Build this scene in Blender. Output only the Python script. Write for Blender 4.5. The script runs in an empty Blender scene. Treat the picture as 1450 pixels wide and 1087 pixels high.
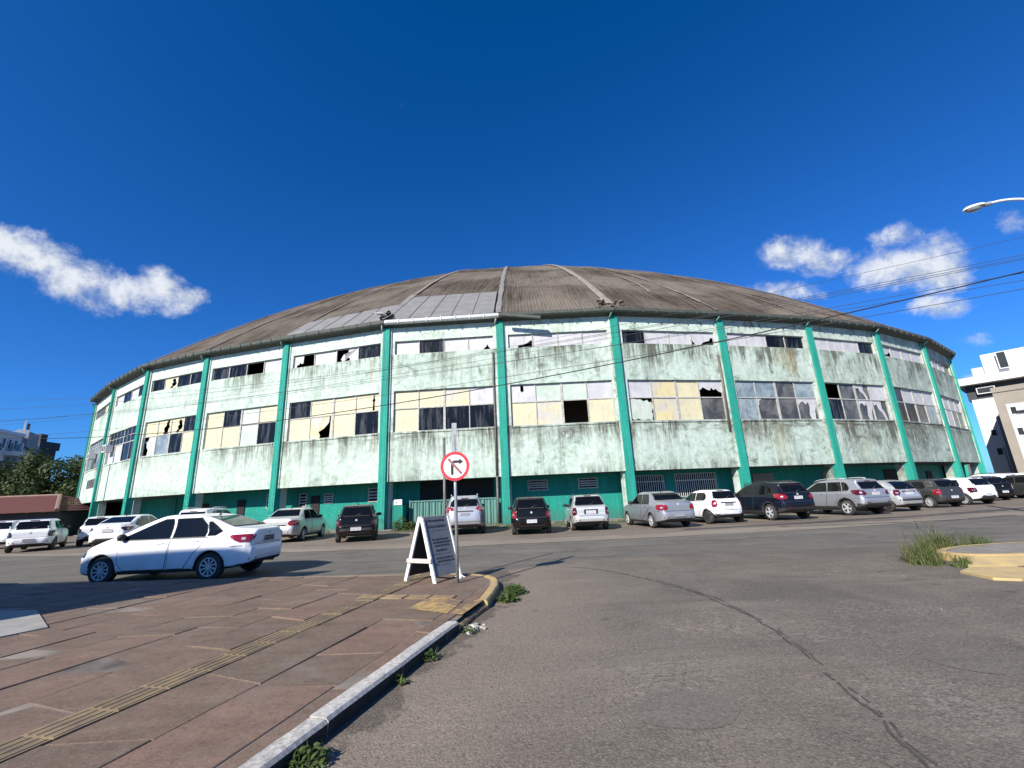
import bpy, bmesh, math, random
import numpy as np
from math import radians, sin, cos, pi, atan2, hypot
from mathutils import Vector, Matrix, noise as mnoise

random.seed(7)
SC = bpy.context.scene
COL = SC.collection

# ------------------------------------------------------------------ camera
FPX, PITCH, ROLL, EYE = 620.0, radians(14.61), radians(2.583), 1.55
_up = np.array([-sin(ROLL)*cos(PITCH), cos(ROLL)*cos(PITCH), -sin(PITCH)])
_fw = np.array([0, 0, -1.0]); _fw = _fw - _up*_fw.dot(_up); _fw /= np.linalg.norm(_fw)
CAMR = np.array([np.cross(_fw, _up), _fw, _up])          # camera axes -> world
cam_data = bpy.data.cameras.new('camera')
cam = bpy.data.objects.new('camera', cam_data)
COL.objects.link(cam)
cam_data.sensor_fit = 'HORIZONTAL'
cam_data.sensor_width = 36.0
cam_data.lens = FPX/1450*36.0
cam_data.clip_start = 0.05
cam_data.clip_end = 6000
mw = Matrix([list(r)+[0] for r in CAMR]+[[0, 0, 0, 1]])
mw.translation = Vector((0, 0, EYE))
cam.matrix_world = mw
SC.camera = cam

def ray(u, v):
    d = CAMR @ np.array([u-725, 543.5-v, -FPX])
    return d/np.linalg.norm(d)
def at(u, v, dist):
    """the place seen at that spot of the photograph, dist metres away measured along the ground"""
    d = ray(u, v); t = dist/hypot(d[0], d[1])
    return Vector((d[0]*t, d[1]*t, EYE+d[2]*t))

# ------------------------------------------------------------------ light
SUN_AZ, SUN_EL = radians(34), radians(33)        # direction the light travels (clockwise from +Y), elevation
SC.view_settings.view_transform = 'Standard'
SC.view_settings.look = 'None'
SC.view_settings.gamma = 1.0
SC.view_settings.exposure = 0.60
SC.view_settings.use_curve_mapping = False
sl = bpy.data.lights.new('sun', 'SUN')
sl.energy = 5.0; sl.angle = radians(0.5); sl.color = (1.0, 0.94, 0.84)
so = bpy.data.objects.new('sun', sl); COL.objects.link(so)
sd = Vector((sin(SUN_AZ)*cos(SUN_EL), cos(SUN_AZ)*cos(SUN_EL), -sin(SUN_EL)))
so.rotation_euler = sd.to_track_quat('-Z', 'Y').to_euler()
so.location = (-20, -30, 40)

# ------------------------------------------------------------------ node helpers
def node(nt, t, ins=None, **props):
    n = nt.nodes.new(t)
    for k, v in props.items():
        setattr(n, k, v)
    for k, v in (ins or {}).items():
        s = n.inputs[k]
        if isinstance(v, bpy.types.NodeSocket):
            nt.links.new(v, s)
        else:
            if hasattr(s.default_value, '__len__') and not hasattr(v, '__len__'):
                v = (v,)*len(s.default_value)
            if hasattr(s.default_value, '__len__') and len(s.default_value) == 4 and len(v) == 3:
                v = tuple(v)+(1,)
            s.default_value = v
    return n
def math_(nt, op, a, b=0.0, clamp=False, c=None):
    ins = {0: a, 1: b}
    if c is not None: ins[2] = c
    return node(nt, 'ShaderNodeMath', ins, operation=op, use_clamp=clamp).outputs[0]
def vmath(nt, op, a, b=(0, 0, 0)):
    n = node(nt, 'ShaderNodeVectorMath', {0: a, 1: b}, operation=op)
    return n.outputs['Value'] if op in ('DOT_PRODUCT', 'LENGTH') else n.outputs[0]
def mixc(nt, f, a, b, blend='MIX'):
    n = node(nt, 'ShaderNodeMix', data_type='RGBA', blend_type=blend, clamp_factor=True)
    for k, v in ((0, f), (6, a), (7, b)):
        if isinstance(v, bpy.types.NodeSocket): nt.links.new(v, n.inputs[k])
        elif k == 0: n.inputs[0].default_value = v
        else: n.inputs[k].default_value = tuple(v)+((1,) if len(v) == 3 else ())
    return n.outputs[2]
def mapr(nt, v, a, b, c=0.0, d=1.0, smooth=False):
    n = node(nt, 'ShaderNodeMapRange', {0: v, 1: a, 2: b, 3: c, 4: d})
    if smooth: n.interpolation_type = 'SMOOTHSTEP'
    return n.outputs[0]
def noise(nt, vec, scale, detail=4, rough=0.55, dist=0.0):
    return node(nt, 'ShaderNodeTexNoise', {'Vector': vec, 'Scale': scale, 'Detail': detail, 'Roughness': rough, 'Distortion': dist}).outputs[0]

# ------------------------------------------------------------------ sky
world = bpy.data.worlds.new('World'); SC.world = world
world.use_nodes = True
wt = world.node_tree; wt.nodes.clear()
sky = node(wt, 'ShaderNodeTexSky', sky_type='NISHITA')
sky.sun_disc = False
sky.sun_elevation = SUN_EL
sky.sun_rotation = SUN_AZ+pi
sky.altitude = 0; sky.air_density = 1.0; sky.dust_density = 0.3; sky.ozone_density = 4.0
skyc = mixc(wt, 1.0, sky.outputs[0], (0.42, 0.80, 1.20), 'MULTIPLY')
gm0 = node(wt, 'ShaderNodeGamma', {0: skyc, 1: 1.12})
gm1 = mixc(wt, 1.0, gm0.outputs[0], (0.175, 0.0, 0.0), 'SUBTRACT')
gm1 = mixc(wt, 1.0, gm1, (0.0, 0.0, 0.0), 'LIGHTEN')
gm2 = mixc(wt, 1.0, gm1, (1.10, 1.17, 1.36), 'MULTIPLY')
dirn = vmath(wt, 'NORMALIZE', node(wt, 'ShaderNodeTexCoord').outputs['Generated'])
CLOUDS = [(5,345,60,24,1.),(55,370,60,26,1.),(110,395,55,28,1.),(160,412,62,28,1.),(222,398,36,22,1.05),(258,424,34,20,.9),(120,362,20,12,.5),
          (1128,357,48,22,1.),(1180,372,55,20,1.),(1240,378,55,26,1.05),(1305,372,60,32,1.05),(1342,385,42,26,1.),(1268,336,34,16,.85),
          (1105,412,46,14,1.),(1135,414,30,12,.9),(1330,434,50,14,.8),(1385,482,24,12,.6),(1385,536,30,8,.8),(1440,315,24,14,.4)]
q = None
for (u, v, ru, rv, s) in CLOUDS:
    c = Vector(ray(u, v))
    a = (Vector(ray(u+ru, v))-c); b = (Vector(ray(u, v-rv))-c)
    ea = a.normalized()/a.length; eb = (b-b.project(a)).normalized()/b.length
    dc = vmath(wt, 'SUBTRACT', dirn, tuple(c))
    x = vmath(wt, 'DOT_PRODUCT', dc, tuple(ea)); y = vmath(wt, 'DOT_PRODUCT', dc, tuple(eb))
    r2 = math_(wt, 'ADD', math_(wt, 'MULTIPLY', x, x), math_(wt, 'MULTIPLY', y, y))
    m = math_(wt, 'MULTIPLY', math_(wt, 'SUBTRACT', 1.0, math_(wt, 'MULTIPLY', r2, 0.5)), s)
    q = m if q is None else node(wt, 'ShaderNodeMath', {0: q, 1: m, 2: 0.25}, operation='SMOOTH_MAX').outputs[0]
q = math_(wt, 'MAXIMUM', q, -0.6)
nb = noise(wt, dirn, 14, 10, 0.645, 0.25)
nf = noise(wt, dirn, 40, 6, 0.65)
dens = math_(wt, 'ADD', q, math_(wt, 'ADD', math_(wt, 'MULTIPLY', math_(wt, 'SUBTRACT', nb, 0.485), 3.3), math_(wt, 'MULTIPLY', math_(wt, 'SUBTRACT', nf, 0.5), 0.9)))
alpha = mapr(wt, dens, 0.15, 1.40, 0, 0.92, True)
# the sunlit upper left of each cloud is brighter: same noise sampled a little towards the sun
sh = noise(wt, vmath(wt, 'ADD', dirn, (-0.012, 0.0, 0.02)), 14, 10, 0.645, 0.25)
lit = mapr(wt, math_(wt, 'SUBTRACT', nb, sh), -0.10, 0.12, 0.0, 1.0)
ccol = mixc(wt, lit, (6.0, 7.0, 8.8), (11.2, 11.6, 12.2))
skyf = mixc(wt, alpha, gm2, ccol)
bg = node(wt, 'ShaderNodeBackground', {0: skyf, 1: 0.052})
wo = node(wt, 'ShaderNodeOutputWorld', {0: bg.outputs[0]})
# ------------------------------------------------------------------ materials
MATS = {}
def newmat(name):
    m = bpy.data.materials.new(name); m.use_nodes = True
    nt = m.node_tree; nt.nodes.clear()
    out = nt.nodes.new('ShaderNodeOutputMaterial')
    p = nt.nodes.new('ShaderNodeBsdfPrincipled')
    nt.links.new(p.outputs[0], out.inputs[0])
    MATS[name] = m
    return m, nt, p
def setp(nt, p, **kw):
    names = dict(color='Base Color', rough='Roughness', metal='Metallic', spec='Specular IOR Level', coat='Coat Weight', coatr='Coat Roughness', normal='Normal', alpha='Alpha', trans='Transmission Weight')
    for k, v in kw.items():
        s = p.inputs[names[k]]
        if isinstance(v, bpy.types.NodeSocket): nt.links.new(v, s)
        else: s.default_value = tuple(v)+(1,) if hasattr(v, '__len__') and len(v) == 3 else v
def pos(nt): return node(nt, 'ShaderNodeNewGeometry').outputs['Position']
def uvs(nt): return node(nt, 'ShaderNodeUVMap').outputs[0]
def objrand(nt): return node(nt, 'ShaderNodeObjectInfo').outputs['Random']
def bump(nt, h, s=0.3, d=0.02):
    return node(nt, 'ShaderNodeBump', {'Height': h, 'Strength': s, 'Distance': d}).outputs[0]
def simple(name, c1, c2=None, scale=3.0, rough=0.7, metal=0.0, bmp=0.0, coat=0.0, spec=0.5, per_object=0.0, detail=5, stretch=(1, 1, 1)):
    m, nt, p = newmat(name)
    v = vmath(nt, 'MULTIPLY', pos(nt), stretch)
    n = noise(nt, v, scale, detail, 0.6)
    c = mixc(nt, mapr(nt, n, 0.3, 0.7), c1, c2 or tuple(x*0.75 for x in c1))
    if per_object:
        k = mapr(nt, objrand(nt), 0, 1, 1-per_object, 1+per_object)
        c = mixc(nt, 1.0, c, node(nt, 'ShaderNodeCombineColor', {0: k, 1: k, 2: k}).outputs[0], 'MULTIPLY')
    setp(nt, p, color=c, rough=rough, metal=metal, coat=coat, spec=spec)
    if bmp: setp(nt, p, normal=bump(nt, n, bmp, 0.02))
    return m

def car_paint(name, col, metal=0.0, rough=0.28, dirt=0.12, coat=0.6, spec=0.5):
    m, nt, p = newmat(name)
    P = node(nt, 'ShaderNodeTexCoord').outputs['Object']
    n = noise(nt, P, 2.2, 5, 0.6)
    z = node(nt, 'ShaderNodeSeparateXYZ', {0: P}).outputs[2]
    low = mapr(nt, z, 0.75, 0.15, 0.0, 1.0)
    dm = math_(nt, 'MULTIPLY', mapr(nt, n, 0.35, 0.75), math_(nt, 'ADD', math_(nt, 'MULTIPLY', low, dirt*2.2), dirt*0.5), True)
    c = mixc(nt, dm, col, (0.16, 0.13, 0.10))
    setp(nt, p, color=c, rough=math_(nt, 'ADD', rough, math_(nt, 'MULTIPLY', dm, 0.5)), metal=metal, coat=coat, coatr=0.06, spec=spec)
    return m
PAINT = {
 'white': car_paint('white_car_paint', (0.80, 0.81, 0.82)),
 'silver': car_paint('silver_car_paint', (0.52, 0.53, 0.54), 0.55, 0.34),
 'silver_warm': car_paint('pale_silver_car_paint', (0.60, 0.61, 0.60), 0.45, 0.36),
 'grey_silver': car_paint('grey_silver_car_paint', (0.38, 0.39, 0.42), 0.55, 0.34),
 'dark_grey': car_paint('dark_grey_car_paint', (0.045, 0.048, 0.048), 0.3, 0.34, 0.1, 0.3),
 'black': car_paint('black_car_paint', (0.005, 0.005, 0.005), 0.0, 0.22, 0.02, 0.12, 0.25),
 'navy': car_paint('navy_car_paint', (0.005, 0.007, 0.016), 0.0, 0.24, 0.03, 0.18, 0.3),
}
m, nt, p = newmat('tinted_car_glass')
n = noise(nt, pos(nt), 5, 3)
setp(nt, p, color=mixc(nt, n, (0.003, 0.0035, 0.004), (0.006, 0.007, 0.007)), rough=0.05, spec=0.32)
simple('black_plastic', (0.022, 0.022, 0.023), (0.035, 0.034, 0.032), 6, 0.6)
simple('tyre_rubber', (0.018, 0.018, 0.018), (0.05, 0.045, 0.04), 4, 0.85)
simple('alloy', (0.62, 0.62, 0.62), (0.50, 0.50, 0.50), 8, 0.35, 0.25)
simple('dark_alloy', (0.05, 0.05, 0.052), (0.09, 0.085, 0.08), 8, 0.4, 0.4)
simple('chrome', (0.75, 0.76, 0.78), (0.6, 0.6, 0.6), 8, 0.12, 1.0)
simple('red_lens', (0.30, 0.008, 0.012), (0.16, 0.004, 0.008), 30, 0.12, 0, 0, 0.8)
simple('dark_red_lens', (0.11, 0.005, 0.010), (0.05, 0.003, 0.006), 30, 0.12, 0, 0, 0.8)
simple('clear_lens', (0.55, 0.55, 0.54), (0.35, 0.35, 0.35), 30, 0.12, 0.2, 0, 0.8)
simple('smoked_lens', (0.03, 0.03, 0.032), (0.012, 0.012, 0.012), 30, 0.12, 0, 0, 0.8)
simple('plate_white', (0.72, 0.73, 0.74), (0.6, 0.6, 0.6), 25, 0.5)
simple('plate_grey', (0.30, 0.31, 0.32), (0.22, 0.22, 0.23), 25, 0.5)
simple('plate_ink', (0.03, 0.03, 0.05), None, 25, 0.5)

# weathered mint plaster of the arena: UV u = metres along the facade (8 m per bay), v = height
def plaster(name, base_a, base_b, stains=1.0):
    m, nt, p = newmat(name)
    uv = uvs(nt); s = node(nt, 'ShaderNodeSeparateXYZ', {0: uv}); u, v = s.outputs[0], s.outputs[1]
    big = noise(nt, uv, 0.55, 6, 0.62)
    med = noise(nt, uv, 3.2, 6, 0.65, 0.4)
    fine = noise(nt, uv, 22, 4, 0.6)
    c = mixc(nt, mapr(nt, big, 0.35, 0.65), base_a, base_b)
    c = mixc(nt, mapr(nt, med, 0.50, 0.66, 0, 0.70), c, tuple(x*0.74 for x in base_b))
    c = mixc(nt, mapr(nt, noise(nt, uv, 1.5, 7, 0.7, 0.6), 0.52, 0.66, 0, 0.55), c, tuple(x*y for x, y in zip(base_b, (0.66, 0.72, 0.62))))
    c = mixc(nt, mapr(nt, med, 0.46, 0.30, 0, 0.35), c, (0.70, 0.76, 0.70))
    # greenish water marks in tall soft columns
    st = noise(nt, vmath(nt, 'MULTIPLY', uv, (1.7, 0.24, 1)), 1.0, 8, 0.68, 0.5)
    st2 = noise(nt, vmath(nt, 'MULTIPLY', uv, (7.0, 0.5, 1)), 1.0, 6, 0.7, 0.5)
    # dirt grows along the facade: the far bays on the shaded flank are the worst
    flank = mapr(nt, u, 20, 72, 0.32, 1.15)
    sill = math_(nt, 'MAXIMUM', mapr(nt, math_(nt, 'SUBTRACT', 5.95, v), 0.0, 1.9, 1.0, 0.0), 0.0)
    sill = math_(nt, 'MULTIPLY', sill, math_(nt, 'LESS_THAN', v, 5.97))
    sill2 = mapr(nt, math_(nt, 'SUBTRACT', 11.12, v), 0.0, 2.0, 0.95, 0.0)
    sill2 = math_(nt, 'MULTIPLY', sill2, math_(nt, 'LESS_THAN', v, 11.15))
    sill2 = math_(nt, 'MULTIPLY', sill2, math_(nt, 'GREATER_THAN', v, 8.0))
    foot = mapr(nt, v, 2.86, 3.5, 0.45, 0.0)
    hm = math_(nt, 'ADD', math_(nt, 'MAXIMUM', math_(nt, 'MAXIMUM', sill, sill2), foot), 0.30)
    mask = math_(nt, 'MULTIPLY', math_(nt, 'MULTIPLY', mapr(nt, math_(nt, 'ADD', math_(nt, 'MULTIPLY', st, 0.62), math_(nt, 'MULTIPLY', st2, 0.42)), 0.42, 0.62, 0, 1.0, True), hm), math_(nt, 'ADD', flank, 0.12), True)
    mask = math_(nt, 'MULTIPLY', math_(nt, 'MULTIPLY', mask, mapr(nt, noise(nt, uv, 0.30, 4, 0.6), 0.40, 0.60, 0.10, 1.35)), stains, True)
    c = mixc(nt, math_(nt, 'MULTIPLY', mask, 0.92), c, (0.075, 0.078, 0.055))
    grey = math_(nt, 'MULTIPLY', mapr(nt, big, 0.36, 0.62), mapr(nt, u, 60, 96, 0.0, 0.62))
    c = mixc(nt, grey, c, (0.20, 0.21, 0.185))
    # algae specks
    sp = noise(nt, uv, 9, 5, 0.7)
    c = mixc(nt, math_(nt, 'MULTIPLY', mapr(nt, math_(nt, 'ADD', sp, math_(nt, 'MULTIPLY', big, 0.35)), 0.80, 0.95), math_(nt, 'MULTIPLY', flank, 0.9)), c, (0.10, 0.11, 0.075))
    bl = noise(nt, uv, 1.15, 8, 0.72, 0.8)
    c = mixc(nt, math_(nt, 'MULTIPLY', mapr(nt, bl, 0.53, 0.645, 0, 0.88), math_(nt, 'MULTIPLY', flank, mapr(nt, big, 0.36, 0.60, 0.35, 1.1))), c, (0.125, 0.135, 0.10))
    band = math_(nt, 'MULTIPLY', mapr(nt, math_(nt, 'ABSOLUTE', math_(nt, 'SUBTRACT', v, 5.62)), 0.42, 0.05, 0, 1.0), mapr(nt, noise(nt, vmath(nt, 'MULTIPLY', uv, (0.55, 2.0, 1)), 1.3, 7, 0.7, 0.4), 0.44, 0.60))
    c = mixc(nt, math_(nt, 'MULTIPLY', band, math_(nt, 'MULTIPLY', flank, 0.85)), c, (0.095, 0.085, 0.062))
    rust = noise(nt, vmath(nt, 'MULTIPLY', uv, (1.4, 0.28, 1)), 1.0, 6, 0.68, 0.5)
    c = mixc(nt, math_(nt, 'MULTIPLY', mapr(nt, rust, 0.60, 0.72, 0, 0.7), mapr(nt, u, 40, 64, 0.12, 0.8)), c, (0.24, 0.20, 0.115))
    # single stains seen on the walls (u, v, half widths, colour, strength)
    for (su, sv, ru, rv, col, k) in ((50.7, 10.0, 0.35, 1.1, (0.05, 0.05, 0.035), 0.95), (52.2, 10.25, 0.5, 0.7, (0.07, 0.07, 0.05), 0.7), (54.6, 9.7, 0.25, 0.9, (0.07, 0.065, 0.05), 0.75),
                                     (52.0, 5.3, 1.4, 0.5, (0.06, 0.06, 0.045), 0.85), (51.8, 4.4, 0.22, 1.6, (0.07, 0.07, 0.05), 0.7), (50.4, 4.6, 0.12, 1.5, (0.09, 0.09, 0.06), 0.6),
                                     (69.9, 10.1, 0.35, 0.95, (0.20, 0.125, 0.03), 0.95), (69.3, 10.4, 0.7, 0.8, (0.42, 0.36, 0.16), 0.5), (38.9, 10.2, 0.09, 0.8, (0.30, 0.17, 0.05), 0.8),
                                     (66.5, 5.2, 1.8, 0.7, (0.10, 0.085, 0.055), 0.8), (75.5, 4.9, 2.2, 1.0, (0.07, 0.07, 0.055), 0.7), (83, 4.6, 2.4, 1.4, (0.06, 0.06, 0.05), 0.75),
                                     (67.5, 4.2, 0.5, 0.9, (0.55, 0.56, 0.36), 0.6), (75.5, 3.8, 0.5, 0.8, (0.52, 0.53, 0.38), 0.5), (47.4, 7.6, 0.25, 2.2, (0.16, 0.13, 0.09), 0.7), (47.6, 4.4, 0.10, 1.6, (0.14, 0.12, 0.08), 0.6),
                                     (63.6, 6.5, 0.22, 3.2, (0.12, 0.10, 0.07), 0.7), (44.5, 10.4, 1.2, 0.45, (0.30, 0.36, 0.24), 0.6), (19, 4.6, 0.8, 0.9, (0.40, 0.42, 0.33), 0.55), (21.5, 4.8, 0.4, 1.0, (0.33, 0.34, 0.25), 0.6)):
        dx = math_(nt, 'DIVIDE', math_(nt, 'SUBTRACT', u, su), ru); dy = math_(nt, 'DIVIDE', math_(nt, 'SUBTRACT', v, sv), rv)
        r = math_(nt, 'ADD', math_(nt, 'MULTIPLY', dx, dx), math_(nt, 'MULTIPLY', dy, dy))
        g = math_(nt, 'MULTIPLY', math_(nt, 'POWER', 2.0, math_(nt, 'MULTIPLY', r, -1.2)), mapr(nt, math_(nt, 'ADD', math_(nt, 'MULTIPLY', st2, 0.6), math_(nt, 'MULTIPLY', med, 0.5)), 0.42, 0.66), True)
        c = mixc(nt, math_(nt, 'MULTIPLY', g, k), c, col)
    setp(nt, p, color=c, rough=0.9, spec=0.2, normal=bump(nt, math_(nt, 'ADD', med, math_(nt, 'MULTIPLY', fine, 0.3)), 0.35, 0.03))
    return m
plaster('mint_plaster', (0.52, 0.60, 0.525), (0.445, 0.55, 0.465))
plaster('pale_plaster', (0.60, 0.66, 0.60), (0.50, 0.61, 0.52), 0.8)

def turquoise(name, c1, c2):
    m, nt, p = newmat(name)
    P = pos(nt)
    n = noise(nt, vmath(nt, 'MULTIPLY', P, (1, 1, 0.25)), 2.5, 6, 0.65)
    f = noise(nt, P, 9, 6, 0.72)
    st = noise(nt, vmath(nt, 'MULTIPLY', P, (5, 5, 0.22)), 1.0, 6, 0.7)
    z = node(nt, 'ShaderNodeSeparateXYZ', {0: P}).outputs[2]
    c = mixc(nt, mapr(nt, n, 0.3, 0.7), c1, c2)
    c = mixc(nt, mapr(nt, st, 0.50, 0.68, 0, 0.55), c, tuple(x*0.55+0.012 for x in c2))
    c = mixc(nt, mapr(nt, f, 0.56, 0.70, 0, 0.55), c, (0.20, 0.40, 0.33))
    c = mixc(nt, mapr(nt, math_(nt, 'ADD', f, math_(nt, 'MULTIPLY', st, 0.6)), 0.97, 1.05, 0, 0.9), c, (0.27, 0.27, 0.23))
    c = mixc(nt, math_(nt, 'MULTIPLY', mapr(nt, z, 0.9, 0.0, 0.0, 0.8), mapr(nt, f, 0.35, 0.6)), c, (0.075, 0.080, 0.062))
    setp(nt, p, color=c, rough=0.75, spec=0.3, normal=bump(nt, f, 0.25, 0.02))
    return m
turquoise('turquoise_paint', (0.020, 0.325, 0.242), (0.013, 0.240, 0.183))
turquoise('turquoise_wall', (0.009, 0.265, 0.205), (0.006, 0.195, 0.152))
turquoise('teal_gate_paint', (0.13, 0.27, 0.235), (0.08, 0.20, 0.175))

def pane(name, c1, c2, stain=(0.28, 0.24, 0.17), k=0.5, rough=0.55):
    m, nt, p = newmat(name)
    P = pos(nt)
    w = vmath(nt, 'ADD', P, node(nt, 'ShaderNodeCombineXYZ', {0: math_(nt, 'MULTIPLY', objrand(nt), 40)}).outputs[0])
    n = noise(nt, w, 0.9, 4, 0.6, 0.5); f = noise(nt, vmath(nt, 'MULTIPLY', w, (1, 1, 0.25)), 4.5, 6, 0.7)
    c = mixc(nt, mapr(nt, n, 0.42, 0.60), c1, c2)
    c = mixc(nt, mapr(nt, f, 0.54, 0.72, 0, k), c, stain)
    setp(nt, p, color=c, rough=rough, spec=0.4)
    return m
pane('pane_cream', (0.60, 0.54, 0.345), (0.53, 0.485, 0.34), (0.34, 0.29, 0.19), 0.65)
pane('pane_cream_stained', (0.60, 0.51, 0.285), (0.48, 0.46, 0.41), (0.30, 0.22, 0.10), 0.7)
pane('pane_chalk', (0.52, 0.51, 0.515), (0.44, 0.435, 0.45), (0.26, 0.25, 0.24), 0.7)
pane('pane_mint', (0.42, 0.50, 0.42), (0.52, 0.55, 0.48), (0.25, 0.26, 0.20), 0.5)
m = pane('pane_hazy', (0.16, 0.21, 0.235), (0.30, 0.345, 0.36), (0.055, 0.065, 0.07), 0.9, 0.25)
m, nt, p = newmat('pane_dark')
w = pos(nt)
n = noise(nt, vmath(nt, 'MULTIPLY', w, (1, 1, 0.12)), 3.0, 6, 0.7)
setp(nt, p, color=mixc(nt, mapr(nt, n, 0.50, 0.78), (0.006, 0.007, 0.009), (0.12, 0.125, 0.13)), rough=0.2, spec=0.2)
pane('pane_smoked', (0.055, 0.055, 0.055), (0.14, 0.135, 0.125), (0.02, 0.02, 0.02), 0.7, 0.25)
simple('window_frame_paint', (0.50, 0.50, 0.46), (0.26, 0.25, 0.22), 7, 0.7)
simple('pale_roof_pipe', (0.20, 0.33, 0.27), (0.12, 0.22, 0.18), 5, 0.7)
simple('dark_inside', (0.02, 0.02, 0.02), None, 2, 0.9)
simple('gutter_old', (0.045, 0.060, 0.050), (0.095, 0.098, 0.082), 3.5, 0.75, 0.0, 0.1)
simple('gutter_white', (0.55, 0.56, 0.55), (0.40, 0.41, 0.40), 3, 0.5, 0.2)
simple('sheet_metal', (0.215, 0.21, 0.20), (0.150, 0.148, 0.142), 1.3, 0.8, 0.0, 0.1)
simple('ridge_concrete', (0.30, 0.26, 0.215), (0.16, 0.135, 0.11), 3.5, 0.9, 0, 0.3)
simple('ridge_dark', (0.15, 0.125, 0.105), (0.085, 0.07, 0.06), 4, 0.9, 0, 0.3)
simple('torn_sheet_white', (0.62, 0.62, 0.60), (0.4, 0.4, 0.4), 3, 0.6)
# fibre-cement roof: UV u = metres across, v = metres up the slope
m, nt, p = newmat('old_roof_sheet')
uv = uvs(nt)
a = noise(nt, vmath(nt, 'MULTIPLY', uv, (3.5, 0.16, 1)), 1.0, 8, 0.7, 0.15)
b = noise(nt, uv, 0.16, 5, 0.6, 0.3); f = noise(nt, uv, 5, 6, 0.7); l2 = noise(nt, vmath(nt, 'MULTIPLY', uv, (11, 0.35, 1)), 1.0, 6, 0.75)
c = mixc(nt, mapr(nt, a, 0.36, 0.66), (0.034, 0.026, 0.019), (0.105, 0.086, 0.069))
c = mixc(nt, mapr(nt, b, 0.42, 0.62, 0, 0.7), c, (0.175, 0.150, 0.122))
c = mixc(nt, mapr(nt, math_(nt, 'ADD', f, math_(nt, 'MULTIPLY', a, 0.5)), 0.88, 1.02, 0, 0.7), c, (0.25, 0.22, 0.18))
c = mixc(nt, mapr(nt, f, 0.42, 0.30, 0, 0.5), c, (0.035, 0.028, 0.022))
c = mixc(nt, mapr(nt, l2, 0.46, 0.34, 0, 0.65), c, (0.022, 0.018, 0.014))
c = mixc(nt, mapr(nt, l2, 0.56, 0.68, 0, 0.5), c, (0.19, 0.165, 0.135))
cs = math_(nt, 'FRACT', math_(nt, 'DIVIDE', node(nt, 'ShaderNodeSeparateXYZ', {0: uv}).outputs[1], 1.75))
c = mixc(nt, math_(nt, 'MULTIPLY', mapr(nt, cs, 0.93, 1.0, 0, 0.30), mapr(nt, f, 0.45, 0.6)), c, (0.028, 0.022, 0.018))
setp(nt, p, color=c, rough=0.92, spec=0.15, normal=bump(nt, f, 0.4, 0.03))

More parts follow.
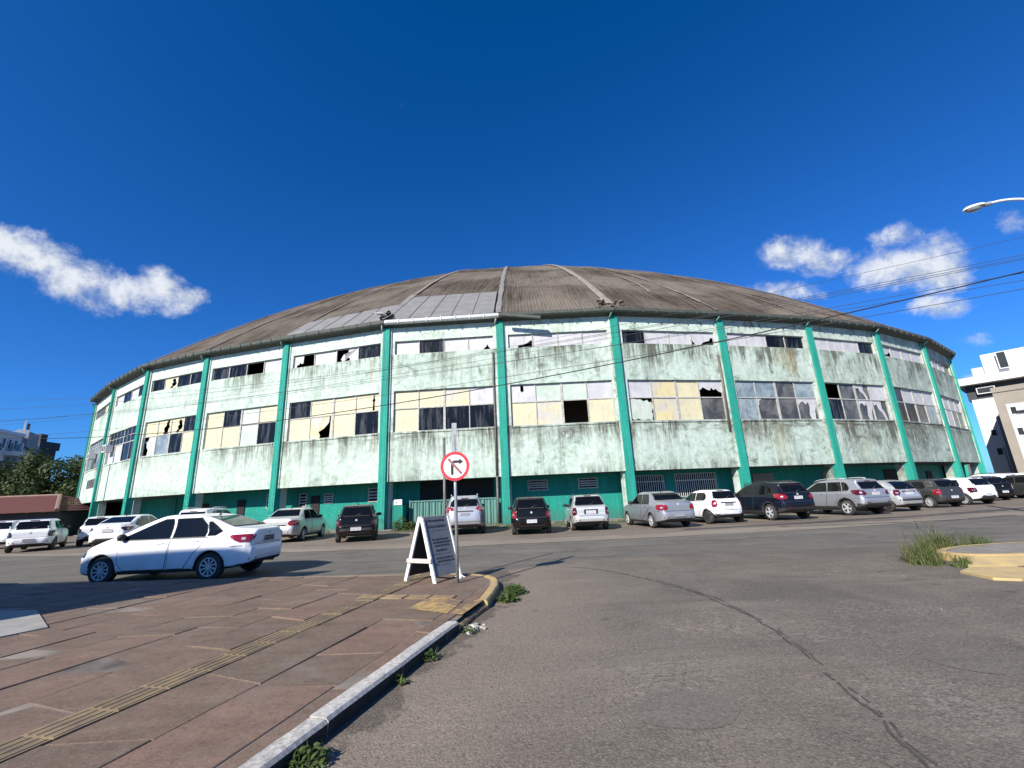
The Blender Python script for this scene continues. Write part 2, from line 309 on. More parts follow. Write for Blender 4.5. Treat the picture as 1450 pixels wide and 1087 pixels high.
# ground
def asphalt(name, dark, light, tan, tan_k, speck=0.5, scale=1.0):
    kerbside = name == 'side_road_asphalt'
    m, nt, p = newmat(name)
    P = pos(nt)
    big = noise(nt, P, 0.18*scale, 6, 0.6, 0.6); med = noise(nt, P, 1.1*scale, 7, 0.65, 0.3)
    st = noise(nt, vmath(nt, 'MULTIPLY', P, (0.35, 2.2, 1)), 0.8, 6, 0.65, 0.4)
    fine = noise(nt, P, 60, 3, 0.7); grit = node(nt, 'ShaderNodeTexVoronoi', {'Vector': P, 'Scale': 55}).outputs[0]
    g2 = node(nt, 'ShaderNodeTexVoronoi', {'Vector': P, 'Scale': 24}); 
    c = mixc(nt, mapr(nt, big, 0.32, 0.68), dark, light)
    c = mixc(nt, mapr(nt, med, 0.48, 0.70, 0, tan_k), c, tan)
    c = mixc(nt, mapr(nt, st, 0.53, 0.68, 0, 0.7), c, tuple(x*1.32 for x in light))
    c = mixc(nt, mapr(nt, st, 0.46, 0.34, 0, 0.6), c, tuple(x*0.70 for x in dark))
    blot = noise(nt, P, 0.42*scale, 7, 0.68, 1.2)
    c = mixc(nt, mapr(nt, blot, 0.56, 0.62, 0, 0.5), c, tuple(x*0.74 for x in dark))
    c = mixc(nt, mapr(nt, blot, 0.42, 0.34, 0, 0.45), c, tuple(x*1.2 for x in light))
    c = mixc(nt, mapr(nt, med, 0.44, 0.28, 0, 0.6), c, tuple(x*0.62 for x in dark))
    if kerbside:                                 # wind-blown sand lies along the kerb
        q = node(nt, 'ShaderNodeSeparateXYZ', {0: P}); xk = math_(nt, 'MINIMUM', math_(nt, 'ADD', -2.28, math_(nt, 'MULTIPLY', q.outputs[1], 0.2534)), -0.38)
        away = math_(nt, 'SUBTRACT', math_(nt, 'SUBTRACT', q.outputs[0], xk), math_(nt, 'MULTIPLY', math_(nt, 'SUBTRACT', noise(nt, P, 1.6, 6, 0.65, 0.5), 0.45), 1.6))
        c = mixc(nt, mapr(nt, away, 2.3, 0.3, 0.0, 0.88, True), c, (0.220, 0.176, 0.136))
        c = mixc(nt, mapr(nt, math_(nt, 'ADD', away, math_(nt, 'MULTIPLY', noise(nt, P, 5, 5, 0.7), 0.5)), 0.48, 0.28, 0.0, 0.8, True), c, (0.075, 0.064, 0.052))
        c = mixc(nt, math_(nt, 'MULTIPLY', mapr(nt, q.outputs[0], 0.8, 4.0, 0.0, 0.75), mapr(nt, math_(nt, 'ADD', math_(nt, 'MULTIPLY', big, 0.6), math_(nt, 'MULTIPLY', blot, 0.4)), 0.42, 0.54)), c, (0.098, 0.088, 0.075))
        for cx0, hw in ((1.55, 0.30), (3.05, 0.32), (4.9, 0.35)):      # wheel tracks polished by traffic
            ln = math_(nt, 'ABSOLUTE', math_(nt, 'SUBTRACT', math_(nt, 'ADD', q.outputs[0], math_(nt, 'MULTIPLY', math_(nt, 'SUBTRACT', noise(nt, P, 0.5, 3, 0.5), 0.5), 0.5)), cx0))
            c = mixc(nt, math_(nt, 'MULTIPLY', mapr(nt, ln, hw, 0.05, 0.0, 0.42, True), mapr(nt, noise(nt, vmath(nt, 'MULTIPLY', P, (3, 0.4, 1)), 2.0, 6, 0.7), 0.35, 0.62)), c, (0.175, 0.155, 0.130))
        for (sx, sy, rx, ry) in ((1.25, 4.35, 0.55, 0.35), (0.9, 4.0, 0.25, 0.14), (3.05, 3.75, 0.45, 0.5), (2.2, 5.6, 0.7, 0.35), (4.6, 6.0, 0.9, 0.4), (6.3, 9.2, 1.5, 0.4), (2.8, 9.6, 1.2, 0.35), (3.4, 2.7, 0.4, 0.3)):   # scoured, ravelled spots
            gx = math_(nt, 'DIVIDE', math_(nt, 'SUBTRACT', q.outputs[0], sx), rx); gy = math_(nt, 'DIVIDE', math_(nt, 'SUBTRACT', q.outputs[1], sy), ry)
            gg = math_(nt, 'POWER', 2.0, math_(nt, 'MULTIPLY', math_(nt, 'ADD', math_(nt, 'MULTIPLY', gx, gx), math_(nt, 'MULTIPLY', gy, gy)), -1.2))
            fl = noise(nt, vmath(nt, 'MULTIPLY', P, (0.8, 1.6, 1)), 17, 5, 0.75, 1.2)
            c = mixc(nt, math_(nt, 'MULTIPLY', gg, mapr(nt, fl, 0.50, 0.60, 0, 0.85)), c, (0.27, 0.23, 0.19))
            c = mixc(nt, math_(nt, 'MULTIPLY', gg, mapr(nt, fl, 0.47, 0.38, 0, 0.8)), c, (0.07, 0.058, 0.047))
        oil = noise(nt, P, 2.3, 2, 0.4); c = mixc(nt, mapr(nt, oil, 0.70, 0.76, 0, 0.75), c, (0.045, 0.040, 0.036))
    mid = noise(nt, P, 26, 4, 0.75)
    c = mixc(nt, math_(nt, 'MULTIPLY', mapr(nt, mid, 0.47, 0.36), speck), c, tuple(x*0.45 for x in dark))
    c = mixc(nt, math_(nt, 'MULTIPLY', mapr(nt, mid, 0.54, 0.68), speck*0.8), c, tuple(x*1.6 for x in light))
    sp = math_(nt, 'MULTIPLY', mapr(nt, fine, 0.52, 0.70), speck)
    c = mixc(nt, sp, c, tuple(x*2.0 for x in light))
    c = mixc(nt, math_(nt, 'MULTIPLY', mapr(nt, fine, 0.46, 0.32), speck), c, tuple(x*0.40 for x in dark))
    cs = node(nt, 'ShaderNodeSeparateColor', {0: g2.outputs['Color']}).outputs[0]
    c = mixc(nt, math_(nt, 'MULTIPLY', math_(nt, 'GREATER_THAN', cs, 0.955), mapr(nt, g2.outputs[0], 0.45, 0.3, 0, speck*0.6)), c, tuple(min(0.5, x*2.0) for x in light))
    # chipped, scoured places
    ch = noise(nt, P, 0.55, 3, 0.5, 0.8); chm = math_(nt, 'MULTIPLY', mapr(nt, ch, 0.54, 0.64), mapr(nt, noise(nt, vmath(nt, 'MULTIPLY', P, (0.7, 1.4, 1)), 13, 5, 0.75, 1.4), 0.52, 0.64))
    c = mixc(nt, math_(nt, 'MULTIPLY', chm, 0.75*speck), c, tuple(min(0.5, x*2.2) for x in tan))
    setp(nt, p, color=c, rough=0.88, spec=0.25, normal=bump(nt, math_(nt, 'ADD', math_(nt, 'ADD', math_(nt, 'MULTIPLY', fine, 0.6), math_(nt, 'MULTIPLY', grit, -0.4)), math_(nt, 'MULTIPLY', med, 0.7)), 0.6*speck+0.15, 0.02))
    return m
asphalt('street_asphalt', (0.112, 0.102, 0.086), (0.150, 0.136, 0.114), (0.17, 0.15, 0.122), 0.35, 0.26)
asphalt('side_road_asphalt', (0.128, 0.109, 0.086), (0.176, 0.151, 0.120), (0.215, 0.175, 0.132), 0.55, 0.50)
asphalt('patch_asphalt', (0.130, 0.113, 0.092), (0.160, 0.141, 0.115), (0.17, 0.15, 0.12), 0.2, 0.40)
asphalt('dusty_strip', (0.205, 0.172, 0.134), (0.245, 0.208, 0.163), (0.26, 0.22, 0.175), 0.5, 0.28)
asphalt('parking_ground', (0.150, 0.122, 0.097), (0.195, 0.162, 0.130), (0.22, 0.18, 0.14), 0.5, 0.4)
asphalt('far_ground', (0.11, 0.105, 0.080), (0.14, 0.13, 0.095), (0.10, 0.12, 0.06), 0.5, 0.2, 0.3)
simple('bitumen', (0.045, 0.040, 0.036), (0.095, 0.083, 0.072), 9, 0.8)
m, nt, p = newmat('red_stone_slab')
P = pos(nt); r = objrand(nt)
P2 = vmath(nt, 'ADD', P, node(nt, 'ShaderNodeCombineXYZ', {0: math_(nt, 'MULTIPLY', r, 31), 1: math_(nt, 'MULTIPLY', r, 17)}).outputs[0])
lay = noise(nt, vmath(nt, 'MULTIPLY', P2, (0.9, 2.2, 1)), 1.4, 8, 0.70, 0.6); med = noise(nt, P2, 3.5, 6, 0.65); fine = noise(nt, P, 70, 3, 0.7)
c = mixc(nt, mapr(nt, lay, 0.32, 0.68), (0.128, 0.088, 0.062), (0.210, 0.145, 0.102))
k = mapr(nt, r, 0, 1, 0.87, 1.14)
c = mixc(nt, 1.0, c, node(nt, 'ShaderNodeCombineColor', {0: k, 1: mapr(nt, r, 0, 1, 0.92, 1.06), 2: mapr(nt, r, 0, 1, 0.92, 1.08)}).outputs[0], 'MULTIPLY')
c = mixc(nt, mapr(nt, med, 0.50, 0.72, 0, 0.40), c, (0.20, 0.163, 0.130))
c = mixc(nt, mapr(nt, med, 0.42, 0.28, 0, 0.5), c, (0.085, 0.058, 0.048))
g3 = noise(nt, P, 28, 4, 0.75)
c = mixc(nt, mapr(nt, g3, 0.54, 0.66, 0, 0.45), c, (0.25, 0.185, 0.15))
c = mixc(nt, mapr(nt, g3, 0.45, 0.34, 0, 0.55), c, (0.075, 0.055, 0.044))
c = mixc(nt, mapr(nt, fine, 0.56, 0.72, 0, 0.5), c, (0.30, 0.23, 0.19))
c = mixc(nt, mapr(nt, fine, 0.42, 0.30, 0, 0.5), c, (0.06, 0.045, 0.04))
c = mixc(nt, mapr(nt, noise(nt, P, 0.8, 6, 0.65, 0.5), 0.56, 0.70, 0, 0.5), c, (0.22, 0.19, 0.16))
setp(nt, p, color=c, rough=0.85, spec=0.25, normal=bump(nt, math_(nt, 'ADD', math_(nt, 'MULTIPLY', fine, 0.35), lay), 0.5, 0.015))
simple('joint_mortar', (0.30, 0.25, 0.20), (0.06, 0.048, 0.040), 1.3, 0.95, 0, 0.3)
simple('kerb_granite', (0.60, 0.575, 0.52), (0.26, 0.245, 0.215), 30, 0.85, 0, 0.15, per_object=0.08)
simple('kerb_grime_and_shade', (0.035, 0.032, 0.027), (0.012, 0.012, 0.010), 9, 0.9, 0, 0.4)  # kerb sides: grime, blackened further to carry the shade on them
simple('worn_kerb', (0.26, 0.20, 0.13), (0.15, 0.115, 0.085), 6, 0.9, 0, 0.3)
simple('pale_concrete', (0.34, 0.325, 0.285), (0.25, 0.24, 0.21), 5, 0.9, 0, 0.2)
simple('grey_concrete', (0.24, 0.222, 0.19), (0.16, 0.148, 0.128), 4, 0.9, 0, 0.2)
simple('island_concrete', (0.27, 0.245, 0.205), (0.17, 0.155, 0.13), 3, 0.9, 0, 0.2)
simple('worn_yellow_tile', (0.25, 0.185, 0.095), (0.140, 0.102, 0.072), 6, 0.85, 0, 0.3, per_object=0.12)
simple('yellow_kerb_paint', (0.50, 0.35, 0.13), (0.34, 0.25, 0.14), 5, 0.75, 0, 0.2)
simple('bright_yellow_paint', (0.56, 0.41, 0.16), (0.38, 0.29, 0.16), 3.5, 0.75, 0, 0.2)
# worn road paint over red stone: the paint is flaked in patches
m, nt, p = newmat('worn_yellow_paint')
P = pos(nt); n = noise(nt, P, 9, 7, 0.7, 0.6); n2 = noise(nt, P, 1.8, 4, 0.6)
c = mixc(nt, mapr(nt, math_(nt, 'ADD', math_(nt, 'MULTIPLY', n, 0.7), math_(nt, 'MULTIPLY', n2, 0.5)), 0.50, 0.66), (0.46, 0.31, 0.11), (0.17, 0.115, 0.085))
setp(nt, p, color=c, rough=0.8, spec=0.3)
simple('galvanised', (0.40, 0.41, 0.41), (0.28, 0.29, 0.29), 6, 0.45, 0.5)
simple('rusty_pipe', (0.20, 0.19, 0.175), (0.11, 0.09, 0.075), 9, 0.6, 0.3)
simple('sign_white', (0.80, 0.80, 0.78), (0.72, 0.72, 0.70), 9, 0.45)
simple('sign_red', (0.60, 0.035, 0.05), (0.52, 0.03, 0.045), 9, 0.45)
simple('faded_red', (0.30, 0.13, 0.12), (0.24, 0.09, 0.085), 9, 0.5)
simple('sign_black', (0.012, 0.012, 0.013), None, 9, 0.5)
simple('white_wood', (0.76, 0.76, 0.73), (0.62, 0.61, 0.57), 12, 0.6)
simple('grey_wood', (0.52, 0.48, 0.44), (0.40, 0.36, 0.33), 20, 0.7)
m = simple('slate_board', (0.13, 0.145, 0.165), (0.17, 0.18, 0.20), 7, 0.7)
simple('chalk_dark', (0.06, 0.068, 0.085), (0.09, 0.10, 0.12), 30, 0.8)
simple('chalk_light', (0.27, 0.285, 0.31), (0.20, 0.215, 0.235), 30, 0.8)
simple('board_back', (0.016, 0.016, 0.015), (0.03, 0.028, 0.025), 5, 0.9)
simple('cable_rubber', (0.012, 0.012, 0.013), None, 5, 0.6)
simple('cable_thin', (0.045, 0.05, 0.055), None, 5, 0.6)
simple('lamp_white', (0.72, 0.73, 0.74), (0.60, 0.60, 0.60), 5, 0.45)
simple('lamp_glass', (0.35, 0.37, 0.36), (0.2, 0.22, 0.22), 6, 0.15)
simple('pole_concrete', (0.30, 0.29, 0.27), (0.22, 0.21, 0.2), 3, 0.9)
def leafmat(name, a, b, c3):
    m, nt, p = newmat(name)
    n = noise(nt, pos(nt), 0.9, 4, 0.6); r = node(nt, 'ShaderNodeNewGeometry').outputs['Random Per Island']
    c = mixc(nt, mapr(nt, n, 0.35, 0.65), a, b); c = mixc(nt, mapr(nt, r, 0.5, 1.0, 0, 0.6), c, c3)
    setp(nt, p, color=c, rough=0.6, spec=0.3)
    t = node(nt, 'ShaderNodeBsdfTranslucent', {0: c}); mx = node(nt, 'ShaderNodeMixShader', {0: 0.25, 1: p.outputs[0], 2: t.outputs[0]})
    nt.links.new(mx.outputs[0], [x for x in nt.nodes if x.type == 'OUTPUT_MATERIAL'][0].inputs[0])
leafmat('dark_leaves', (0.028, 0.048, 0.014), (0.055, 0.078, 0.020), (0.075, 0.095, 0.026))
leafmat('weed_leaves', (0.045, 0.085, 0.020), (0.085, 0.125, 0.030), (0.12, 0.14, 0.045))
leafmat('dry_blades', (0.20, 0.165, 0.085), (0.27, 0.22, 0.12), (0.15, 0.13, 0.06))
leafmat('grass_blades', (0.060, 0.110, 0.024), (0.115, 0.155, 0.042), (0.20, 0.19, 0.085))
simple('bark', (0.06, 0.045, 0.035), (0.035, 0.027, 0.022), 6, 0.95, 0, 0.5)
simple('red_roof_tile', (0.115, 0.032, 0.026), (0.080, 0.024, 0.020), 3, 0.85)
simple('pale_roof_tile', (0.24, 0.15, 0.115), (0.16, 0.10, 0.08), 3, 0.85)
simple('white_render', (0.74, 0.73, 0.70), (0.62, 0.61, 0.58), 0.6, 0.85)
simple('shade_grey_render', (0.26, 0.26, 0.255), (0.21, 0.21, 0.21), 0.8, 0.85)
simple('shaded_white_render', (0.36, 0.35, 0.35), (0.26, 0.25, 0.25), 0.5, 0.85)  # white render darkened to paint in the shade on the flank walls
simple('beige_render', (0.30, 0.265, 0.215), (0.25, 0.22, 0.18), 0.7, 0.85)
simple('light_grey_render', (0.50, 0.50, 0.51), (0.44, 0.44, 0.45), 0.7, 0.85)
simple('charcoal_render', (0.055, 0.058, 0.063), (0.04, 0.042, 0.046), 0.7, 0.8)
simple('brown_block_wall', (0.085, 0.068, 0.072), (0.065, 0.055, 0.06), 2, 0.9)
simple('teal_cladding', (0.045, 0.075, 0.095), (0.035, 0.06, 0.075), 2, 0.6)
m, nt, p = newmat('far_window_glass')
setp(nt, p, color=mixc(nt, noise(nt, pos(nt), 0.8), (0.015, 0.018, 0.02), (0.05, 0.054, 0.056)), rough=0.3, spec=0.2)
# ------------------------------------------------------------------ mesh helpers
class MB:
    """collects faces (with a material slot and optional uv) and links them as ONE mesh object"""
    def __init__(s): s.v = []; s.f = []; s.m = []; s.uv = []
    def quad(s, pts, m=0, uv=None):
        i = len(s.v); s.v += [tuple(p) for p in pts]; s.f.append(tuple(range(i, i+len(pts)))); s.m.append(m)
        s.uv.append(uv or [(0, 0)]*len(pts))
    def hexa(s, a, b, m=0, mats=None, uvf=None):
        """a: 4 bottom corners (counter-clockwise seen from above), b: 4 top corners"""
        F = [(a[3], a[2], a[1], a[0]), (b[0], b[1], b[2], b[3]), (a[0], a[1], b[1], b[0]), (a[1], a[2], b[2], b[1]), (a[2], a[3], b[3], b[2]), (a[3], a[0], b[0], b[3])]
        for j, f in enumerate(F): s.quad(f, mats[j] if mats else m, [uvf(p) for p in f] if uvf else None)
    def box(s, c, d, rz=0.0, m=0, M=None):
        x, y, z = d[0]/2, d[1]/2, d[2]/2; cs, sn = cos(rz), sin(rz)
        def P(i, j, k):
            p = Vector((c[0]+i*x*cs-j*y*sn, c[1]+i*x*sn+j*y*cs, c[2]+k*z)); return M @ p if M else p
        s.hexa([P(-1, -1, -1), P(1, -1, -1), P(1, 1, -1), P(-1, 1, -1)], [P(-1, -1, 1), P(1, -1, 1), P(1, 1, 1), P(-1, 1, 1)], m)
    def prism(s, poly, z0, z1, m=0, mtop=None):
        n = len(poly)
        if sum(poly[i][0]*poly[(i+1) % n][1]-poly[(i+1) % n][0]*poly[i][1] for i in range(n)) < 0: poly = poly[::-1]
        s.quad([(p[0], p[1], z1) for p in poly], m if mtop is None else mtop)
        s.quad([(p[0], p[1], z0) for p in poly[::-1]], m)
        for i in range(n):
            p, q = poly[i], poly[(i+1) % n]; s.quad([(p[0], p[1], z0), (q[0], q[1], z0), (q[0], q[1], z1), (p[0], p[1], z1)], m)
    def tube(s, pts, r, n=8, m=0, cap=True):
        pts = [Vector(p) for p in pts]; rings = []; rr = r if hasattr(r, '__len__') else [r]*len(pts)
        for i, p in enumerate(pts):
            t = (pts[min(i+1, len(pts)-1)]-pts[max(i-1, 0)]).normalized()
            a = t.cross(Vector((0, 0, 1)) if abs(t.z) < 0.95 else Vector((1, 0, 0))).normalized(); b = t.cross(a)
            rings.append([p+(a*cos(2*pi*k/n)+b*sin(2*pi*k/n))*rr[i] for k in range(n)])
        i0 = len(s.v)
        for R in rings: s.v += [tuple(p) for p in R]
        for i in range(len(pts)-1):
            for k in range(n):
                k2 = (k+1) % n; s.f.append((i0+i*n+k, i0+i*n+k2, i0+(i+1)*n+k2, i0+(i+1)*n+k)); s.m.append(m); s.uv.append([(0, 0)]*4)
        if cap:
            s.f.append(tuple(i0+k for k in range(n))[::-1]); s.m.append(m); s.uv.append([(0, 0)]*n)
            s.f.append(tuple(i0+(len(pts)-1)*n+k for k in range(n))); s.m.append(m); s.uv.append([(0, 0)]*n)
    def lathe(s, prof, n=24, m=0, M=None):
        """prof: (r, h) about local Z"""
        i0 = len(s.v)
        for (r, h) in prof:
            for k in range(n):
                p = Vector((r*cos(2*pi*k/n), r*sin(2*pi*k/n), h)); s.v.append(tuple(M @ p if M else p))
        for i in range(len(prof)-1):
            for k in range(n):
                k2 = (k+1) % n; s.f.append((i0+i*n+k, i0+i*n+k2, i0+(i+1)*n+k2, i0+(i+1)*n+k)); s.m.append(m); s.uv.append([(0, 0)]*4)
    def mesh(s, name, mats, smooth=False):
        me = bpy.data.meshes.new(name); me.from_pydata(s.v, [], s.f)
        for mt in mats: me.materials.append(MATS[mt] if isinstance(mt, str) else mt)
        me.polygons.foreach_set('material_index', np.array(s.m, dtype=np.int32))
        if any(any(c != (0, 0) for c in u) for u in s.uv):
            ul = me.uv_layers.new(name='UVMap'); ul.data.foreach_set('uv', np.array([c for u in s.uv for c in u], dtype=np.float32).ravel())
        if smooth: me.polygons.foreach_set('use_smooth', np.ones(len(s.f), dtype=bool))
        me.update(); return me
    def build(s, name, mats, parent=None, smooth=False):
        mats = mats if isinstance(mats, (list, tuple)) else [mats]
        return obj(name, s.mesh(name, mats, smooth), parent)
def obj(name, me, parent=None):
    o = bpy.data.objects.new(name, me); COL.objects.link(o)
    if parent is not None:
        o.parent = parent
        if parent.name in WORLD: o.location = -parent.location
    return o
WORLD = set()          # empties whose parts are modelled in world coordinates
def wempty(name, loc):
    e = empty(name, loc); WORLD.add(e.name); return e
def empty(name, loc=(0, 0, 0), rz=0.0, parent=None):
    o = bpy.data.objects.new(name, None); COL.objects.link(o); o.location = loc; o.rotation_euler = (0, 0, rz)
    o.empty_display_size = 0.3
    if parent is not None: o.parent = parent
    return o
def tag(o, label=None, cat=None, group=None, kind=None):
    for k, v in (('label', label), ('category', cat), ('group', group), ('kind', kind)):
        if v: o[k] = v
    return o
def clip(poly, a, b):
    """the part of a polygon left of the line a->b"""
    out = []
    def side(p): return (b[0]-a[0])*(p[1]-a[1])-(b[1]-a[1])*(p[0]-a[0])
    for i in range(len(poly)):
        p, q = poly[i], poly[(i+1) % len(poly)]; sp, sq = side(p), side(q)
        if sp >= 0: out.append(p)
        if (sp >= 0) != (sq >= 0):
            t = sp/(sp-sq); out.append((p[0]+(q[0]-p[0])*t, p[1]+(q[1]-p[1])*t))
    return out
def area(poly): return 0.5*sum(poly[i][0]*poly[(i+1) % len(poly)][1]-poly[(i+1) % len(poly)][0]*poly[i][1] for i in range(len(poly)))
def inset(poly, d):
    """a convex counter-clockwise polygon shrunk by d"""
    out = list(poly)
    for i in range(len(poly)):
        p, q = Vector(poly[i]), Vector(poly[(i+1) % len(poly)]); t = q-p
        if t.length < 1e-4: continue
        n = Vector((-t.y, t.x)).normalized()*d
        out = clip(out, tuple(p+n), tuple(q+n))
        if len(out) < 3: return []
    return out
def sheet(name, poly, z, mat, parent=None, kind='structure', wob=0.0, step=0.4, hole=None):
    """a flat sheet; wob roughens its outline"""
    pts = []
    n = len(poly)
    for i in range(n):
        p, q = Vector(poly[i]), Vector(poly[(i+1) % n]); L = (q-p).length; k = max(1, int(L/step)) if wob else 1
        for j in range(k):
            w = p.lerp(q, j/k)
            if wob:
                a = mnoise.noise_vector(Vector((w.x*0.9, w.y*0.9, z*50)))*wob+mnoise.noise_vector(Vector((w.x*4, w.y*4, 3)))*wob*0.35
                w = w+Vector((a.x, a.y))
            pts.append(w)
    bm = bmesh.new(); vs = [bm.verts.new((p.x, p.y, z)) for p in pts]; f = bm.faces.new(vs)
    if f.normal.z < 0 or area([(p.x, p.y) for p in pts]) < 0: bmesh.ops.reverse_faces(bm, faces=[f])
    bmesh.ops.triangulate(bm, faces=bm.faces[:])
    me = bpy.data.meshes.new(name); bm.to_mesh(me); bm.free(); me.materials.append(MATS[mat])
    o = obj(name, me, parent)
    if kind and parent is None: o['kind'] = kind
    return o
# ------------------------------------------------------------------ ground
BC = Vector((1.55, 93.66))                 # centre of the round arena
def ring_pt(r, a): return (BC.x+r*sin(a), BC.y-r*cos(a))
def sector(r0, r1, a0, a1, n):
    A = [a0+(a1-a0)*i/n for i in range(n+1)]
    return [ring_pt(r1, a) for a in A]+[ring_pt(r0, a) for a in A[::-1]]
def ring_sheet(name, r0, r1, a0, a1, z, mat, wob=0.0, seed=0):
    n = int(abs(a1-a0)*(r0+r1)/2/0.35); mb = MB(); prev = None
    for i in range(n+1):
        a = a0+(a1-a0)*i/n; s_ = a*70
        j0 = wob*(mnoise.noise(Vector((s_*0.35, seed, 0)))+0.5*mnoise.noise(Vector((s_*1.7, seed, 4)))); j1 = wob*(mnoise.noise(Vector((s_*0.35, seed, 9)))+0.5*mnoise.noise(Vector((s_*1.7, seed, 14))))
        p0, p1 = ring_pt(r0+j0, a), ring_pt(r1+j1, a); row = ((p0[0], p0[1], z), (p1[0], p1[1], z))
        if prev: mb.quad([prev[1], row[1], row[0], prev[0]])
        prev = row
    o = mb.build(name, mat); o['kind'] = 'structure'; return o
g = sheet('ground', [(-3000, -3000), (3000, -3000), (3000, 3000), (-3000, 3000)], -0.03, 'far_ground')
ring_sheet('street', 60, 101, radians(-75), radians(75), 0.0, 'street_asphalt')
side_poly = [(-14, -24), (26, -24), (15, -4), (11.5, 4), (11.0, 8.5), (11.5, 10.9), (7.0, 11.9), (3.5, 11.7), (0.6, 11.0), (-1.2, 10.2), (-2.4, 4), (-4, -2)]
sheet('side_road', side_poly, 0.004, 'side_road_asphalt', wob=0.30)
ring_sheet('parking_strip', 64.5, 76.0, radians(-62), radians(62), 0.004, 'parking_ground', 0.25, 1)
ring_sheet('dusty_gutter', 75.9, 77.5, radians(-14), radians(40), 0.008, 'dusty_strip', 0.22, 2)
ring_sheet('dusty_gutter', 76.0, 76.9, radians(-50), radians(-14.1), 0.008, 'dusty_strip', 0.16, 3)
ring_sheet('wet_gutter', 74.6, 75.2, radians(4), radians(40), 0.012, 'bitumen', 0.35, 4)
for pts, nm in (([(1.16+0.36*cos(t)*1.15+0.03*sin(3*t), 3.72+0.30*sin(t)) for t in np.linspace(0, 2*pi, 26)[:-1]], 'road_patch'), ([(3.95+0.38*cos(t), 4.35+0.30*sin(t)+0.03*cos(2*t)) for t in np.linspace(0, 2*pi, 26)[:-1]], 'road_patch')):
    sheet(nm, pts, 0.008, 'patch_asphalt', wob=0.02, step=0.08)
# the tarred seam that curves across the side road: two ragged strips
def ragged(name, path, w, z, mat, seed, dash=0.0):
    rnd = random.Random(seed); mb = MB(); P = [Vector(p) for p in path]; L = []
    for i in range(len(P)-1):
        k = max(2, int((P[i+1]-P[i]).length/0.05))
        L += [P[i].lerp(P[i+1], j/k) for j in range(k)]
    prev = None
    for i in range(len(L)-1):
        t = (L[i+1]-L[i]).normalized(); n = Vector((-t.y, t.x)); jit = mnoise.noise(Vector((L[i].x*3, L[i].y*3, seed)))*0.05
        ww = w*(0.45+0.9*rnd.random()); a = L[i]+n*(jit+ww/2); b = L[i]+n*(jit-ww/2); cur = (a, b)
        if prev and rnd.random() > dash and mnoise.noise(Vector((L[i].x*1.7, L[i].y*1.7, seed+5))) > -0.7+dash: mb.quad([(prev[1].x, prev[1].y, z), (b.x, b.y, z), (a.x, a.y, z), (prev[0].x, prev[0].y, z)])
        prev = cur
    o = mb.build(name, mat); o['kind'] = 'structure'; return o
def spline(pts, k=8):
    P = [Vector(p) for p in pts]; out = []
    for i in range(len(P)-1):
        p0, p1, p2, p3 = P[max(i-1, 0)], P[i], P[i+1], P[min(i+2, len(P)-1)]
        for j in range(k):
            t = j/k; out.append(0.5*((2*p1)+(p2-p0)*t+(2*p0-5*p1+4*p2-p3)*t*t+(3*p1-p0-3*p2+p3)*t**3))
    return out+[P[-1]]
seam = spline([(0.2, 11.0), (1.5, 10.2), (2.35, 8.6), (2.75, 7.1), (2.78, 5.5), (2.45, 3.8), (2.2, 2.9), (1.9, 1.6)])
ragged('road_seam', seam, 0.026, 0.012, 'bitumen', 1, 0.10)
ragged('road_seam', [p+Vector((0.06, 0.02)) for p in seam[16:]], 0.018, 0.012, 'bitumen', 2, 0.35)
ragged('road_crack', spline([(11, 14.3), (8.8, 15.0), (6.8, 14.5), (4.9, 14.9)]), 0.05, 0.012, 'bitumen', 3, 0.25)
ragged('road_crack', spline([(20, 18.6), (16, 17.7), (12.5, 17.9), (10, 18.1)]), 0.22, 0.014, 'bitumen', 4, 0.1)
ragged('road_crack', spline([(-6, 13.2), (-3.0, 12.3), (0.3, 11.9), (3, 12.1)]), 0.03, 0.012, 'bitumen', 8, 0.35)

# ------------------------------------------------------------------ arena
TOPS = [(-43.52, 44.46), (-36.67, 39.0), (-29.7, 34.29), (-23.21, 31.85), (-16.05, 29.75), (-8.25, 27.68), (-0.66, 27.32), (6.89, 27.23), (14.58, 28.71), (21.9, 30.48), (28.7, 32.74), (35.76, 36.46), (42.89, 41.49)]
PIL = {k: Vector(p) for k, p in enumerate(TOPS)}
DPH = radians(6.626)
NB = 54
for k in range(13, NB):
    a = radians(38.39)+(k-12)*(2*pi-radians(38.39+42.49))/(NB-12); PIL[k] = Vector(ring_pt(66.6 if k not in (13, NB-1) else 65.0, a))
def P2(k): return PIL[k % NB]
ZA, ZM0, ZT, ZM1, ZU0, ZU1, ZW, ZE = 2.86, 5.93, 7.46, 8.63, 11.12, 12.07, 13.02, 13.36
arena = wempty('round_arena', (BC.x, BC.y, 0))
tag(arena, 'huge round mint green arena with turquoise pillars, broken windows and weathered brown dome', 'arena')
class Bay:
    def __init__(s, k):
        s.k = k; s.A, s.B = P2(k), P2(k+1); s.w = (s.B-s.A).length; s.t = (s.B-s.A)/s.w; s.n = Vector((s.t.y, -s.t.x))
    def p(s, u, z, d=0.0):
        """u metres along from the left pillar's axis, z up, d outwards"""
        q = s.A+s.t*u+s.n*d; return Vector((q.x, q.y, z))
    def slab(s, mb, u0, u1, z0, z1, d0, d1, m=0, mats=None):
        uvf = lambda q: (8.0*s.k+(Vector((q[0], q[1]))-s.A).dot(s.t)*8.0/s.w, q[2])
        mb.hexa([s.p(u0, z0, d1), s.p(u1, z0, d1), s.p(u1, z0, d0), s.p(u0, z0, d0)], [s.p(u0, z1, d1), s.p(u1, z1, d1), s.p(u1, z1, d0), s.p(u0, z1, d0)], m, mats, uvf)
VIS = list(range(0, 13))
def DW(k): return -3.1 if k <= 2 else (-2.7 if k >= 8 else -1.65)      # how far back the ground floor wall stands
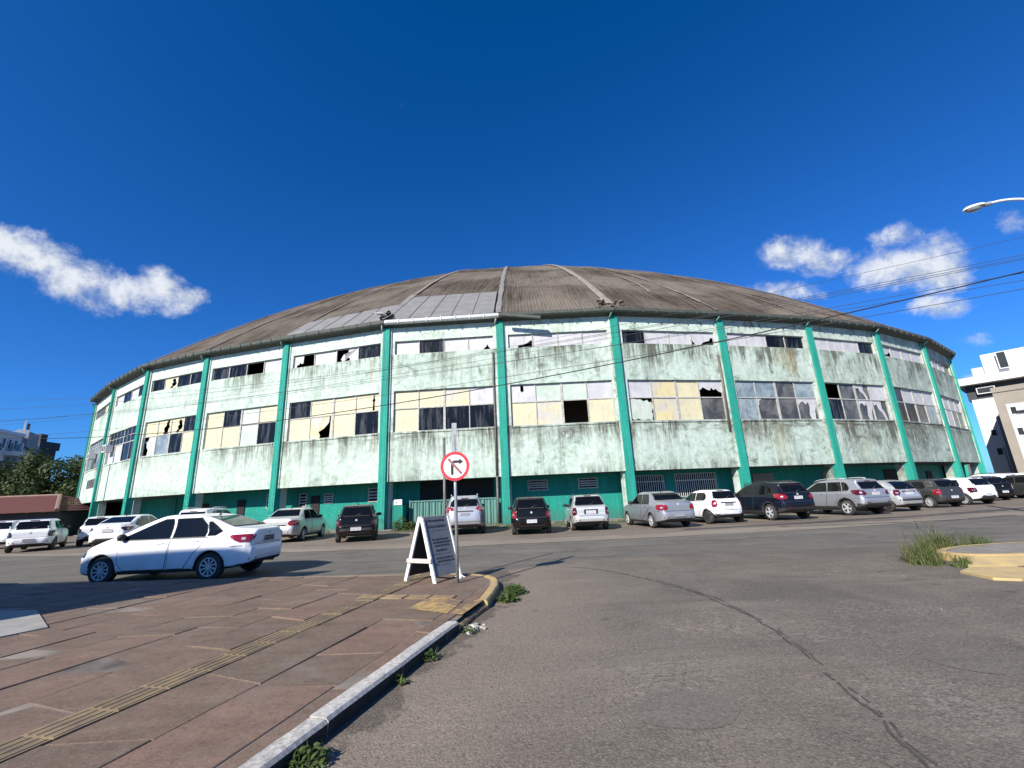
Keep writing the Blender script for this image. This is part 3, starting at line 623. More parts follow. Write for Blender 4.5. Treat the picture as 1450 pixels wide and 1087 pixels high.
# panes: Y cream, W chalky white, S stained cream, M minty, T hazy glass, G dark glass, K smoked, B empty; lower case = broken remains of a pane
MID = {0: ('TTTK', 'TKTT'), 1: ('GGGG', 'WWGG'), 2: ('YcdG', 'aTGY'), 3: ('YGMY', 'YYMG'), 4: ('GYYo', 'YpYG'), 5: ('YYSW', 'YGGG'), 6: ('qMMW', 'YSBY'),
       7: ('WSYb', 'gSYe'), 8: ('TTKT', 'TrKt'), 9: ('BKuW', 'GKtu'), 10: ('GWWv', 'GGKT'), 11: ('WWWW', 'KWKK'), 12: ('WWWW', 'KKWK')}
UPP = {0: 'eKdK', 1: 'WGWG', 2: 'GdGG', 3: 'GGBW', 4: 'fWxG', 5: 'WGWy', 6: 'zWWW', 7: 'GWWs', 8: 'WWGG', 9: 'WWWG', 10: 'zWWW', 11: 'WWWG', 12: 'WGWW'}
# the pieces that are left of a broken pane, in pane units (x right, y up)
SHARD = {
 'a': ('pane_chalk', [[(0.36, 0), (1, 0), (1, 1), (0.42, 1), (0.30, 0.72), (0.22, 0.80), (0.26, 0.45), (0.40, 0.30)]]),
 'b': ('pane_chalk', [[(0, 0.42), (0.10, 0.50), (0.18, 0.62), (0.30, 0.52), (0.36, 0.46), (0.48, 0.42), (0.55, 0.60), (0.64, 0.44), (0.74, 0.52), (0.86, 0.34), (1, 0.26), (1, 1), (0, 1)]]),
 'c': ('pane_cream', [[(0, 0), (0.42, 0), (0.50, 0.22), (0.44, 0.40), (0.52, 0.56), (0.60, 0.60), (0.62, 0.86), (0.70, 0.94), (0.74, 1), (0, 1)], [(0.78, 0.04), (1, 0), (1, 1), (0.86, 1), (0.82, 0.70), (0.90, 0.52), (0.80, 0.30)]]),
 'd': ('pane_cream', [[(0, 0), (0.46, 0), (0.44, 0.16), (0.58, 0.28), (0.50, 0.44), (0.62, 0.56), (0.54, 0.80), (0.66, 0.92), (0.80, 0.86), (0.84, 0.62), (0.90, 0.40), (0.82, 0.22), (0.66, 0.16), (0.60, 0), (1, 0), (1, 1), (0, 1)]]),
 'e': ('pane_smoked', [[(0.06, 0), (1, 0), (1, 1), (0.10, 1), (0.0, 0.86), (0.08, 0.72), (0.02, 0.6), (0.10, 0.35)]]),
 'f': ('pane_chalk', [[(0, 0), (0.10, 0), (0.16, 0.30), (0.22, 0.22), (0.28, 0.44), (0.34, 0.30), (0.44, 0.34), (0.46, 1), (0, 1)]]),
 'g': ('pane_mint', [[(0.05, 0.06), (0.22, 0.02), (0.30, 0.08), (0.42, 0.03), (0.60, 0.0), (0.72, 0.05), (0.92, 0.0), (0.97, 0.3), (0.92, 0.36), (1, 0.6), (0.95, 0.84), (0.86, 0.80), (0.78, 0.92), (0.62, 0.86), (0.5, 0.95), (0.34, 0.94), (0.1, 1), (0, 0.7), (0.06, 0.52), (0, 0.3)]]),
 'o': ('pane_cream', [[(0, 0), (0.70, 0), (0.72, 0.52), (0.68, 0.62), (0.72, 0.72), (0.74, 1), (0, 1)], [(0.80, 0), (1, 0), (1, 1), (0.78, 1), (0.78, 0.74), (0.82, 0.64), (0.78, 0.50)]]),
 'p': ('pane_cream_stained', [[(0, 0), (0.44, 0), (0.46, 0.14), (0.38, 0.30), (0.62, 0.44), (0.78, 0.62), (0.84, 0.72), (0.86, 1), (0, 1)], [(0.88, 0), (1, 0), (1, 1), (0.92, 1), (0.90, 0.4)]]),
 'q': ('pane_chalk', [[(0, 0), (1, 0), (1, 1), (0.52, 1), (0.54, 0.66), (0.46, 0.56), (0.40, 0.66), (0.40, 1), (0, 1)]]),
 'r': ('pane_chalk', [[(0, 0.62), (0.08, 0.70), (0.10, 0.88), (0.22, 0.94), (0.20, 1), (0, 1)], [(0, 0), (0.06, 0), (0.04, 0.3), (0, 0.34)]]),
 's': ('pane_chalk', [[(0, 0.9), (0.04, 0.35), (0.16, 0), (0.40, 0), (0.50, 0.18), (0.66, 0.30), (0.80, 0.34), (0.88, 0.62), (1, 0.55), (1, 1), (0, 1)]]),
 't': ('pane_chalk', [[(0, 1), (0.06, 0.66), (0.16, 0.80), (0.30, 0.86), (0.44, 0.70), (0.58, 0.84), (0.62, 0.60), (0.54, 0.20), (0.60, 0), (0.82, 0), (0.86, 0.40), (0.96, 0.62), (1, 1)]]),
 'u': ('pane_chalk', [[(0.05, 1), (0.12, 0.74), (0.30, 0.82), (0.36, 0.55), (0.56, 0.36), (0.70, 0.0), (0.84, 0), (0.76, 0.34), (0.60, 0.62), (0.62, 1)]]),
 'v': ('pane_chalk', [[(0.18, 0), (1, 0.06), (1, 1), (0.04, 1), (0.10, 0.5)]]),
 'x': ('pane_chalk', [[(0.18, 0.20), (0.26, 0.02), (0.40, 0.10), (0.34, 0.30), (0.36, 0.62), (0.52, 0.72), (0.56, 0.96), (0.2, 1), (1, 1), (1, 0), (0.60, 0), (0.62, 0.20), (0.46, 0.36), (0.42, 0.5), (0.30, 0.60), (0.24, 0.36)]]),
 'y': ('pane_chalk', [[(0, 0), (0.58, 0), (0.72, 0.26), (0.76, 0.44), (0.82, 0.20), (0.90, 0), (1, 0), (1, 1), (0, 1)]]),
 'z': ('pane_chalk', [[(0, 0), (0.38, 0), (0.40, 0.18), (0.62, 0.22), (0.80, 0.36), (0.96, 0.56), (1, 0.58), (1, 1), (0, 1)]]),
}
PANEMAT = {'Y': 'pane_cream', 'W': 'pane_chalk', 'S': 'pane_cream_stained', 'M': 'pane_mint', 'T': 'pane_hazy', 'G': 'pane_dark', 'K': 'pane_smoked'}
def make_pane(b, win, code, u0, u1, z0, z1, rnd):
    if code == 'B': return
    mb = MB(); d = -0.155+rnd.uniform(-0.012, 0.012); tl = rnd.uniform(-0.008, 0.008)
    if code in 'turev':                          # a smoked sheet still hangs behind the torn film
        b2 = MB(); b2.quad([b.p(u0, z0, -0.19), b.p(u1, z0, -0.19), b.p(u1, z1, -0.19), b.p(u0, z1, -0.19)]); b2.build('pane', 'pane_smoked', win)
    if code in PANEMAT: mt, polys = PANEMAT[code], [[(0, 0), (1, 0), (1, 1), (0, 1)]]
    else: mt, polys = SHARD[code]
    for pl in polys:
        f = [b.p(u0+(u1-u0)*x, z0+(z1-z0)*y, d+tl*y) for x, y in pl]; bk = [b.p(u0+(u1-u0)*x, z0+(z1-z0)*y, d-0.012+tl*y) for x, y in pl]
        mb.quad(f); mb.quad(bk[::-1])
        for i in range(len(f)): j = (i+1) % len(f); mb.quad([f[j], f[i], bk[i], bk[j]])
    mb.build('pane', mt, win)
rnd = random.Random(3)
for k in VIS:
    b = Bay(k); w = b.w; e0, e1 = 0.235, w-0.235; s0, s1 = 0.07*w, 0.94*w
    # solid parts of the facade, butted end to end between the pillars
    mb = MB(); b.slab(mb, e0, e1, ZA, ZM0-0.002, -0.22, 0.0); b.slab(mb, e0+0.3, e1-0.3, ZM0-0.10, ZM0-0.02, 0.0, 0.05); mb.build('apron_panel', 'mint_plaster', arena)
    mb = MB(); b.slab(mb, e0, e1, ZM1, ZU0-0.002, -0.22, 0.0); mb.build('spandrel_panel', 'mint_plaster', arena)
    mb = MB(); b.slab(mb, e0, e1, ZU1, ZW, -0.22, 0.0); mb.build('frieze_panel', 'pale_plaster', arena)
    for (q0, q1) in ((e0, s0), (s1, e1)):
        for (za, zb) in ((ZM0, ZM1-0.002), (ZU0, ZU1-0.002)):
            mb = MB(); b.slab(mb, q0, q1, za, zb, -0.22, -0.003); mb.build('window_jamb', 'pale_plaster', arena)
    def ws(mb, u0, u1, z0, z1, d0, d1): b.slab(mb, u0, u1, z0, z1, d0-0.055, d1-0.055)
    # the big window: frame with one transom, thick centre post, two thin mullions, eight panes
    mb = MB(); U = [s0, s0+0.245*(s1-s0), s0+0.50*(s1-s0), s0+0.745*(s1-s0), s1]
    fr = 0.05
    ws(mb, s0, s1, ZM0, ZM0+fr, -0.14, -0.05); ws(mb, s0, s1, ZM1-fr-0.002, ZM1-0.002, -0.14, -0.05)
    ws(mb, s0, s0+fr, ZM0+fr, ZM1-fr-0.002, -0.14, -0.052); ws(mb, s1-fr, s1, ZM0+fr, ZM1-fr-0.002, -0.14, -0.052)
    ws(mb, s0+fr, s1-fr, ZT-0.035, ZT+0.035, -0.13, -0.055)
    for i, hw in ((1, 0.028), (2, 0.07), (3, 0.028)):
        ws(mb, U[i]-hw, U[i]+hw, ZM0+fr, ZT-0.035, -0.135, -0.05); ws(mb, U[i]-hw, U[i]+hw, ZT+0.035, ZM1-fr-0.002, -0.135, -0.05)
    if k in (0, 1, 12):                         # steel windows with finer bars
        for i in range(4):
            um = (U[i]+U[i+1])/2; ws(mb, um-0.02, um+0.02, ZT+0.035, ZM1-fr-0.002, -0.13, -0.06)
        ws(mb, s0+fr, s1-fr, 8.03, 8.07, -0.128, -0.062)
    win = mb.build('window', 'window_frame_paint', arena)
    for row, (z0, z1) in ((0, (ZT+0.035, ZM1-fr-0.002)), (1, (ZM0+fr, ZT-0.035))):
        for i in range(4): make_pane(b, win, MID[k][row][i], U[i]+0.03, U[i+1]-0.03, z0, z1, rnd)
    mb = MB()
    ws(mb, s0, s1, ZU0, ZU0+fr, -0.14, -0.05); ws(mb, s0, s1, ZU1-fr-0.002, ZU1-0.002, -0.14, -0.05)
    ws(mb, s0, s0+fr, ZU0+fr, ZU1-fr-0.002, -0.14, -0.052); ws(mb, s1-fr, s1, ZU0+fr, ZU1-fr-0.002, -0.14, -0.052)
    for i in (1, 2, 3): ws(mb, U[i]-0.03, U[i]+0.03, ZU0+fr, ZU1-fr-0.002, -0.135, -0.05)
    win = mb.build('strip_window', 'window_frame_paint', arena)
    for i in range(4): make_pane(b, win, UPP[k][i], U[i]+0.03, U[i+1]-0.03, ZU0+fr, ZU1-fr-0.002, rnd)
    # recessed ground floor
    mb = MB(); b.slab(mb, 0, w, 0, ZA-0.005, DW(k)-0.2, DW(k)); mb.build('ground_floor_wall', 'turquoise_wall', arena)
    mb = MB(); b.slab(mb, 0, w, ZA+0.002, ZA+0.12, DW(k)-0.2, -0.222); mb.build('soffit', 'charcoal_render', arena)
    mb = MB(); b.slab(mb, -0.1, w+0.1, 0, 0.06, -3.2, 0.5); mb.build('plinth', 'grey_concrete', arena)
    # the rooms behind the windows
    mb = MB(); b.slab(mb, 0, w, ZA+0.13, ZW, -5.2, -5.0); mb.build('inner_wall', 'grey_concrete', arena)
    mb = MB(); b.slab(mb, 0, w, ZM0-0.9, ZM0-0.8, -5.0, -0.222); b.slab(mb, 0, w, 9.6, 9.75, -5.0, -0.222); mb.build('inner_floor', 'grey_concrete', arena)
for k, d0 in ((3, -3.1), (8, -2.7)):
    b = Bay(k); mb = MB(); b.slab(mb, -0.1, 0.1, 0, ZA, d0-0.2, -1.66); mb.build('return_wall', 'turquoise_wall', arena)
# pillars, white piers behind them, rain elbows
for k in range(0, 14):
    a0, a1 = Bay((k-1) % NB), Bay(k % NB)
    n = (a0.n+a1.n).normalized(); t = Vector((-n.y, n.x)); c = P2(k)
    def q(u, z, d): p = c+t*u+n*d; return Vector((p.x, p.y, z))
    mb = MB()
    for (z0, z1, o0, o1) in ((0.0, 2.3, 0.225, 0.22), (2.3, 13.0, 0.22, 0.20)):
        mb.hexa([q(-0.235, z0, o0), q(0.235, z0, o0), q(0.235, z0, -0.23), q(-0.235, z0, -0.23)], [q(-0.235, z1, o1), q(0.235, z1, o1), q(0.235, z1, -0.23), q(-0.235, z1, -0.23)], 0)
        for gx in (-0.12, 0.12): mb.hexa([q(gx-0.012, z0, o0+0.012), q(gx+0.012, z0, o0+0.012), q(gx+0.012, z0, o0-0.002), q(gx-0.012, z0, o0-0.002)], [q(gx-0.012, z1, o1+0.012), q(gx+0.012, z1, o1+0.012), q(gx+0.012, z1, o1-0.002), q(gx-0.012, z1, o1-0.002)], 0)
    pl = mb.build('pillar', ['turquoise_paint'], arena)
    mb = MB(); mb.hexa([q(-0.33, 0, -0.232), q(0.33, 0, -0.232), q(0.33, 0, -0.72), q(-0.33, 0, -0.72)], [q(-0.33, ZA, -0.232), q(0.33, ZA, -0.232), q(0.33, ZA, -0.72), q(-0.33, ZA, -0.72)], 0, None, lambda p: (p[0]*2+p[1], p[2]+3))
    mb.build('pier', 'pale_plaster', arena)
    for s in (-1, 1):                                                              # whitewashed edge strips beside the shaft
        u0, u1 = (0.237, 0.33) if s > 0 else (-0.33, -0.237)
        mb = MB(); mb.hexa([q(u0, 2.86, 0.07), q(u1, 2.86, 0.07), q(u1, 2.86, 0.004), q(u0, 2.86, 0.004)], [q(u0, 13.0, 0.06), q(u1, 13.0, 0.06), q(u1, 13.0, 0.004), q(u0, 13.0, 0.004)], 0, None, lambda p: (8*k+p[0]*0.3, p[2]))
        mb.build('edge_strip', 'pale_plaster', arena)
    mb = MB(); mb.tube([q(-0.20, 13.20, 0.48), q(-0.21, 13.05, 0.46), q(-0.25, 12.92, 0.34), q(-0.29, 12.78, 0.16)], 0.055, 8)
    mb.build('rain_elbow', 'pale_roof_pipe' if k not in (5, 6) else 'gutter_white', arena, True)
b5 = Bay(5); b8 = Bay(8); b7 = Bay(7)
mb = MB(); mb.tube([b5.p(b5.w-0.52, 2.86, 0.09), b5.p(b5.w-0.50, 6, 0.09), b5.p(b5.w-0.52, 9, 0.09), b5.p(b5.w-0.50, 10.9, 0.09)], 0.06, 8); mb.build('drain_pipe', 'rusty_pipe', arena, True)
mb = MB(); mb.tube([b5.p(b5.w-0.50, 0, 0.1), b5.p(b5.w-0.50, 2.9, 0.1)], 0.07, 8); mb.build('drain_pipe', 'rusty_pipe', arena, True)
mb = MB(); mb.tube([b7.p(b7.w-0.55, 5.2, 0.09), b7.p(b7.w-0.50, 8.2, 0.10), b7.p(b7.w-0.52, 10.4, 0.09)], 0.07, 8); mb.build('drain_pipe', 'rusty_pipe', arena, True)
# plain far side of the drum (turned away from the street)
mb = MB()
for k in range(13, NB):
    b = Bay(k); b.slab(mb, 0, b.w, 0, ZW, -0.22, 0.0)
mb.build('back_wall', 'mint_plaster', arena)
# ------------------------------------------------------------------ dome
EDGE = {}
for k in range(NB):
    n = (P2(k)-BC).normalized(); EDGE[k] = P2(k)+n*0.46
RISE, PW = 28.4, 2.05
def roofz(r): return ZE+RISE*(1-r**PW)
def roof_pt(k, s, r, lift=0.0):
    e = EDGE[k % NB].lerp(EDGE[(k+1) % NB], s); q = BC+(e-BC)*r; return Vector((q.x, q.y, roofz(r)+lift))
# slope lengths for the uv and the sheet courses
RR = [1.0]; 
Rs = np.linspace(1, 0, 400); zz = ZE+RISE*(1-Rs**PW); SL = np.concatenate([[0], np.cumsum(np.hypot(np.diff(zz), np.diff(Rs)*67.2))])
def r_at(s): return float(np.interp(s, SL, Rs))
def gore(k, fine):
    mb_v, mb_f, mb_u = [], [], []
    if fine:
        rows = []
        s = 0.0
        while s < SL[-1]-2.5:
            step = 1.75
            rows += [(s, 0.022), (s+step-0.02, 0.0)]; s += step
        rows.append((min(s, SL[-1]-0.05), 0.0)); ncor, per = 32, 4
    else:
        rows = [(x, 0.0) for x in np.linspace(0, SL[-1]-0.05, 14)]; ncor, per = 1, 1
    nc = ncor*per+1
    for (s, lap) in rows:
        r = r_at(s); course = int((s+0.01)/1.75)
        for j in range(nc):
            x = j/(nc-1); l = lap
            if fine: l += 0.035*r*sin(2*pi*(x*ncor)) + 0.07*mnoise.noise(Vector((x*5+k*5.3, s*0.22, k)))*min(1, s*0.2) + 0.02*mnoise.noise(Vector((x*8+k*8, course*1.3, 7.7)))
            p = roof_pt(k, x, r, l); mb_v.append(tuple(p)); mb_u.append((k*8+x*7.6*max(r, 0.15), s))
    for i in range(len(rows)-1):
        for j in range(nc-1): mb_f.append((i*nc+j, i*nc+j+1, (i+1)*nc+j+1, (i+1)*nc+j))
    me = bpy.data.meshes.new('roof_panel'); me.from_pydata(mb_v, [], mb_f); me.materials.append(MATS['old_roof_sheet'])
    ul = me.uv_layers.new(name='UVMap'); li = np.empty(len(me.loops), dtype=np.int32); me.loops.foreach_get('vertex_index', li)
    ul.data.foreach_set('uv', np.array(mb_u, dtype=np.float32)[li].ravel()); me.polygons.foreach_set('use_smooth', np.ones(len(mb_f), dtype=bool)); me.update()
    obj('roof_panel', me, arena)
for k in range(NB): gore(k, k <= 13 or k >= NB-1)
def ridge(k, s0, s1, hw, lift, mat, name='ridge_cap', seed=0, broken=0.0):
    """a cap laid along the seam over pillar k, hw metres half width"""
    mb = MB(); rd = random.Random(seed*7+k); N = int((s1-s0)/0.9); prev = None
    for i in range(N+1):
        s = s0+(s1-s0)*i/N; r = r_at(s); c = roof_pt(k, 0, r, 0.08+lift); ww = hw*(0.85+0.35*rd.random()*(1 if broken else 0))
        e = (EDGE[(k+1) % NB]-EDGE[(k-1) % NB]).normalized(); L = Vector((e.x, e.y, 0))*ww
        row = (c-L*(0.8+0.4*rd.random()), c-L*0.55+Vector((0, 0, 0.045)), c+L*0.55+Vector((0, 0, 0.045)), c+L*(0.8+0.4*rd.random()))
        if prev and rd.random() >= broken:
            for j in range(3): mb.quad([prev[j], prev[j+1], row[j+1], row[j]])
        prev = row
    mb.build(name, mat, arena)
for k in (0, 1, 2, 3, 4, 9, 10, 11, 12): ridge(k, 0.3, SL[-1]-3, 0.20, 0.0, 'ridge_dark', seed=k)
ridge(5, 7.0, SL[-1]-3, 0.16, 0.0, 'ridge_concrete', seed=5)
ridge(8, 0.3, SL[-1]-3, 0.16, 0.0, 'ridge_dark', seed=8)
ridge(7, 0.9, SL[-1]-3, 0.33, 0.0, 'ridge_concrete', seed=7)
ridge(6, 0.0, SL[-1]-3, 0.22, 0.03, 'sheet_metal', seed=6)
# the pale crumbling line and reddish repair lines that run up between seams
def line_on_roof(k, pts, w, mat, name, seed):
    mb = MB(); rd = random.Random(seed); prev = None; L = []
    for i in range(len(pts)-1):
        for j in range(14): L.append((pts[i][0]+(pts[i+1][0]-pts[i][0])*j/14, pts[i][1]+(pts[i+1][1]-pts[i][1])*j/14))
    for (x, s) in L:
        jx = 0.012*mnoise.noise(Vector((x*9, s, seed))); r = r_at(s); ww = w*(0.4+0.9*rd.random())/7.6
        a, b = roof_pt(k, x+jx-ww, r, 0.14), roof_pt(k, x+jx+ww, r, 0.14)
        if prev: mb.quad([prev[0], prev[1], b, a])
        prev = (a, b)
    mb.build(name, mat, arena)
line_on_roof(7, [(0.52, 28), (0.50, 22), (0.62, 15), (0.66, 9), (0.60, 4.5)], 0.09, 'ridge_concrete', 'roof_crack', 1)
line_on_roof(7, [(0.80, 20), (0.92, 13), (0.96, 5), (0.99, 2)], 0.12, 'ridge_concrete', 'roof_crack', 2)
line_on_roof(7, [(0.16, 12), (0.30, 6)], 0.05, 'ridge_concrete', 'roof_crack', 3)
line_on_roof(9, [(0.1, 9), (0.4, 4), (0.62, 0.6)], 0.07, 'faded_red', 'roof_crack', 4)
line_on_roof(3, [(0.35, 30), (0.4, 14), (0.42, 6)], 0.07, 'ridge_concrete', 'roof_crack', 6)
line_on_roof(2, [(0.6, 30), (0.62, 14), (0.6, 3)], 0.07, 'ridge_concrete', 'roof_crack', 7)
# newer grey metal sheets on two bays, five sheets each with standing seams
def metal(k, x0, x1, s0, s1, lean=0.0):
    mb = MB(); rows = 10; pr = None
    for i in range(rows+1):
        s = s0+(s1-s0)*i/rows; r = r_at(s); a = roof_pt(k, x0, r, 0.13); b = roof_pt(k, x1, r, 0.13)
        c1 = roof_pt(k, x1-0.004, r, 0.13); c2 = roof_pt(k, x1-0.004, r, 0.19)
        if pr: mb.quad([pr[0], pr[2], c1, a]); mb.quad([pr[2], pr[3], c2, c1]); mb.quad([pr[3], pr[1], b, c2])
        pr = (a, b, c1, c2)
    mb.build('metal_sheet', 'sheet_metal', arena)
for i in range(5): metal(5, 0.03+i*0.186, 0.03+(i+1)*0.186, -0.0, 5.9)
for i in range(5): metal(4, 0.02+i*0.19, 0.02+(i+1)*0.19, 0.0, 3.0+i*0.2)
ridge(5, 0.2, 6.6, 0.30, 0.06, 'sheet_metal', seed=15)
# gutters
for k in list(range(0, 13)):
    e0, e1 = EDGE[k], EDGE[k+1]; t = (e1-e0).normalized(); n = Vector((t.y, -t.x)); mb = MB()
    prof = [(0.0, 0.02), (0.06, -0.02), (0.17, -0.02), (0.19, 0.02), (0.17, -0.16), (0.10, -0.24), (0.0, -0.26), (-0.05, -0.2)]
    a = [e0+n*p[0] for p in prof]; c = [e1+n*p[0] for p in prof]
    for i in range(len(prof)-1): mb.quad([(a[i].x, a[i].y, ZE+prof[i][1]), (a[i+1].x, a[i+1].y, ZE+prof[i+1][1]), (c[i+1].x, c[i+1].y, ZE+prof[i+1][1]), (c[i].x, c[i].y, ZE+prof[i][1])][::-1])
    for j in range(1, 8):                        # brackets
        p = e0.lerp(e1, j/8); mb.box((p.x+n.x*0.10, p.y+n.y*0.10, ZE-0.10), (0.04, 0.24, 0.30), atan2(t.y, t.x))
    g_ = mb.build('gutter', 'gutter_white' if k == 5 else 'gutter_old', arena)
    b = Bay(k); mb = MB(); mb.quad([b.p(0, ZW+0.004, 0.0), b.p(b.w, ZW+0.004, 0.0), (e1.x, e1.y, ZE-0.12), (e0.x, e0.y, ZE-0.12)])
    mb.build('eave_board', 'gutter_old', arena)
# broken eave bits: the loosened gutter length, the torn white flap and the shattered ridge end
b6 = Bay(6); mb = MB()
mb.hexa([b6.p(0.3, 13.02, 1.02), b6.p(2.7, 12.70, 1.02), b6.p(2.7, 12.70, 0.80), b6.p(0.3, 13.02, 0.80)], [b6.p(0.3, 13.18, 1.02), b6.p(2.7, 12.88, 1.02), b6.p(2.7, 12.88, 0.80), b6.p(0.3, 13.18, 0.80)])
mb.build('loose_gutter', 'gutter_old', arena)
rd = random.Random(11); mb = MB(); c = EDGE[5]
for i in range(9):
    M = Matrix.Translation((c.x+rd.uniform(-0.45, 0.55), c.y+rd.uniform(-0.2, 0.3), ZE+rd.uniform(0.0, 0.65))) @ Matrix.Rotation(rd.uniform(-0.7, 0.7), 4, 'Y') @ Matrix.Rotation(rd.uniform(-0.8, 0.8), 4, 'X')
    mb.box((0, 0, 0), (rd.uniform(0.4, 0.9), rd.uniform(0.2, 0.5), 0.03), 0, rd.choice((0, 0, 1)), M)
mb.build('torn_flap', ['torn_sheet_white', 'black_plastic'], arena)
mb = MB(); c = EDGE[7]
for i in range(12):
    M = Matrix.Translation((c.x+rd.uniform(-1.1, 0.8), c.y+rd.uniform(0.1, 0.9), ZE+rd.uniform(0.15, 0.75))) @ Matrix.Rotation(rd.uniform(-0.9, 0.9), 4, 'Y') @ Matrix.Rotation(rd.uniform(-0.6, 0.6), 4, 'X') @ Matrix.Rotation(rd.uniform(0, 3), 4, 'Z')
    mb.box((0, 0, 0), (rd.uniform(0.3, 0.8), rd.uniform(0.15, 0.4), 0.04), 0, 0 if rd.random() < 0.75 else 1, M)
mb.build('shattered_ridge_end', ['ridge_concrete', 'black_plastic'], arena)
# ------------------------------------------------------------------ ground floor openings
def small_window(k, u0, u1, z0, z1, kind, frame='window_frame_paint'):
    b = Bay(k); d = DW(k); mb = MB(); f = 0.06
    b.slab(mb, u0, u1, z0, z0+f, d, d+0.05); b.slab(mb, u0, u1, z1-f, z1, d, d+0.05); b.slab(mb, u0, u0+f, z0+f, z1-f, d, d+0.048); b.slab(mb, u1-f, u1, z0+f, z1-f, d, d+0.048)
    fr = mb.build('ground_window', frame, arena)
    mb = MB(); b.slab(mb, u0+f, u1-f, z0+f, z1-f, d+0.003, d+0.012); mb.build('pane', 'pane_dark', fr)
    if kind == 'louvre':
        for i in range(1, 4):
            z = z0+f+(z1-z0-2*f)*i/4; mb = MB(); b.slab(mb, u0+f, u1-f, z-0.03, z+0.03, d+0.014, d+0.04); mb.build('slat', 'light_grey_render', fr)
    else:
        n = int((u1-u0)/0.15)
        for i in range(1, n):
            u = u0+(u1-u0)*i/n; mb = MB(); b.slab(mb, u-0.014, u+0.014, z0+f, z1-f, d+0.05, d+0.075); mb.build('bar', 'lamp_white', fr)
        mb = MB(); b.slab(mb, u0, u1, z0+(z1-z0)*0.68, z0+(z1-z0)*0.68+0.04, d+0.076, d+0.09); mb.build('rail', 'lamp_white', fr)
small_window(6, 1.35, 2.65, 1.95, 2.62, 'louvre'); small_window(6, 4.6, 5.85, 1.95, 2.62, 'louvre')
small_window(7, 0.7, 3.1, 1.25, 2.62, 'bars'); small_window(7, 3.9, 6.9, 1.15, 2.66, 'bars')
small_window(4, 6.0, 7.5, 1.7, 2.62, 'louvre'); small_window(4, 2.6, 3.3, 1.75, 2.4, 'louvre'); small_window(4, 0.6, 1.2, 1.6, 2.5, 'louvre')
small_window(3, 5.2, 6.9, 1.6, 2.6, 'louvre'); small_window(8, 1.4, 2.5, 1.75, 2.5, 'louvre')
# doorways and boards
def board(name, k, u0, u1, z0, z1, mat, d0=None, d1=None):
    b = Bay(k); d0 = DW(k) if d0 is None else d0; d1 = DW(k)+0.07 if d1 is None else d1; mb = MB(); b.slab(mb, u0, u1, z0, z1, d0, d1); return mb.build(name, mat, arena)
board('grey_board', 8, 2.9, 4.7, 1.3, 2.5, 'grey_concrete'); board('meter_box', 8, 5.2, 5.9, 1.5, 1.95, 'light_grey_render')
board('grey_board', 9, 1.9, 3.6, 1.4, 2.5, 'grey_concrete'); board('meter_box', 9, 4.9, 5.6, 1.4, 1.75, 'light_grey_render')
board('door', 2, 3.6, 4.6, 0.06, 2.2, 'dark_inside'); board('door', 3, 2.6, 3.3, 0.06, 2.3, 'dark_inside'); board('door', 4, 1.55, 2.25, 0.06, 2.3, 'dark_inside'); board('door', 12, 2, 3.4, 0.06, 2.2, 'dark_inside')
board('door', 11, 3.0, 4.6, 0.06, 2.3, 'dark_inside'); board('door', 10, 2.4, 5.2, 0.06, 2.5, 'dark_inside')
board('notice_plate', 5, 0.62, 1.12, 1.45, 1.78, 'sign_white', -0.35, -0.30); board('side_wall', 5, 0.55, 1.15, 0.06, 1.44, 'turquoise_wall', -1.64, -0.36)
mb = MB(); b5.slab(mb, 0.72, 0.80, 1.56, 1.64, -0.299, -0.296); mb.build('printed_mark', 'sign_black', arena)
# corrugated sheet gate in the bay behind the parked silver car, dark void above it
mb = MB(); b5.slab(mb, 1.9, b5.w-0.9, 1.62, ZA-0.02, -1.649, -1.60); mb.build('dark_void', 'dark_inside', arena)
gate = None
for i in range(14):
    u0 = 1.45+i*0.39; mb = MB(); N = 8
    for j in range(N):
        x0, x1 = u0+0.385*j/N, u0+0.385*(j+1)/N; d0_, d1_ = (-1.15 + 0.05*(1 if (j//2) % 2 else 0)), (-1.15 + 0.05*(1 if ((j+1)//2) % 2 else 0))
        mb.quad([b5.p(x0, 0.08, d0_), b5.p(x1, 0.08, d1_), b5.p(x1, 1.58, d1_), b5.p(x0, 1.58, d0_)])
    b5.slab(mb, u0+0.37, u0+0.388, 0.08, 1.60, -1.16, -1.08)
    if gate is None:
        fb = MB(); b5.slab(fb, 1.40, 6.92, 1.59, 1.66, -1.2, -1.06); b5.slab(fb, 1.36, 1.44, 0.06, 1.7, -1.2, -1.05); gate = fb.build('gate', 'teal_gate_paint', arena)
    mb.build('gate_sheet', 'teal_gate_paint', gate)
b1 = Bay(1); b0 = Bay(0)
mb = MB(); b0.slab(mb, 3.4, 6.8, 4.15, 4.95, 0.004, 0.02); w0 = mb.build('small_window', 'pane_smoked', arena)
for i in range(5):
    mb = MB(); b0.slab(mb, 3.4+i*0.84, 3.46+i*0.84, 4.15, 4.95, 0.021, 0.05); mb.build('mullion', 'window_frame_paint', w0)
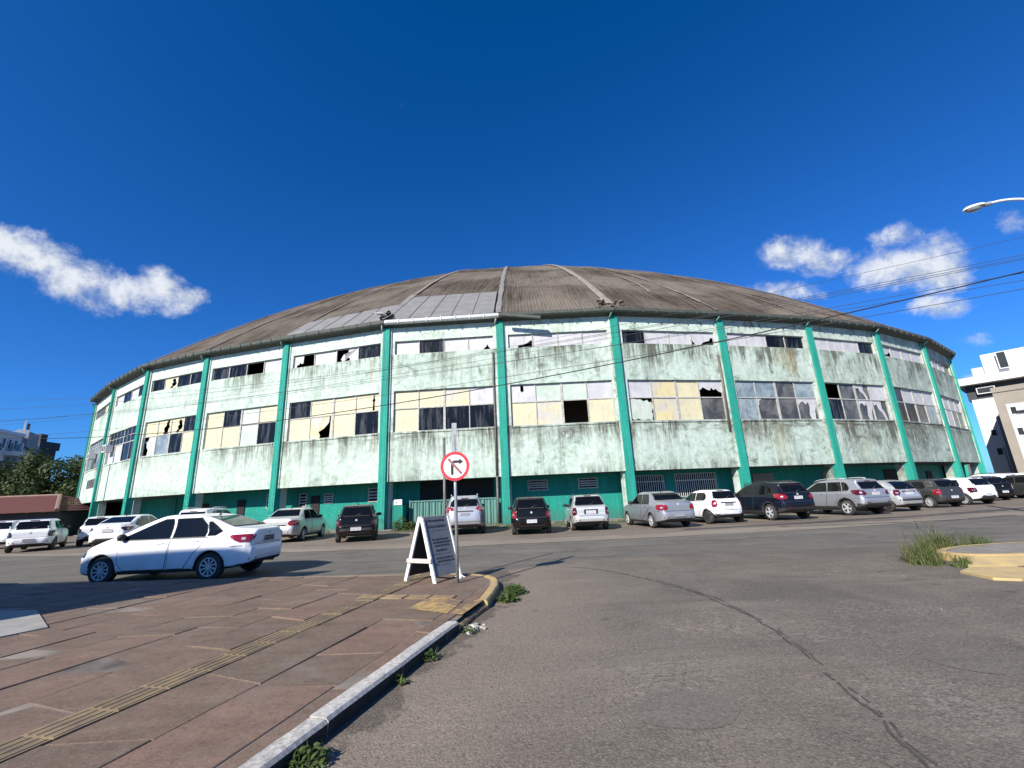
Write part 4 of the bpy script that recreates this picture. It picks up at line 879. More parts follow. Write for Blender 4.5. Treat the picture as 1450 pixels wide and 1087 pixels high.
# window air conditioners, each a box of its own hung in a window
def aircon(k, u, z, label, w=0.75, h=0.5, d=0.45):
    b = Bay(k); root = wempty('air_conditioner', tuple(b.p(u, z, 0.0))); tag(root, label, 'air conditioner')
    mb = MB(); b.slab(mb, u-w/2, u+w/2, z, z+h, -0.04, d); mb.build('casing', 'white_render', root)
    mb = MB(); b.slab(mb, u-w*0.42, u-w*0.05, z+0.08, z+h-0.08, d+0.001, d+0.008); b.slab(mb, u+w*0.05, u+w*0.42, z+0.08, z+h-0.08, d+0.001, d+0.008); mb.build('intake', 'dark_inside', root)
    for i in range(3):
        mb = MB(); zz_ = z+0.08+(h-0.16)*(i+1)/4; b.slab(mb, u-w*0.42, u+w*0.42, zz_-0.012, zz_+0.012, d+0.009, d+0.02); mb.build('slat', 'light_grey_render', root)
    return root
aircon(1, 1.55, 6.95, 'white window air conditioner hung in the finely barred window, second bay from the far end', 1.0, 0.62)
aircon(0, 4.0, 6.9, 'white window air conditioner in the outermost green tinted window beside the tree', 1.1, 0.55)
# ------------------------------------------------------------------ cars: body from a smooth solid, details laid on its surface
def chaikin(P, it=2):
    P = [np.array(p, float) for p in P]
    for _ in range(it):
        Q = []
        for i in range(len(P)):
            a, b = P[i], P[(i+1) % len(P)]; Q += [a*0.75+b*0.25, a*0.25+b*0.75]
        P = Q
    return np.array(P)
def polydist(P, x, z):
    shp = x.shape; x = x.ravel(); z = z.ravel()
    d = np.full(x.shape, 1e9); ins = np.zeros(x.shape, bool)
    for i in range(len(P)):
        a, b = P[i], P[(i+1) % len(P)]; e = b-a; wx = x-a[0]; wz = z-a[1]
        t = np.clip((wx*e[0]+wz*e[1])/(e@e+1e-12), 0, 1)
        d = np.minimum(d, (wx-e[0]*t)**2+(wz-e[1]*t)**2)
        c = ((a[1] > z) != (b[1] > z))
        if abs(e[1]) > 1e-9: ins ^= c & (x < (e[0]*(z-a[1])/e[1]+a[0]))
    d = np.sqrt(d); return np.where(ins, -d, d).reshape(shp)
def smax(a, b, k):
    h = np.clip(0.5+0.5*(a-b)/k, 0, 1); return b+(a-b)*h+k*h*(1-h)
class Shape:
    """x forward from the rear bumper, y to the left, z up"""
    def __init__(s, S):
        s.__dict__.update(S); s.poly = chaikin(s.prof, 2)
        s.xr = s.ro; s.xf = s.ro+s.wb
    def half(s, x, z):
        zz = [0.15, 0.34, 0.55, 0.72, s.belt-0.07, s.belt, s.H-0.04, s.H+0.2]
        ww = [0.90, 0.975, 1.0, 0.995, 0.965, 0.935, s.tumble, s.tumble-0.12]
        L = s.L
        px = [0, 0.05, 0.16, 0.40, 0.95, L*0.5, L-1.0, L-0.45, L-0.15, L-0.04, L]
        pw = [s.rnd-0.10, s.rnd+0.03, s.rnd+0.13, 0.965, 0.995, 1.0, 0.995, 0.945, 0.80, 0.64, 0.5]
        w = s.W/2*np.interp(x, px, pw)*np.interp(z, zz, ww)
        g = np.interp(x, [0.2, 0.8, 1.4, L-1.9, L-1.1], [s.rg, 0.985, 1, 1, 0.90]); t = np.clip((z-s.belt)/0.12, 0, 1)
        return w*(1+(g-1)*t)
    def f(s, x, y, z):
        x, y, z = np.broadcast_arrays(x, y, z)
        d = smax(polydist(s.poly, x, z), (np.abs(y)-s.half(x, z))*0.96, s.k)
        for xa in (s.xr, s.xf):
            c = np.hypot(x-xa, z-s.r)-s.ra; d = np.maximum(d, -np.maximum(c, (s.W/2-0.30)-np.abs(y)))
        return d
    def grad(s, P, e=0.006):
        g = np.stack([s.f(P[:, 0]+(e if i == 0 else 0), P[:, 1]+(e if i == 1 else 0), P[:, 2]+(e if i == 2 else 0))-s.f(P[:, 0]-(e if i == 0 else 0), P[:, 1]-(e if i == 1 else 0), P[:, 2]-(e if i == 2 else 0)) for i in range(3)], 1)
        return g/(np.linalg.norm(g, axis=1, keepdims=True)+1e-9)
    def body(s, h):
        xs = np.arange(-0.12, s.L+0.12+h, h); ys = np.arange(-s.W/2-0.1, s.W/2+0.1+h, h); zs = np.arange(0.08, s.H+0.12+h, h)
        X, Z = np.meshgrid(xs, zs, indexing='ij'); dp = polydist(s.poly, X, Z)[:, None, :]; hf = s.half(X, Z)[:, None, :]
        D = smax(dp, (np.abs(ys)[None, :, None]-hf)*0.96, s.k)
        for xa in (s.xr, s.xf):
            c = (np.hypot(X-xa, Z-s.r)-s.ra)[:, None, :]; D = np.maximum(D, -np.maximum(c, (s.W/2-0.30)-np.abs(ys)[None, :, None]))
        nx, ny, nz = D.shape; O = np.stack(np.meshgrid(xs, ys, zs, indexing='ij'), -1)
        acc = np.zeros((nx-1, ny-1, nz-1, 3)); cnt = np.zeros((nx-1, ny-1, nz-1))
        sl = lambda o, n: slice(o, n-1+o)
        cr = []
        for (a, b) in [((0,0,0),(1,0,0)),((0,1,0),(1,1,0)),((0,0,1),(1,0,1)),((0,1,1),(1,1,1)),((0,0,0),(0,1,0)),((1,0,0),(1,1,0)),((0,0,1),(0,1,1)),((1,0,1),(1,1,1)),((0,0,0),(0,0,1)),((1,0,0),(1,0,1)),((0,1,0),(0,1,1)),((1,1,0),(1,1,1))]:
            A = (sl(a[0],nx), sl(a[1],ny), sl(a[2],nz)); B = (sl(b[0],nx), sl(b[1],ny), sl(b[2],nz))
            da, db = D[A], D[B]; m = (da < 0) != (db < 0); t = np.where(m, da/(da-db+1e-12), 0)
            acc += np.where(m[..., None], O[A]+(O[B]-O[A])*t[..., None], 0); cnt += m
        idx = np.full(cnt.shape, -1); sel = cnt > 0; idx[sel] = np.arange(sel.sum()); V = acc[sel]/cnt[sel][:, None]
        for _ in range(2):
            d = s.f(V[:, 0], V[:, 1], V[:, 2]); V = V-s.grad(V)*np.clip(d, -h*0.7, h*0.7)[:, None]
        F = []
        def quads(D0, D1, ids):
            m = (D0 < 0) != (D1 < 0); q = np.stack([i[m] for i in ids], 1); fl = (D0[m] < 0)
            q[~fl] = q[~fl][:, ::-1]; F.append(q)
        quads(D[:-1, 1:-1, 1:-1], D[1:, 1:-1, 1:-1], [idx[:, :-1, :-1], idx[:, 1:, :-1], idx[:, 1:, 1:], idx[:, :-1, 1:]])
        quads(D[1:-1, :-1, 1:-1], D[1:-1, 1:, 1:-1], [idx[:-1, :, :-1], idx[:-1, :, 1:], idx[1:, :, 1:], idx[1:, :, :-1]])
        quads(D[1:-1, 1:-1, :-1], D[1:-1, 1:-1, 1:], [idx[:-1, :-1, :], idx[1:, :-1, :], idx[1:, 1:, :], idx[:-1, 1:, :]])
        F = np.concatenate(F); C = V[F].mean(1); G = s.grad(C)
        blk = (C[:, 2] < s.clad) | ((G[:, 2] < -0.5) & (C[:, 2] < 0.45))
        for xa in (s.xr, s.xf):
            rr = np.hypot(C[:, 0]-xa, C[:, 2]-s.r); blk |= (rr < s.ra+0.012) & (np.abs(C[:, 1]) < s.W/2-0.035)
            if s.suv: blk |= (rr < s.ra+0.065)
        if s.rearclad: blk |= (C[:, 0] < 0.35) & (C[:, 2] < s.rearclad)
        me = bpy.data.meshes.new('body'); me.from_pydata((V-np.array([s.xr, 0, 0])).tolist(), [], F.tolist())
        me.materials.append(PAINT['white']); me.materials.append(MATS['black_plastic'])
        me.polygons.foreach_set('material_index', blk.astype(np.int32)); me.polygons.foreach_set('use_smooth', np.ones(len(F), bool)); me.update()
        return me
    def project(s, P0, dr):
        """first hit of the rays P0 + t*dr with the body"""
        b = np.full(len(P0), 0.5); bd = np.full(len(P0), 1e9); bt = b.copy()
        for _ in range(26):
            q = P0+dr*b[:, None]; d = s.f(q[:, 0], q[:, 1], q[:, 2]); m = np.abs(d) < bd; bd[m] = np.abs(d[m]); bt[m] = b[m]
            if (np.abs(d) < 1e-3).all(): break
            b = np.minimum(b+d*0.92, 8.0)
        b = bt; hit = bd < 0.02
        if not hit.all() and hit.any(): b[~hit] = np.interp(np.flatnonzero(~hit), np.flatnonzero(hit), b[hit])
        return P0+dr*b[:, None]
    def patch(s, mb, view, rows, o1, o0=-0.012, nr=None, nc=None, m=0, mirror=False):
        """a thin panel laid on the body. view: compass angle of the side looked at (0 rear, 90 left, 180 front, 45 rear left corner);
        rows: (z, s0, s1) from bottom to top, s measured along the surface across the view"""
        a = radians(view); dr = np.array([cos(a), -sin(a), 0.0]); e = np.array([sin(a), cos(a), 0.0])
        c = np.array([0.9*0 + (s.L/2 if view in (90, 180) else 0.0), 0, 0]) if view not in (90,) else np.zeros(3)
        z = [r[0] for r in rows]; nr = nr or max(2, int((z[-1]-z[0])/0.05)+1); 
        wid = max(r[2]-r[1] for r in rows); nc = nc or max(2, int(wid/0.09)+1)
        zz = sorted(set(np.linspace(z[0], z[-1], nr).tolist()) | set(z)); nr = len(zz)
        P0 = []
        for q in zz:
            l, r_ = np.interp(q, z, [k[1] for k in rows]), np.interp(q, z, [k[2] for k in rows])
            for j in range(nc): P0.append(e*(l+(r_-l)*j/(nc-1))+np.array([0, 0, q]))
        P0 = np.array(P0)-dr*4.0
        if view == 180: P0 = P0+np.array([s.L-2.0, 0, 0])
        H = s.project(P0, dr); N = s.grad(H); top = H+N*o1; bot = H+N*o0
        if mirror: top = top*[1, -1, 1]; bot = bot*[1, -1, 1]
        top = top-np.array([s.xr, 0, 0]); bot = bot-np.array([s.xr, 0, 0])
        G = lambda A, i, j: tuple(A[i*nc+j])
        fl = mirror
        def Q(p):
            mb.quad(p[::-1] if fl else p, m)
        i0 = len(mb.v); mb.v += [tuple(p) for p in top]
        for i in range(nr-1):
            for j in range(nc-1):
                q = (i0+i*nc+j, i0+(i+1)*nc+j, i0+(i+1)*nc+j+1, i0+i*nc+j+1); mb.f.append(q[::-1] if fl else q); mb.m.append(m); mb.uv.append([(0, 0)]*4)
        for j in range(nc-1):
            Q([G(bot, 0, j), G(top, 0, j), G(top, 0, j+1), G(bot, 0, j+1)]); Q([G(top, nr-1, j), G(bot, nr-1, j), G(bot, nr-1, j+1), G(top, nr-1, j+1)])
        for i in range(nr-1):
            Q([G(bot, i+1, 0), G(top, i+1, 0), G(top, i, 0), G(bot, i, 0)]); Q([G(top, i+1, nc-1), G(bot, i+1, nc-1), G(bot, i, nc-1), G(top, i, nc-1)])
        return H.mean(0)-np.array([s.xr, 0, 0])
WHEEL = {}
def wheel_meshes(r, style):
    key = (round(r, 3), style)
    if key in WHEEL: return WHEEL[key]
    R = Matrix.Rotation(pi/2, 4, 'X'); w = 0.095; ri = r*0.67
    mb = MB(); mb.lathe([(ri, -w), (r-0.035, -w), (r-0.008, -w+0.018), (r, -w+0.045), (r, w-0.045), (r-0.008, w-0.018), (r-0.035, w), (ri, w)], 28, 0, R)
    ty = mb.mesh('tyre', ['tyre_rubber'], True)
    mb = MB(); mb.lathe([(0.001, 0.02), (ri-0.02, 0.02), (ri-0.02, 0.085), (ri+0.004, 0.090), (ri+0.004, -w+0.01)], 28, 1, R)
    mb.lathe([(ri-0.024, 0.078), (ri-0.024, 0.093), (ri+0.003, 0.094)], 28, 0, R)
    mb.lathe([(0.001, 0.092), (0.05, 0.092), (0.062, 0.07)], 14, 0, R)
    n, sw = {'multi': (10, 0.030), 'five': (5, 0.060), 'cap': (7, 0.075), 'twin': (5, 0.06), 'steel': (9, 0.05)}[style]
    for k in range(n):
        for dk in ((-0.17, 0.17) if style in ('multi', 'twin') and n == 5 else (0,)):
            a = 2*pi*k/n+dk; M = R @ Matrix.Rotation(a, 4, 'Z')
            b0 = [(0.03, -sw*0.45), (ri-0.02, -sw*0.62), (ri-0.02, sw*0.62), (0.03, sw*0.45)]
            F = [M @ Vector((p[0], p[1], 0.088 if p[0] > 0.1 else 0.085)) for p in b0]; B = [M @ Vector((p[0], p[1], 0.055)) for p in b0]
            mb.quad(F); [mb.quad([F[(i+1) % 4], F[i], B[i], B[(i+1) % 4]]) for i in range(4)]
    rm = mb.mesh('rim', ['dark_alloy' if style == 'steel' else 'alloy', 'black_plastic'])
    WHEEL[key] = (ty, rm); return WHEEL[key]
BASE = dict(k=0.07, clad=0.0, suv=False, rearclad=0.0, rg=0.90, rnd=0.74, tumble=0.70, r=0.30, ra=0.345)
def arch(**kw): d = dict(BASE); d.update(kw); return d
SHAPES = {
 'saloon': arch(L=4.25, W=1.72, H=1.47, wb=2.56, ro=0.90, belt=0.95, rg=0.86, tumble=0.69, rnd=0.70, r=0.305, ra=0.352,
   prof=[(0.20, 0.30), (0.06, 0.34), (0.0, 0.50), (0.0, 0.64), (0.07, 0.72), (0.03, 0.90), (0.02, 1.05), (0.08, 1.085), (0.36, 1.10), (0.55, 1.15), (1.16, 1.40), (1.65, 1.468), (2.05, 1.475), (2.38, 1.445), (3.36, 1.02), (3.55, 0.94), (3.90, 0.80), (4.12, 0.66), (4.23, 0.52), (4.25, 0.36), (4.16, 0.20), (3.6, 0.19), (0.6, 0.22)],
   side=[[(0.955, 1.92, 3.20), (1.02, 1.92, 3.06), (1.16, 1.94, 2.74), (1.28, 1.97, 2.46), (1.375, 2.02, 2.20)], [(0.965, 1.08, 1.85), (1.06, 1.07, 1.85), (1.22, 1.13, 1.87), (1.375, 1.34, 1.92)], [(0.975, 0.84, 1.02), (1.06, 0.72, 1.02), (1.16, 0.84, 1.07), (1.28, 1.05, 1.12)]],
   rearw=[(1.165, 0.58), (1.38, 0.47)], windw=[(1.05, 0.64), (1.40, 0.50)], doors=[[(0.30, 1.95, 2.92), (0.45, 1.92, 3.06), (0.92, 1.89, 3.10)], [(0.30, 1.50, 1.88), (0.62, 1.28, 1.86), (0.78, 1.12, 1.86), (0.92, 0.98, 1.85)]], handles=[(2.02, 0.855), (1.20, 0.875)],
   tail=[(62, [(0.80, 0.40, 0.60), (0.86, 0.31, 0.72), (0.92, 0.27, 0.82), (0.965, 0.30, 0.76)])], plate=(0.84, 0.24, 0.115), emblem=0.97, seam=[(0.76, 0.62), (1.05, 0.60)], head=[(50, [(0.60, 0.50, 0.78), (0.68, 0.44, 0.86), (0.74, 0.42, 0.95)])], mirror=(3.02, 1.00)),
 'old_saloon': arch(L=4.25, W=1.68, H=1.46, wb=2.42, ro=0.95, belt=0.93, rg=0.88, tumble=0.71, rnd=0.74, r=0.29, ra=0.335,
   prof=[(0.20, 0.28), (0.05, 0.33), (0.0, 0.48), (0.0, 0.60), (0.06, 0.68), (0.04, 0.90), (0.08, 1.01), (0.18, 1.045), (0.55, 1.06), (0.70, 1.09), (1.14, 1.38), (1.5, 1.455), (2.0, 1.46), (2.4, 1.42), (3.08, 1.04), (3.3, 0.95), (3.95, 0.80), (4.18, 0.66), (4.25, 0.46), (4.2, 0.24), (3.6, 0.19), (0.6, 0.2)],
   side=[[(0.97, 1.82, 2.95), (1.05, 1.82, 2.86), (1.34, 1.90, 2.34)], [(0.97, 1.10, 1.76), (1.05, 1.10, 1.76), (1.34, 1.28, 1.80)]],
   rearw=[(1.115, 0.62), (1.36, 0.50)], windw=[(1.07, 0.66), (1.38, 0.52)], doors=[[(0.30, 1.84, 2.84), (0.93, 1.80, 2.92)], [(0.30, 1.40, 1.78), (0.62, 1.22, 1.77), (0.93, 1.04, 1.74)]], handles=[(1.95, 0.84), (1.2, 0.85)],
   tail=[(40, [(0.72, 0.44, 0.80), (0.78, 0.38, 0.86), (0.90, 0.40, 0.88), (0.93, 0.46, 0.86)])], plate=(0.52, 0.24, 0.11), emblem=0.93, seam=[(0.70, 0.60), (1.02, 0.58)], head=[(50, [(0.60, 0.5, 0.86), (0.76, 0.45, 0.92)])], mirror=(2.82, 1.0)),
 'hatch': arch(L=3.92, W=1.66, H=1.47, wb=2.47, ro=0.66, belt=0.95, rnd=0.76, tumble=0.71, r=0.29, ra=0.335,
   prof=[(0.2, 0.28), (0.05, 0.32), (0.0, 0.46), (0.0, 0.60), (0.07, 0.67), (0.06, 0.88), (0.12, 1.0), (0.40, 1.36), (0.46, 1.425), (0.9, 1.465), (1.5, 1.475), (2.05, 1.43), (2.78, 1.04), (3.0, 0.96), (3.62, 0.82), (3.85, 0.66), (3.92, 0.46), (3.88, 0.25), (3.4, 0.19), (0.5, 0.2)],
   side=[[(0.99, 1.52, 2.62), (1.06, 1.52, 2.56), (1.34, 1.58, 2.05)], [(0.99, 0.80, 1.45), (1.06, 0.76, 1.45), (1.34, 0.92, 1.49)]],
   rearw=[(1.04, 0.60), (1.36, 0.49)], windw=[(1.07, 0.64), (1.38, 0.52)], doors=[[(0.30, 1.56, 2.56), (0.93, 1.50, 2.62)], [(0.30, 1.12, 1.50), (0.62, 0.96, 1.49), (0.93, 0.76, 1.44)]], handles=[(1.66, 0.85), (0.92, 0.87)],
   tail=[(30, [(0.66, 0.58, 0.80), (0.76, 0.54, 0.86), (0.92, 0.60, 0.86)])], plate=(0.53, 0.24, 0.11), emblem=0.86, seam=[(0.68, 0.58), (1.0, 0.60)], head=[(50, [(0.60, 0.5, 0.86), (0.76, 0.45, 0.92)])], mirror=(2.5, 1.0)),
 'rounded_hatch': arch(L=3.65, W=1.66, H=1.43, wb=2.44, ro=0.56, belt=0.93, rnd=0.66, tumble=0.66, k=0.11, r=0.285, ra=0.33, rearclad=0.40,
   prof=[(0.2, 0.26), (0.08, 0.30), (0.0, 0.46), (0.02, 0.66), (0.08, 0.86), (0.16, 1.0), (0.46, 1.34), (0.58, 1.395), (1.0, 1.43), (1.4, 1.43), (1.9, 1.37), (2.65, 0.98), (2.9, 0.9), (3.4, 0.75), (3.6, 0.58), (3.65, 0.42), (3.6, 0.24), (3.2, 0.19), (0.5, 0.2)],
   side=[[(0.97, 1.42, 2.42), (1.05, 1.42, 2.34), (1.30, 1.46, 1.86)], [(0.99, 0.72, 1.35), (1.05, 0.66, 1.35), (1.20, 0.70, 1.37), (1.30, 0.86, 1.38)]],
   rearw=[(1.05, 0.56), (1.33, 0.46)], windw=[(1.02, 0.60), (1.34, 0.5)], doors=[[(0.30, 1.10, 2.36), (0.93, 1.0, 2.45)]], handles=[(1.25, 0.83)],
   tail=[(28, [(0.70, 0.56, 0.70), (0.80, 0.50, 0.74), (0.98, 0.54, 0.70)])], plate=(0.78, 0.22, 0.09), emblem=0.95, seam=[(0.60, 0.62), (1.0, 0.56)], head=[(50, [(0.56, 0.5, 0.84), (0.70, 0.45, 0.88)])], mirror=(2.36, 0.98)),
 'bubble_hatch': arch(L=3.85, W=1.67, H=1.52, wb=2.46, ro=0.66, belt=0.97, rnd=0.66, tumble=0.66, k=0.10, r=0.295, ra=0.34,
   prof=[(0.2, 0.27), (0.05, 0.32), (0.0, 0.46), (0.0, 0.62), (0.09, 0.68), (0.12, 0.90), (0.26, 1.10), (0.56, 1.36), (0.90, 1.48), (1.35, 1.52), (1.8, 1.50), (2.3, 1.37), (2.95, 1.02), (3.15, 0.94), (3.6, 0.78), (3.8, 0.60), (3.85, 0.42), (3.8, 0.24), (3.3, 0.19), (0.5, 0.2)],
   side=[[(1.01, 1.52, 2.75), (1.10, 1.52, 2.62), (1.25, 1.54, 2.36), (1.38, 1.56, 2.08)], [(1.01, 0.82, 1.45), (1.10, 0.74, 1.45), (1.25, 0.86, 1.46), (1.37, 1.06, 1.48)]],
   rearw=[(1.06, 0.54), (1.40, 0.44)], windw=[(1.06, 0.60), (1.38, 0.52)], doors=[[(0.30, 1.54, 2.6), (0.95, 1.50, 2.66)], [(0.30, 1.12, 1.50), (0.62, 0.96, 1.49), (0.95, 0.80, 1.44)]], handles=[(1.64, 0.87), (0.94, 0.88)],
   tail=[(38, [(0.76, 0.52, 0.70), (0.90, 0.46, 0.74), (1.02, 0.50, 0.70)])], plate=(0.86, 0.22, 0.10), emblem=0.98, seam=[(0.68, 0.60), (1.02, 0.52)], head=[(50, [(0.60, 0.5, 0.84), (0.76, 0.45, 0.88)])], mirror=(2.62, 1.02)),
 'wagon': arch(L=4.10, W=1.62, H=1.46, wb=2.44, ro=0.86, belt=0.93, rnd=0.78, tumble=0.70, r=0.285, ra=0.33,
   prof=[(0.2, 0.30), (0.05, 0.35), (0.0, 0.46), (0.0, 0.60), (0.06, 0.66), (0.05, 0.88), (0.10, 0.985), (0.42, 1.03), (0.70, 1.34), (0.85, 1.42), (1.2, 1.45), (1.8, 1.455), (2.25, 1.41), (2.95, 1.02), (3.15, 0.94), (3.8, 0.79), (4.05, 0.62), (4.10, 0.44), (4.05, 0.24), (3.5, 0.19), (0.5, 0.2)],
   side=[[(0.97, 1.74, 2.80), (1.05, 1.74, 2.72), (1.32, 1.80, 2.25)], [(0.97, 1.02, 1.67), (1.05, 1.00, 1.67), (1.32, 1.14, 1.71)]],
   rearw=[(1.04, 0.60), (1.36, 0.49)], windw=[(1.05, 0.62), (1.36, 0.51)], doors=[[(0.30, 1.76, 2.72), (0.92, 1.72, 2.8)], [(0.30, 1.32, 1.70), (0.62, 1.14, 1.69), (0.92, 0.98, 1.66)]], handles=[(1.88, 0.84), (1.12, 0.85)],
   tail=[(22, [(0.64, 0.58, 0.74), (0.74, 0.56, 0.79), (0.94, 0.58, 0.74)])], plate=(0.76, 0.26, 0.13), emblem=0.90, seam=[(0.64, 0.58), (0.975, 0.58)], head=[(50, [(0.60, 0.5, 0.84), (0.76, 0.45, 0.88)])], mirror=(2.68, 0.99)),
 'suv': arch(L=4.42, W=1.82, H=1.64, wb=2.65, ro=0.86, belt=1.06, rnd=0.78, tumble=0.71, rg=0.90, r=0.345, ra=0.395, clad=0.40, suv=True, rearclad=0.52,
   prof=[(0.24, 0.34), (0.06, 0.42), (0.0, 0.58), (0.0, 0.74), (0.08, 0.80), (0.06, 1.02), (0.12, 1.14), (0.40, 1.46), (0.34, 1.54), (0.44, 1.58), (0.9, 1.63), (1.5, 1.645), (2.1, 1.62), (2.5, 1.55), (3.22, 1.16), (3.45, 1.08), (4.1, 0.98), (4.34, 0.82), (4.42, 0.60), (4.36, 0.36), (4.1, 0.27), (0.6, 0.28)],
   side=[[(1.10, 1.80, 3.06), (1.20, 1.80, 2.92), (1.50, 1.86, 2.36)], [(1.10, 1.02, 1.73), (1.20, 1.02, 1.73), (1.50, 1.12, 1.77)], [(1.12, 0.70, 0.95), (1.22, 0.66, 0.95), (1.42, 0.78, 1.02), (1.48, 0.92, 1.04)]],
   rearw=[(1.17, 0.62), (1.47, 0.52)], windw=[(1.20, 0.68), (1.52, 0.56)], doors=[[(0.42, 1.88, 2.98), (1.04, 1.79, 3.06)], [(0.42, 1.46, 1.84), (0.74, 1.26, 1.81), (1.04, 1.00, 1.72)]], handles=[(1.95, 0.97), (1.10, 0.99)],
   tail=[(34, [(0.90, 0.50, 0.84), (0.98, 0.46, 0.96), (1.08, 0.56, 0.98), (1.12, 0.70, 0.96)])], plate=(0.95, 0.25, 0.12), emblem=1.08, seam=[(0.80, 0.62), (1.12, 0.62)], head=[(50, [(0.74, 0.5, 0.88), (0.88, 0.45, 0.98)])], mirror=(2.94, 1.14)),
 'round_suv': arch(L=4.40, W=1.84, H=1.66, wb=2.62, ro=0.90, belt=1.06, rnd=0.68, tumble=0.68, rg=0.88, k=0.10, r=0.335, ra=0.385, clad=0.36, suv=False, rearclad=0.0,
   prof=[(0.24, 0.32), (0.06, 0.40), (0.0, 0.58), (0.02, 0.78), (0.07, 0.98), (0.16, 1.14), (0.46, 1.46), (0.38, 1.54), (0.52, 1.60), (0.9, 1.65), (1.5, 1.665), (2.1, 1.63), (2.5, 1.55), (3.22, 1.16), (3.45, 1.08), (4.1, 0.96), (4.34, 0.8), (4.40, 0.58), (4.34, 0.34), (4.1, 0.26), (0.6, 0.27)],
   side=[[(1.10, 1.80, 3.06), (1.20, 1.80, 2.92), (1.50, 1.86, 2.36)], [(1.10, 1.02, 1.73), (1.20, 1.02, 1.73), (1.50, 1.12, 1.77)]],
   rearw=[(1.20, 0.62), (1.48, 0.54)], windw=[(1.20, 0.68), (1.52, 0.56)], doors=[[(0.42, 1.88, 2.98), (1.04, 1.79, 3.06)], [(0.42, 1.46, 1.84), (0.74, 1.26, 1.81), (1.04, 1.00, 1.72)]], handles=[(1.95, 0.97), (1.10, 0.99)],
   tail=[(28, [(0.96, 0.66, 0.82), (1.06, 0.46, 0.84), (1.12, 0.52, 0.83), (1.18, 0.66, 0.80)])], plate=(0.86, 0.26, 0.10), emblem=1.12, seam=[(0.58, 0.66), (1.14, 0.58)], head=[(50, [(0.74, 0.5, 0.88), (0.88, 0.45, 0.98)])], mirror=(2.94, 1.16)),
}
CACHE = {}
def car_meshes(kind, step, opt):
    """every part of one model as mesh data, shared by all cars of that model"""
    key = (kind, step, tuple(sorted(opt.items())))
    if key in CACHE: return CACHE[key]
    s = Shape(SHAPES[kind]); out = []
    def add(name, mb, mats, par=None, smooth=True): out.append((name, mb.mesh(name, mats, smooth), par))
    out.append(('body', s.body(step), None))
    lens = opt.get('lens', 'red_lens')
    for mir in (False, True):
        for i, rows in enumerate(s.doors):
            mb = MB(); s.patch(mb, 90, [(z-(0.012 if j == 0 else 0)+(0.010 if j == len(rows)-1 else 0), a-0.012, b+0.012) for j, (z, a, b) in enumerate(rows)], 0.0025, m=1, mirror=mir)
            s.patch(mb, 90, rows, 0.006, m=0, mirror=mir); add('door', mb, ['PAINT', 'black_plastic'])
            hx, hz = s.handles[i]; mb = MB(); s.patch(mb, 90, [(hz-0.012, hx, hx+0.17), (hz+0.014, hx, hx+0.17)], 0.03, m=0, mirror=mir); add('handle', mb, ['PAINT'], len(out)-1)
        for i, rows in enumerate(s.side):
            mb = MB(); s.patch(mb, 90, [(z+(0.014 if j == len(rows)-1 else (-0.008 if j == 0 else 0)), a-0.016, b+0.016) for j, (z, a, b) in enumerate(rows)], 0.0035, m=1, mirror=mir); s.patch(mb, 90, rows, 0.0075, m=0, mirror=mir)
            add('side_window', mb, ['tinted_car_glass', 'black_plastic'])
        for (view, rows) in s.tail:
            mb = MB(); s.patch(mb, view, rows, 0.012, nc=9, m=0, mirror=mir)
            z0, z1 = rows[0][0], rows[-1][0]; lo = min(r[1] for r in rows); hi = max(r[2] for r in rows); zm = z0+(z1-z0)*0.45
            c0 = lo+(hi-lo)*0.42; s.patch(mb, view, [(zm-0.022, c0-0.03, c0+0.06), (zm+0.03, c0-0.03, c0+0.06)], 0.017, m=1, mirror=mir)
            add('taillight', mb, [lens, 'clear_lens'])
        for (view, rows) in s.head:
            a = MB(); s.patch(a, 140, [(z, s.L*0.643+p0*0.9-1.20, s.L*0.643+p1*0.9-1.20) for z, p0, p1 in rows], 0.010, m=0, mirror=mir); add('headlight', a, ['smoked_lens'])
        mx, mz = s.mirror; hw = float(s.half(np.array([mx]), np.array([mz]))[0]); sg = -1 if mir else 1
        mb = MB(); Mx = Matrix.Translation((mx-s.xr, sg*(hw+0.11), mz+0.02)) @ Matrix.Diagonal((0.075, 0.115, 0.075, 1))
        mb.lathe([(0.001, -1), (0.5, -0.87), (0.87, -0.5), (1, 0), (0.87, 0.5), (0.5, 0.87), (0.001, 1)], 12, 0, Mx)
        mb.box((mx-s.xr+0.01, sg*(hw+0.01), mz-0.01), (0.05, 0.12, 0.035), 0, 0)
        add('mirror', mb, [opt.get('mirror', 'black_plastic')])
    mb = MB(); rw = s.rearw; s.patch(mb, 0, [(z-(0.02 if j == 0 else -0.02), -h-0.025, h+0.025) for j, (z, h) in enumerate(rw)], 0.003, m=1, nc=13); s.patch(mb, 0, [(z, -h, h) for z, h in rw], 0.007, nc=13)
    add('rear_window', mb, ['tinted_car_glass', 'black_plastic'])
    mb = MB(); s.patch(mb, 180, [(z, -h, h) for z, h in s.windw], 0.006, nc=13); add('windscreen', mb, ['tinted_car_glass'])
    # tailgate or boot lid with its shut line, plate, badge, bumper
    (z0, h0), (z1, h1) = s.seam; mb = MB()
    s.patch(mb, 0, [(z0-0.008, -h0-0.008, h0+0.008), (z1+0.004, -h1-0.008, h1+0.008)], 0.002, m=1, nc=13); s.patch(mb, 0, [(z0, -h0, h0), (z1, -h1, h1)], 0.005, m=0, nc=13)
    add('tailgate', mb, ['PAINT', 'black_plastic']); tg = len(out)-1
    zp, wp, hp = s.plate
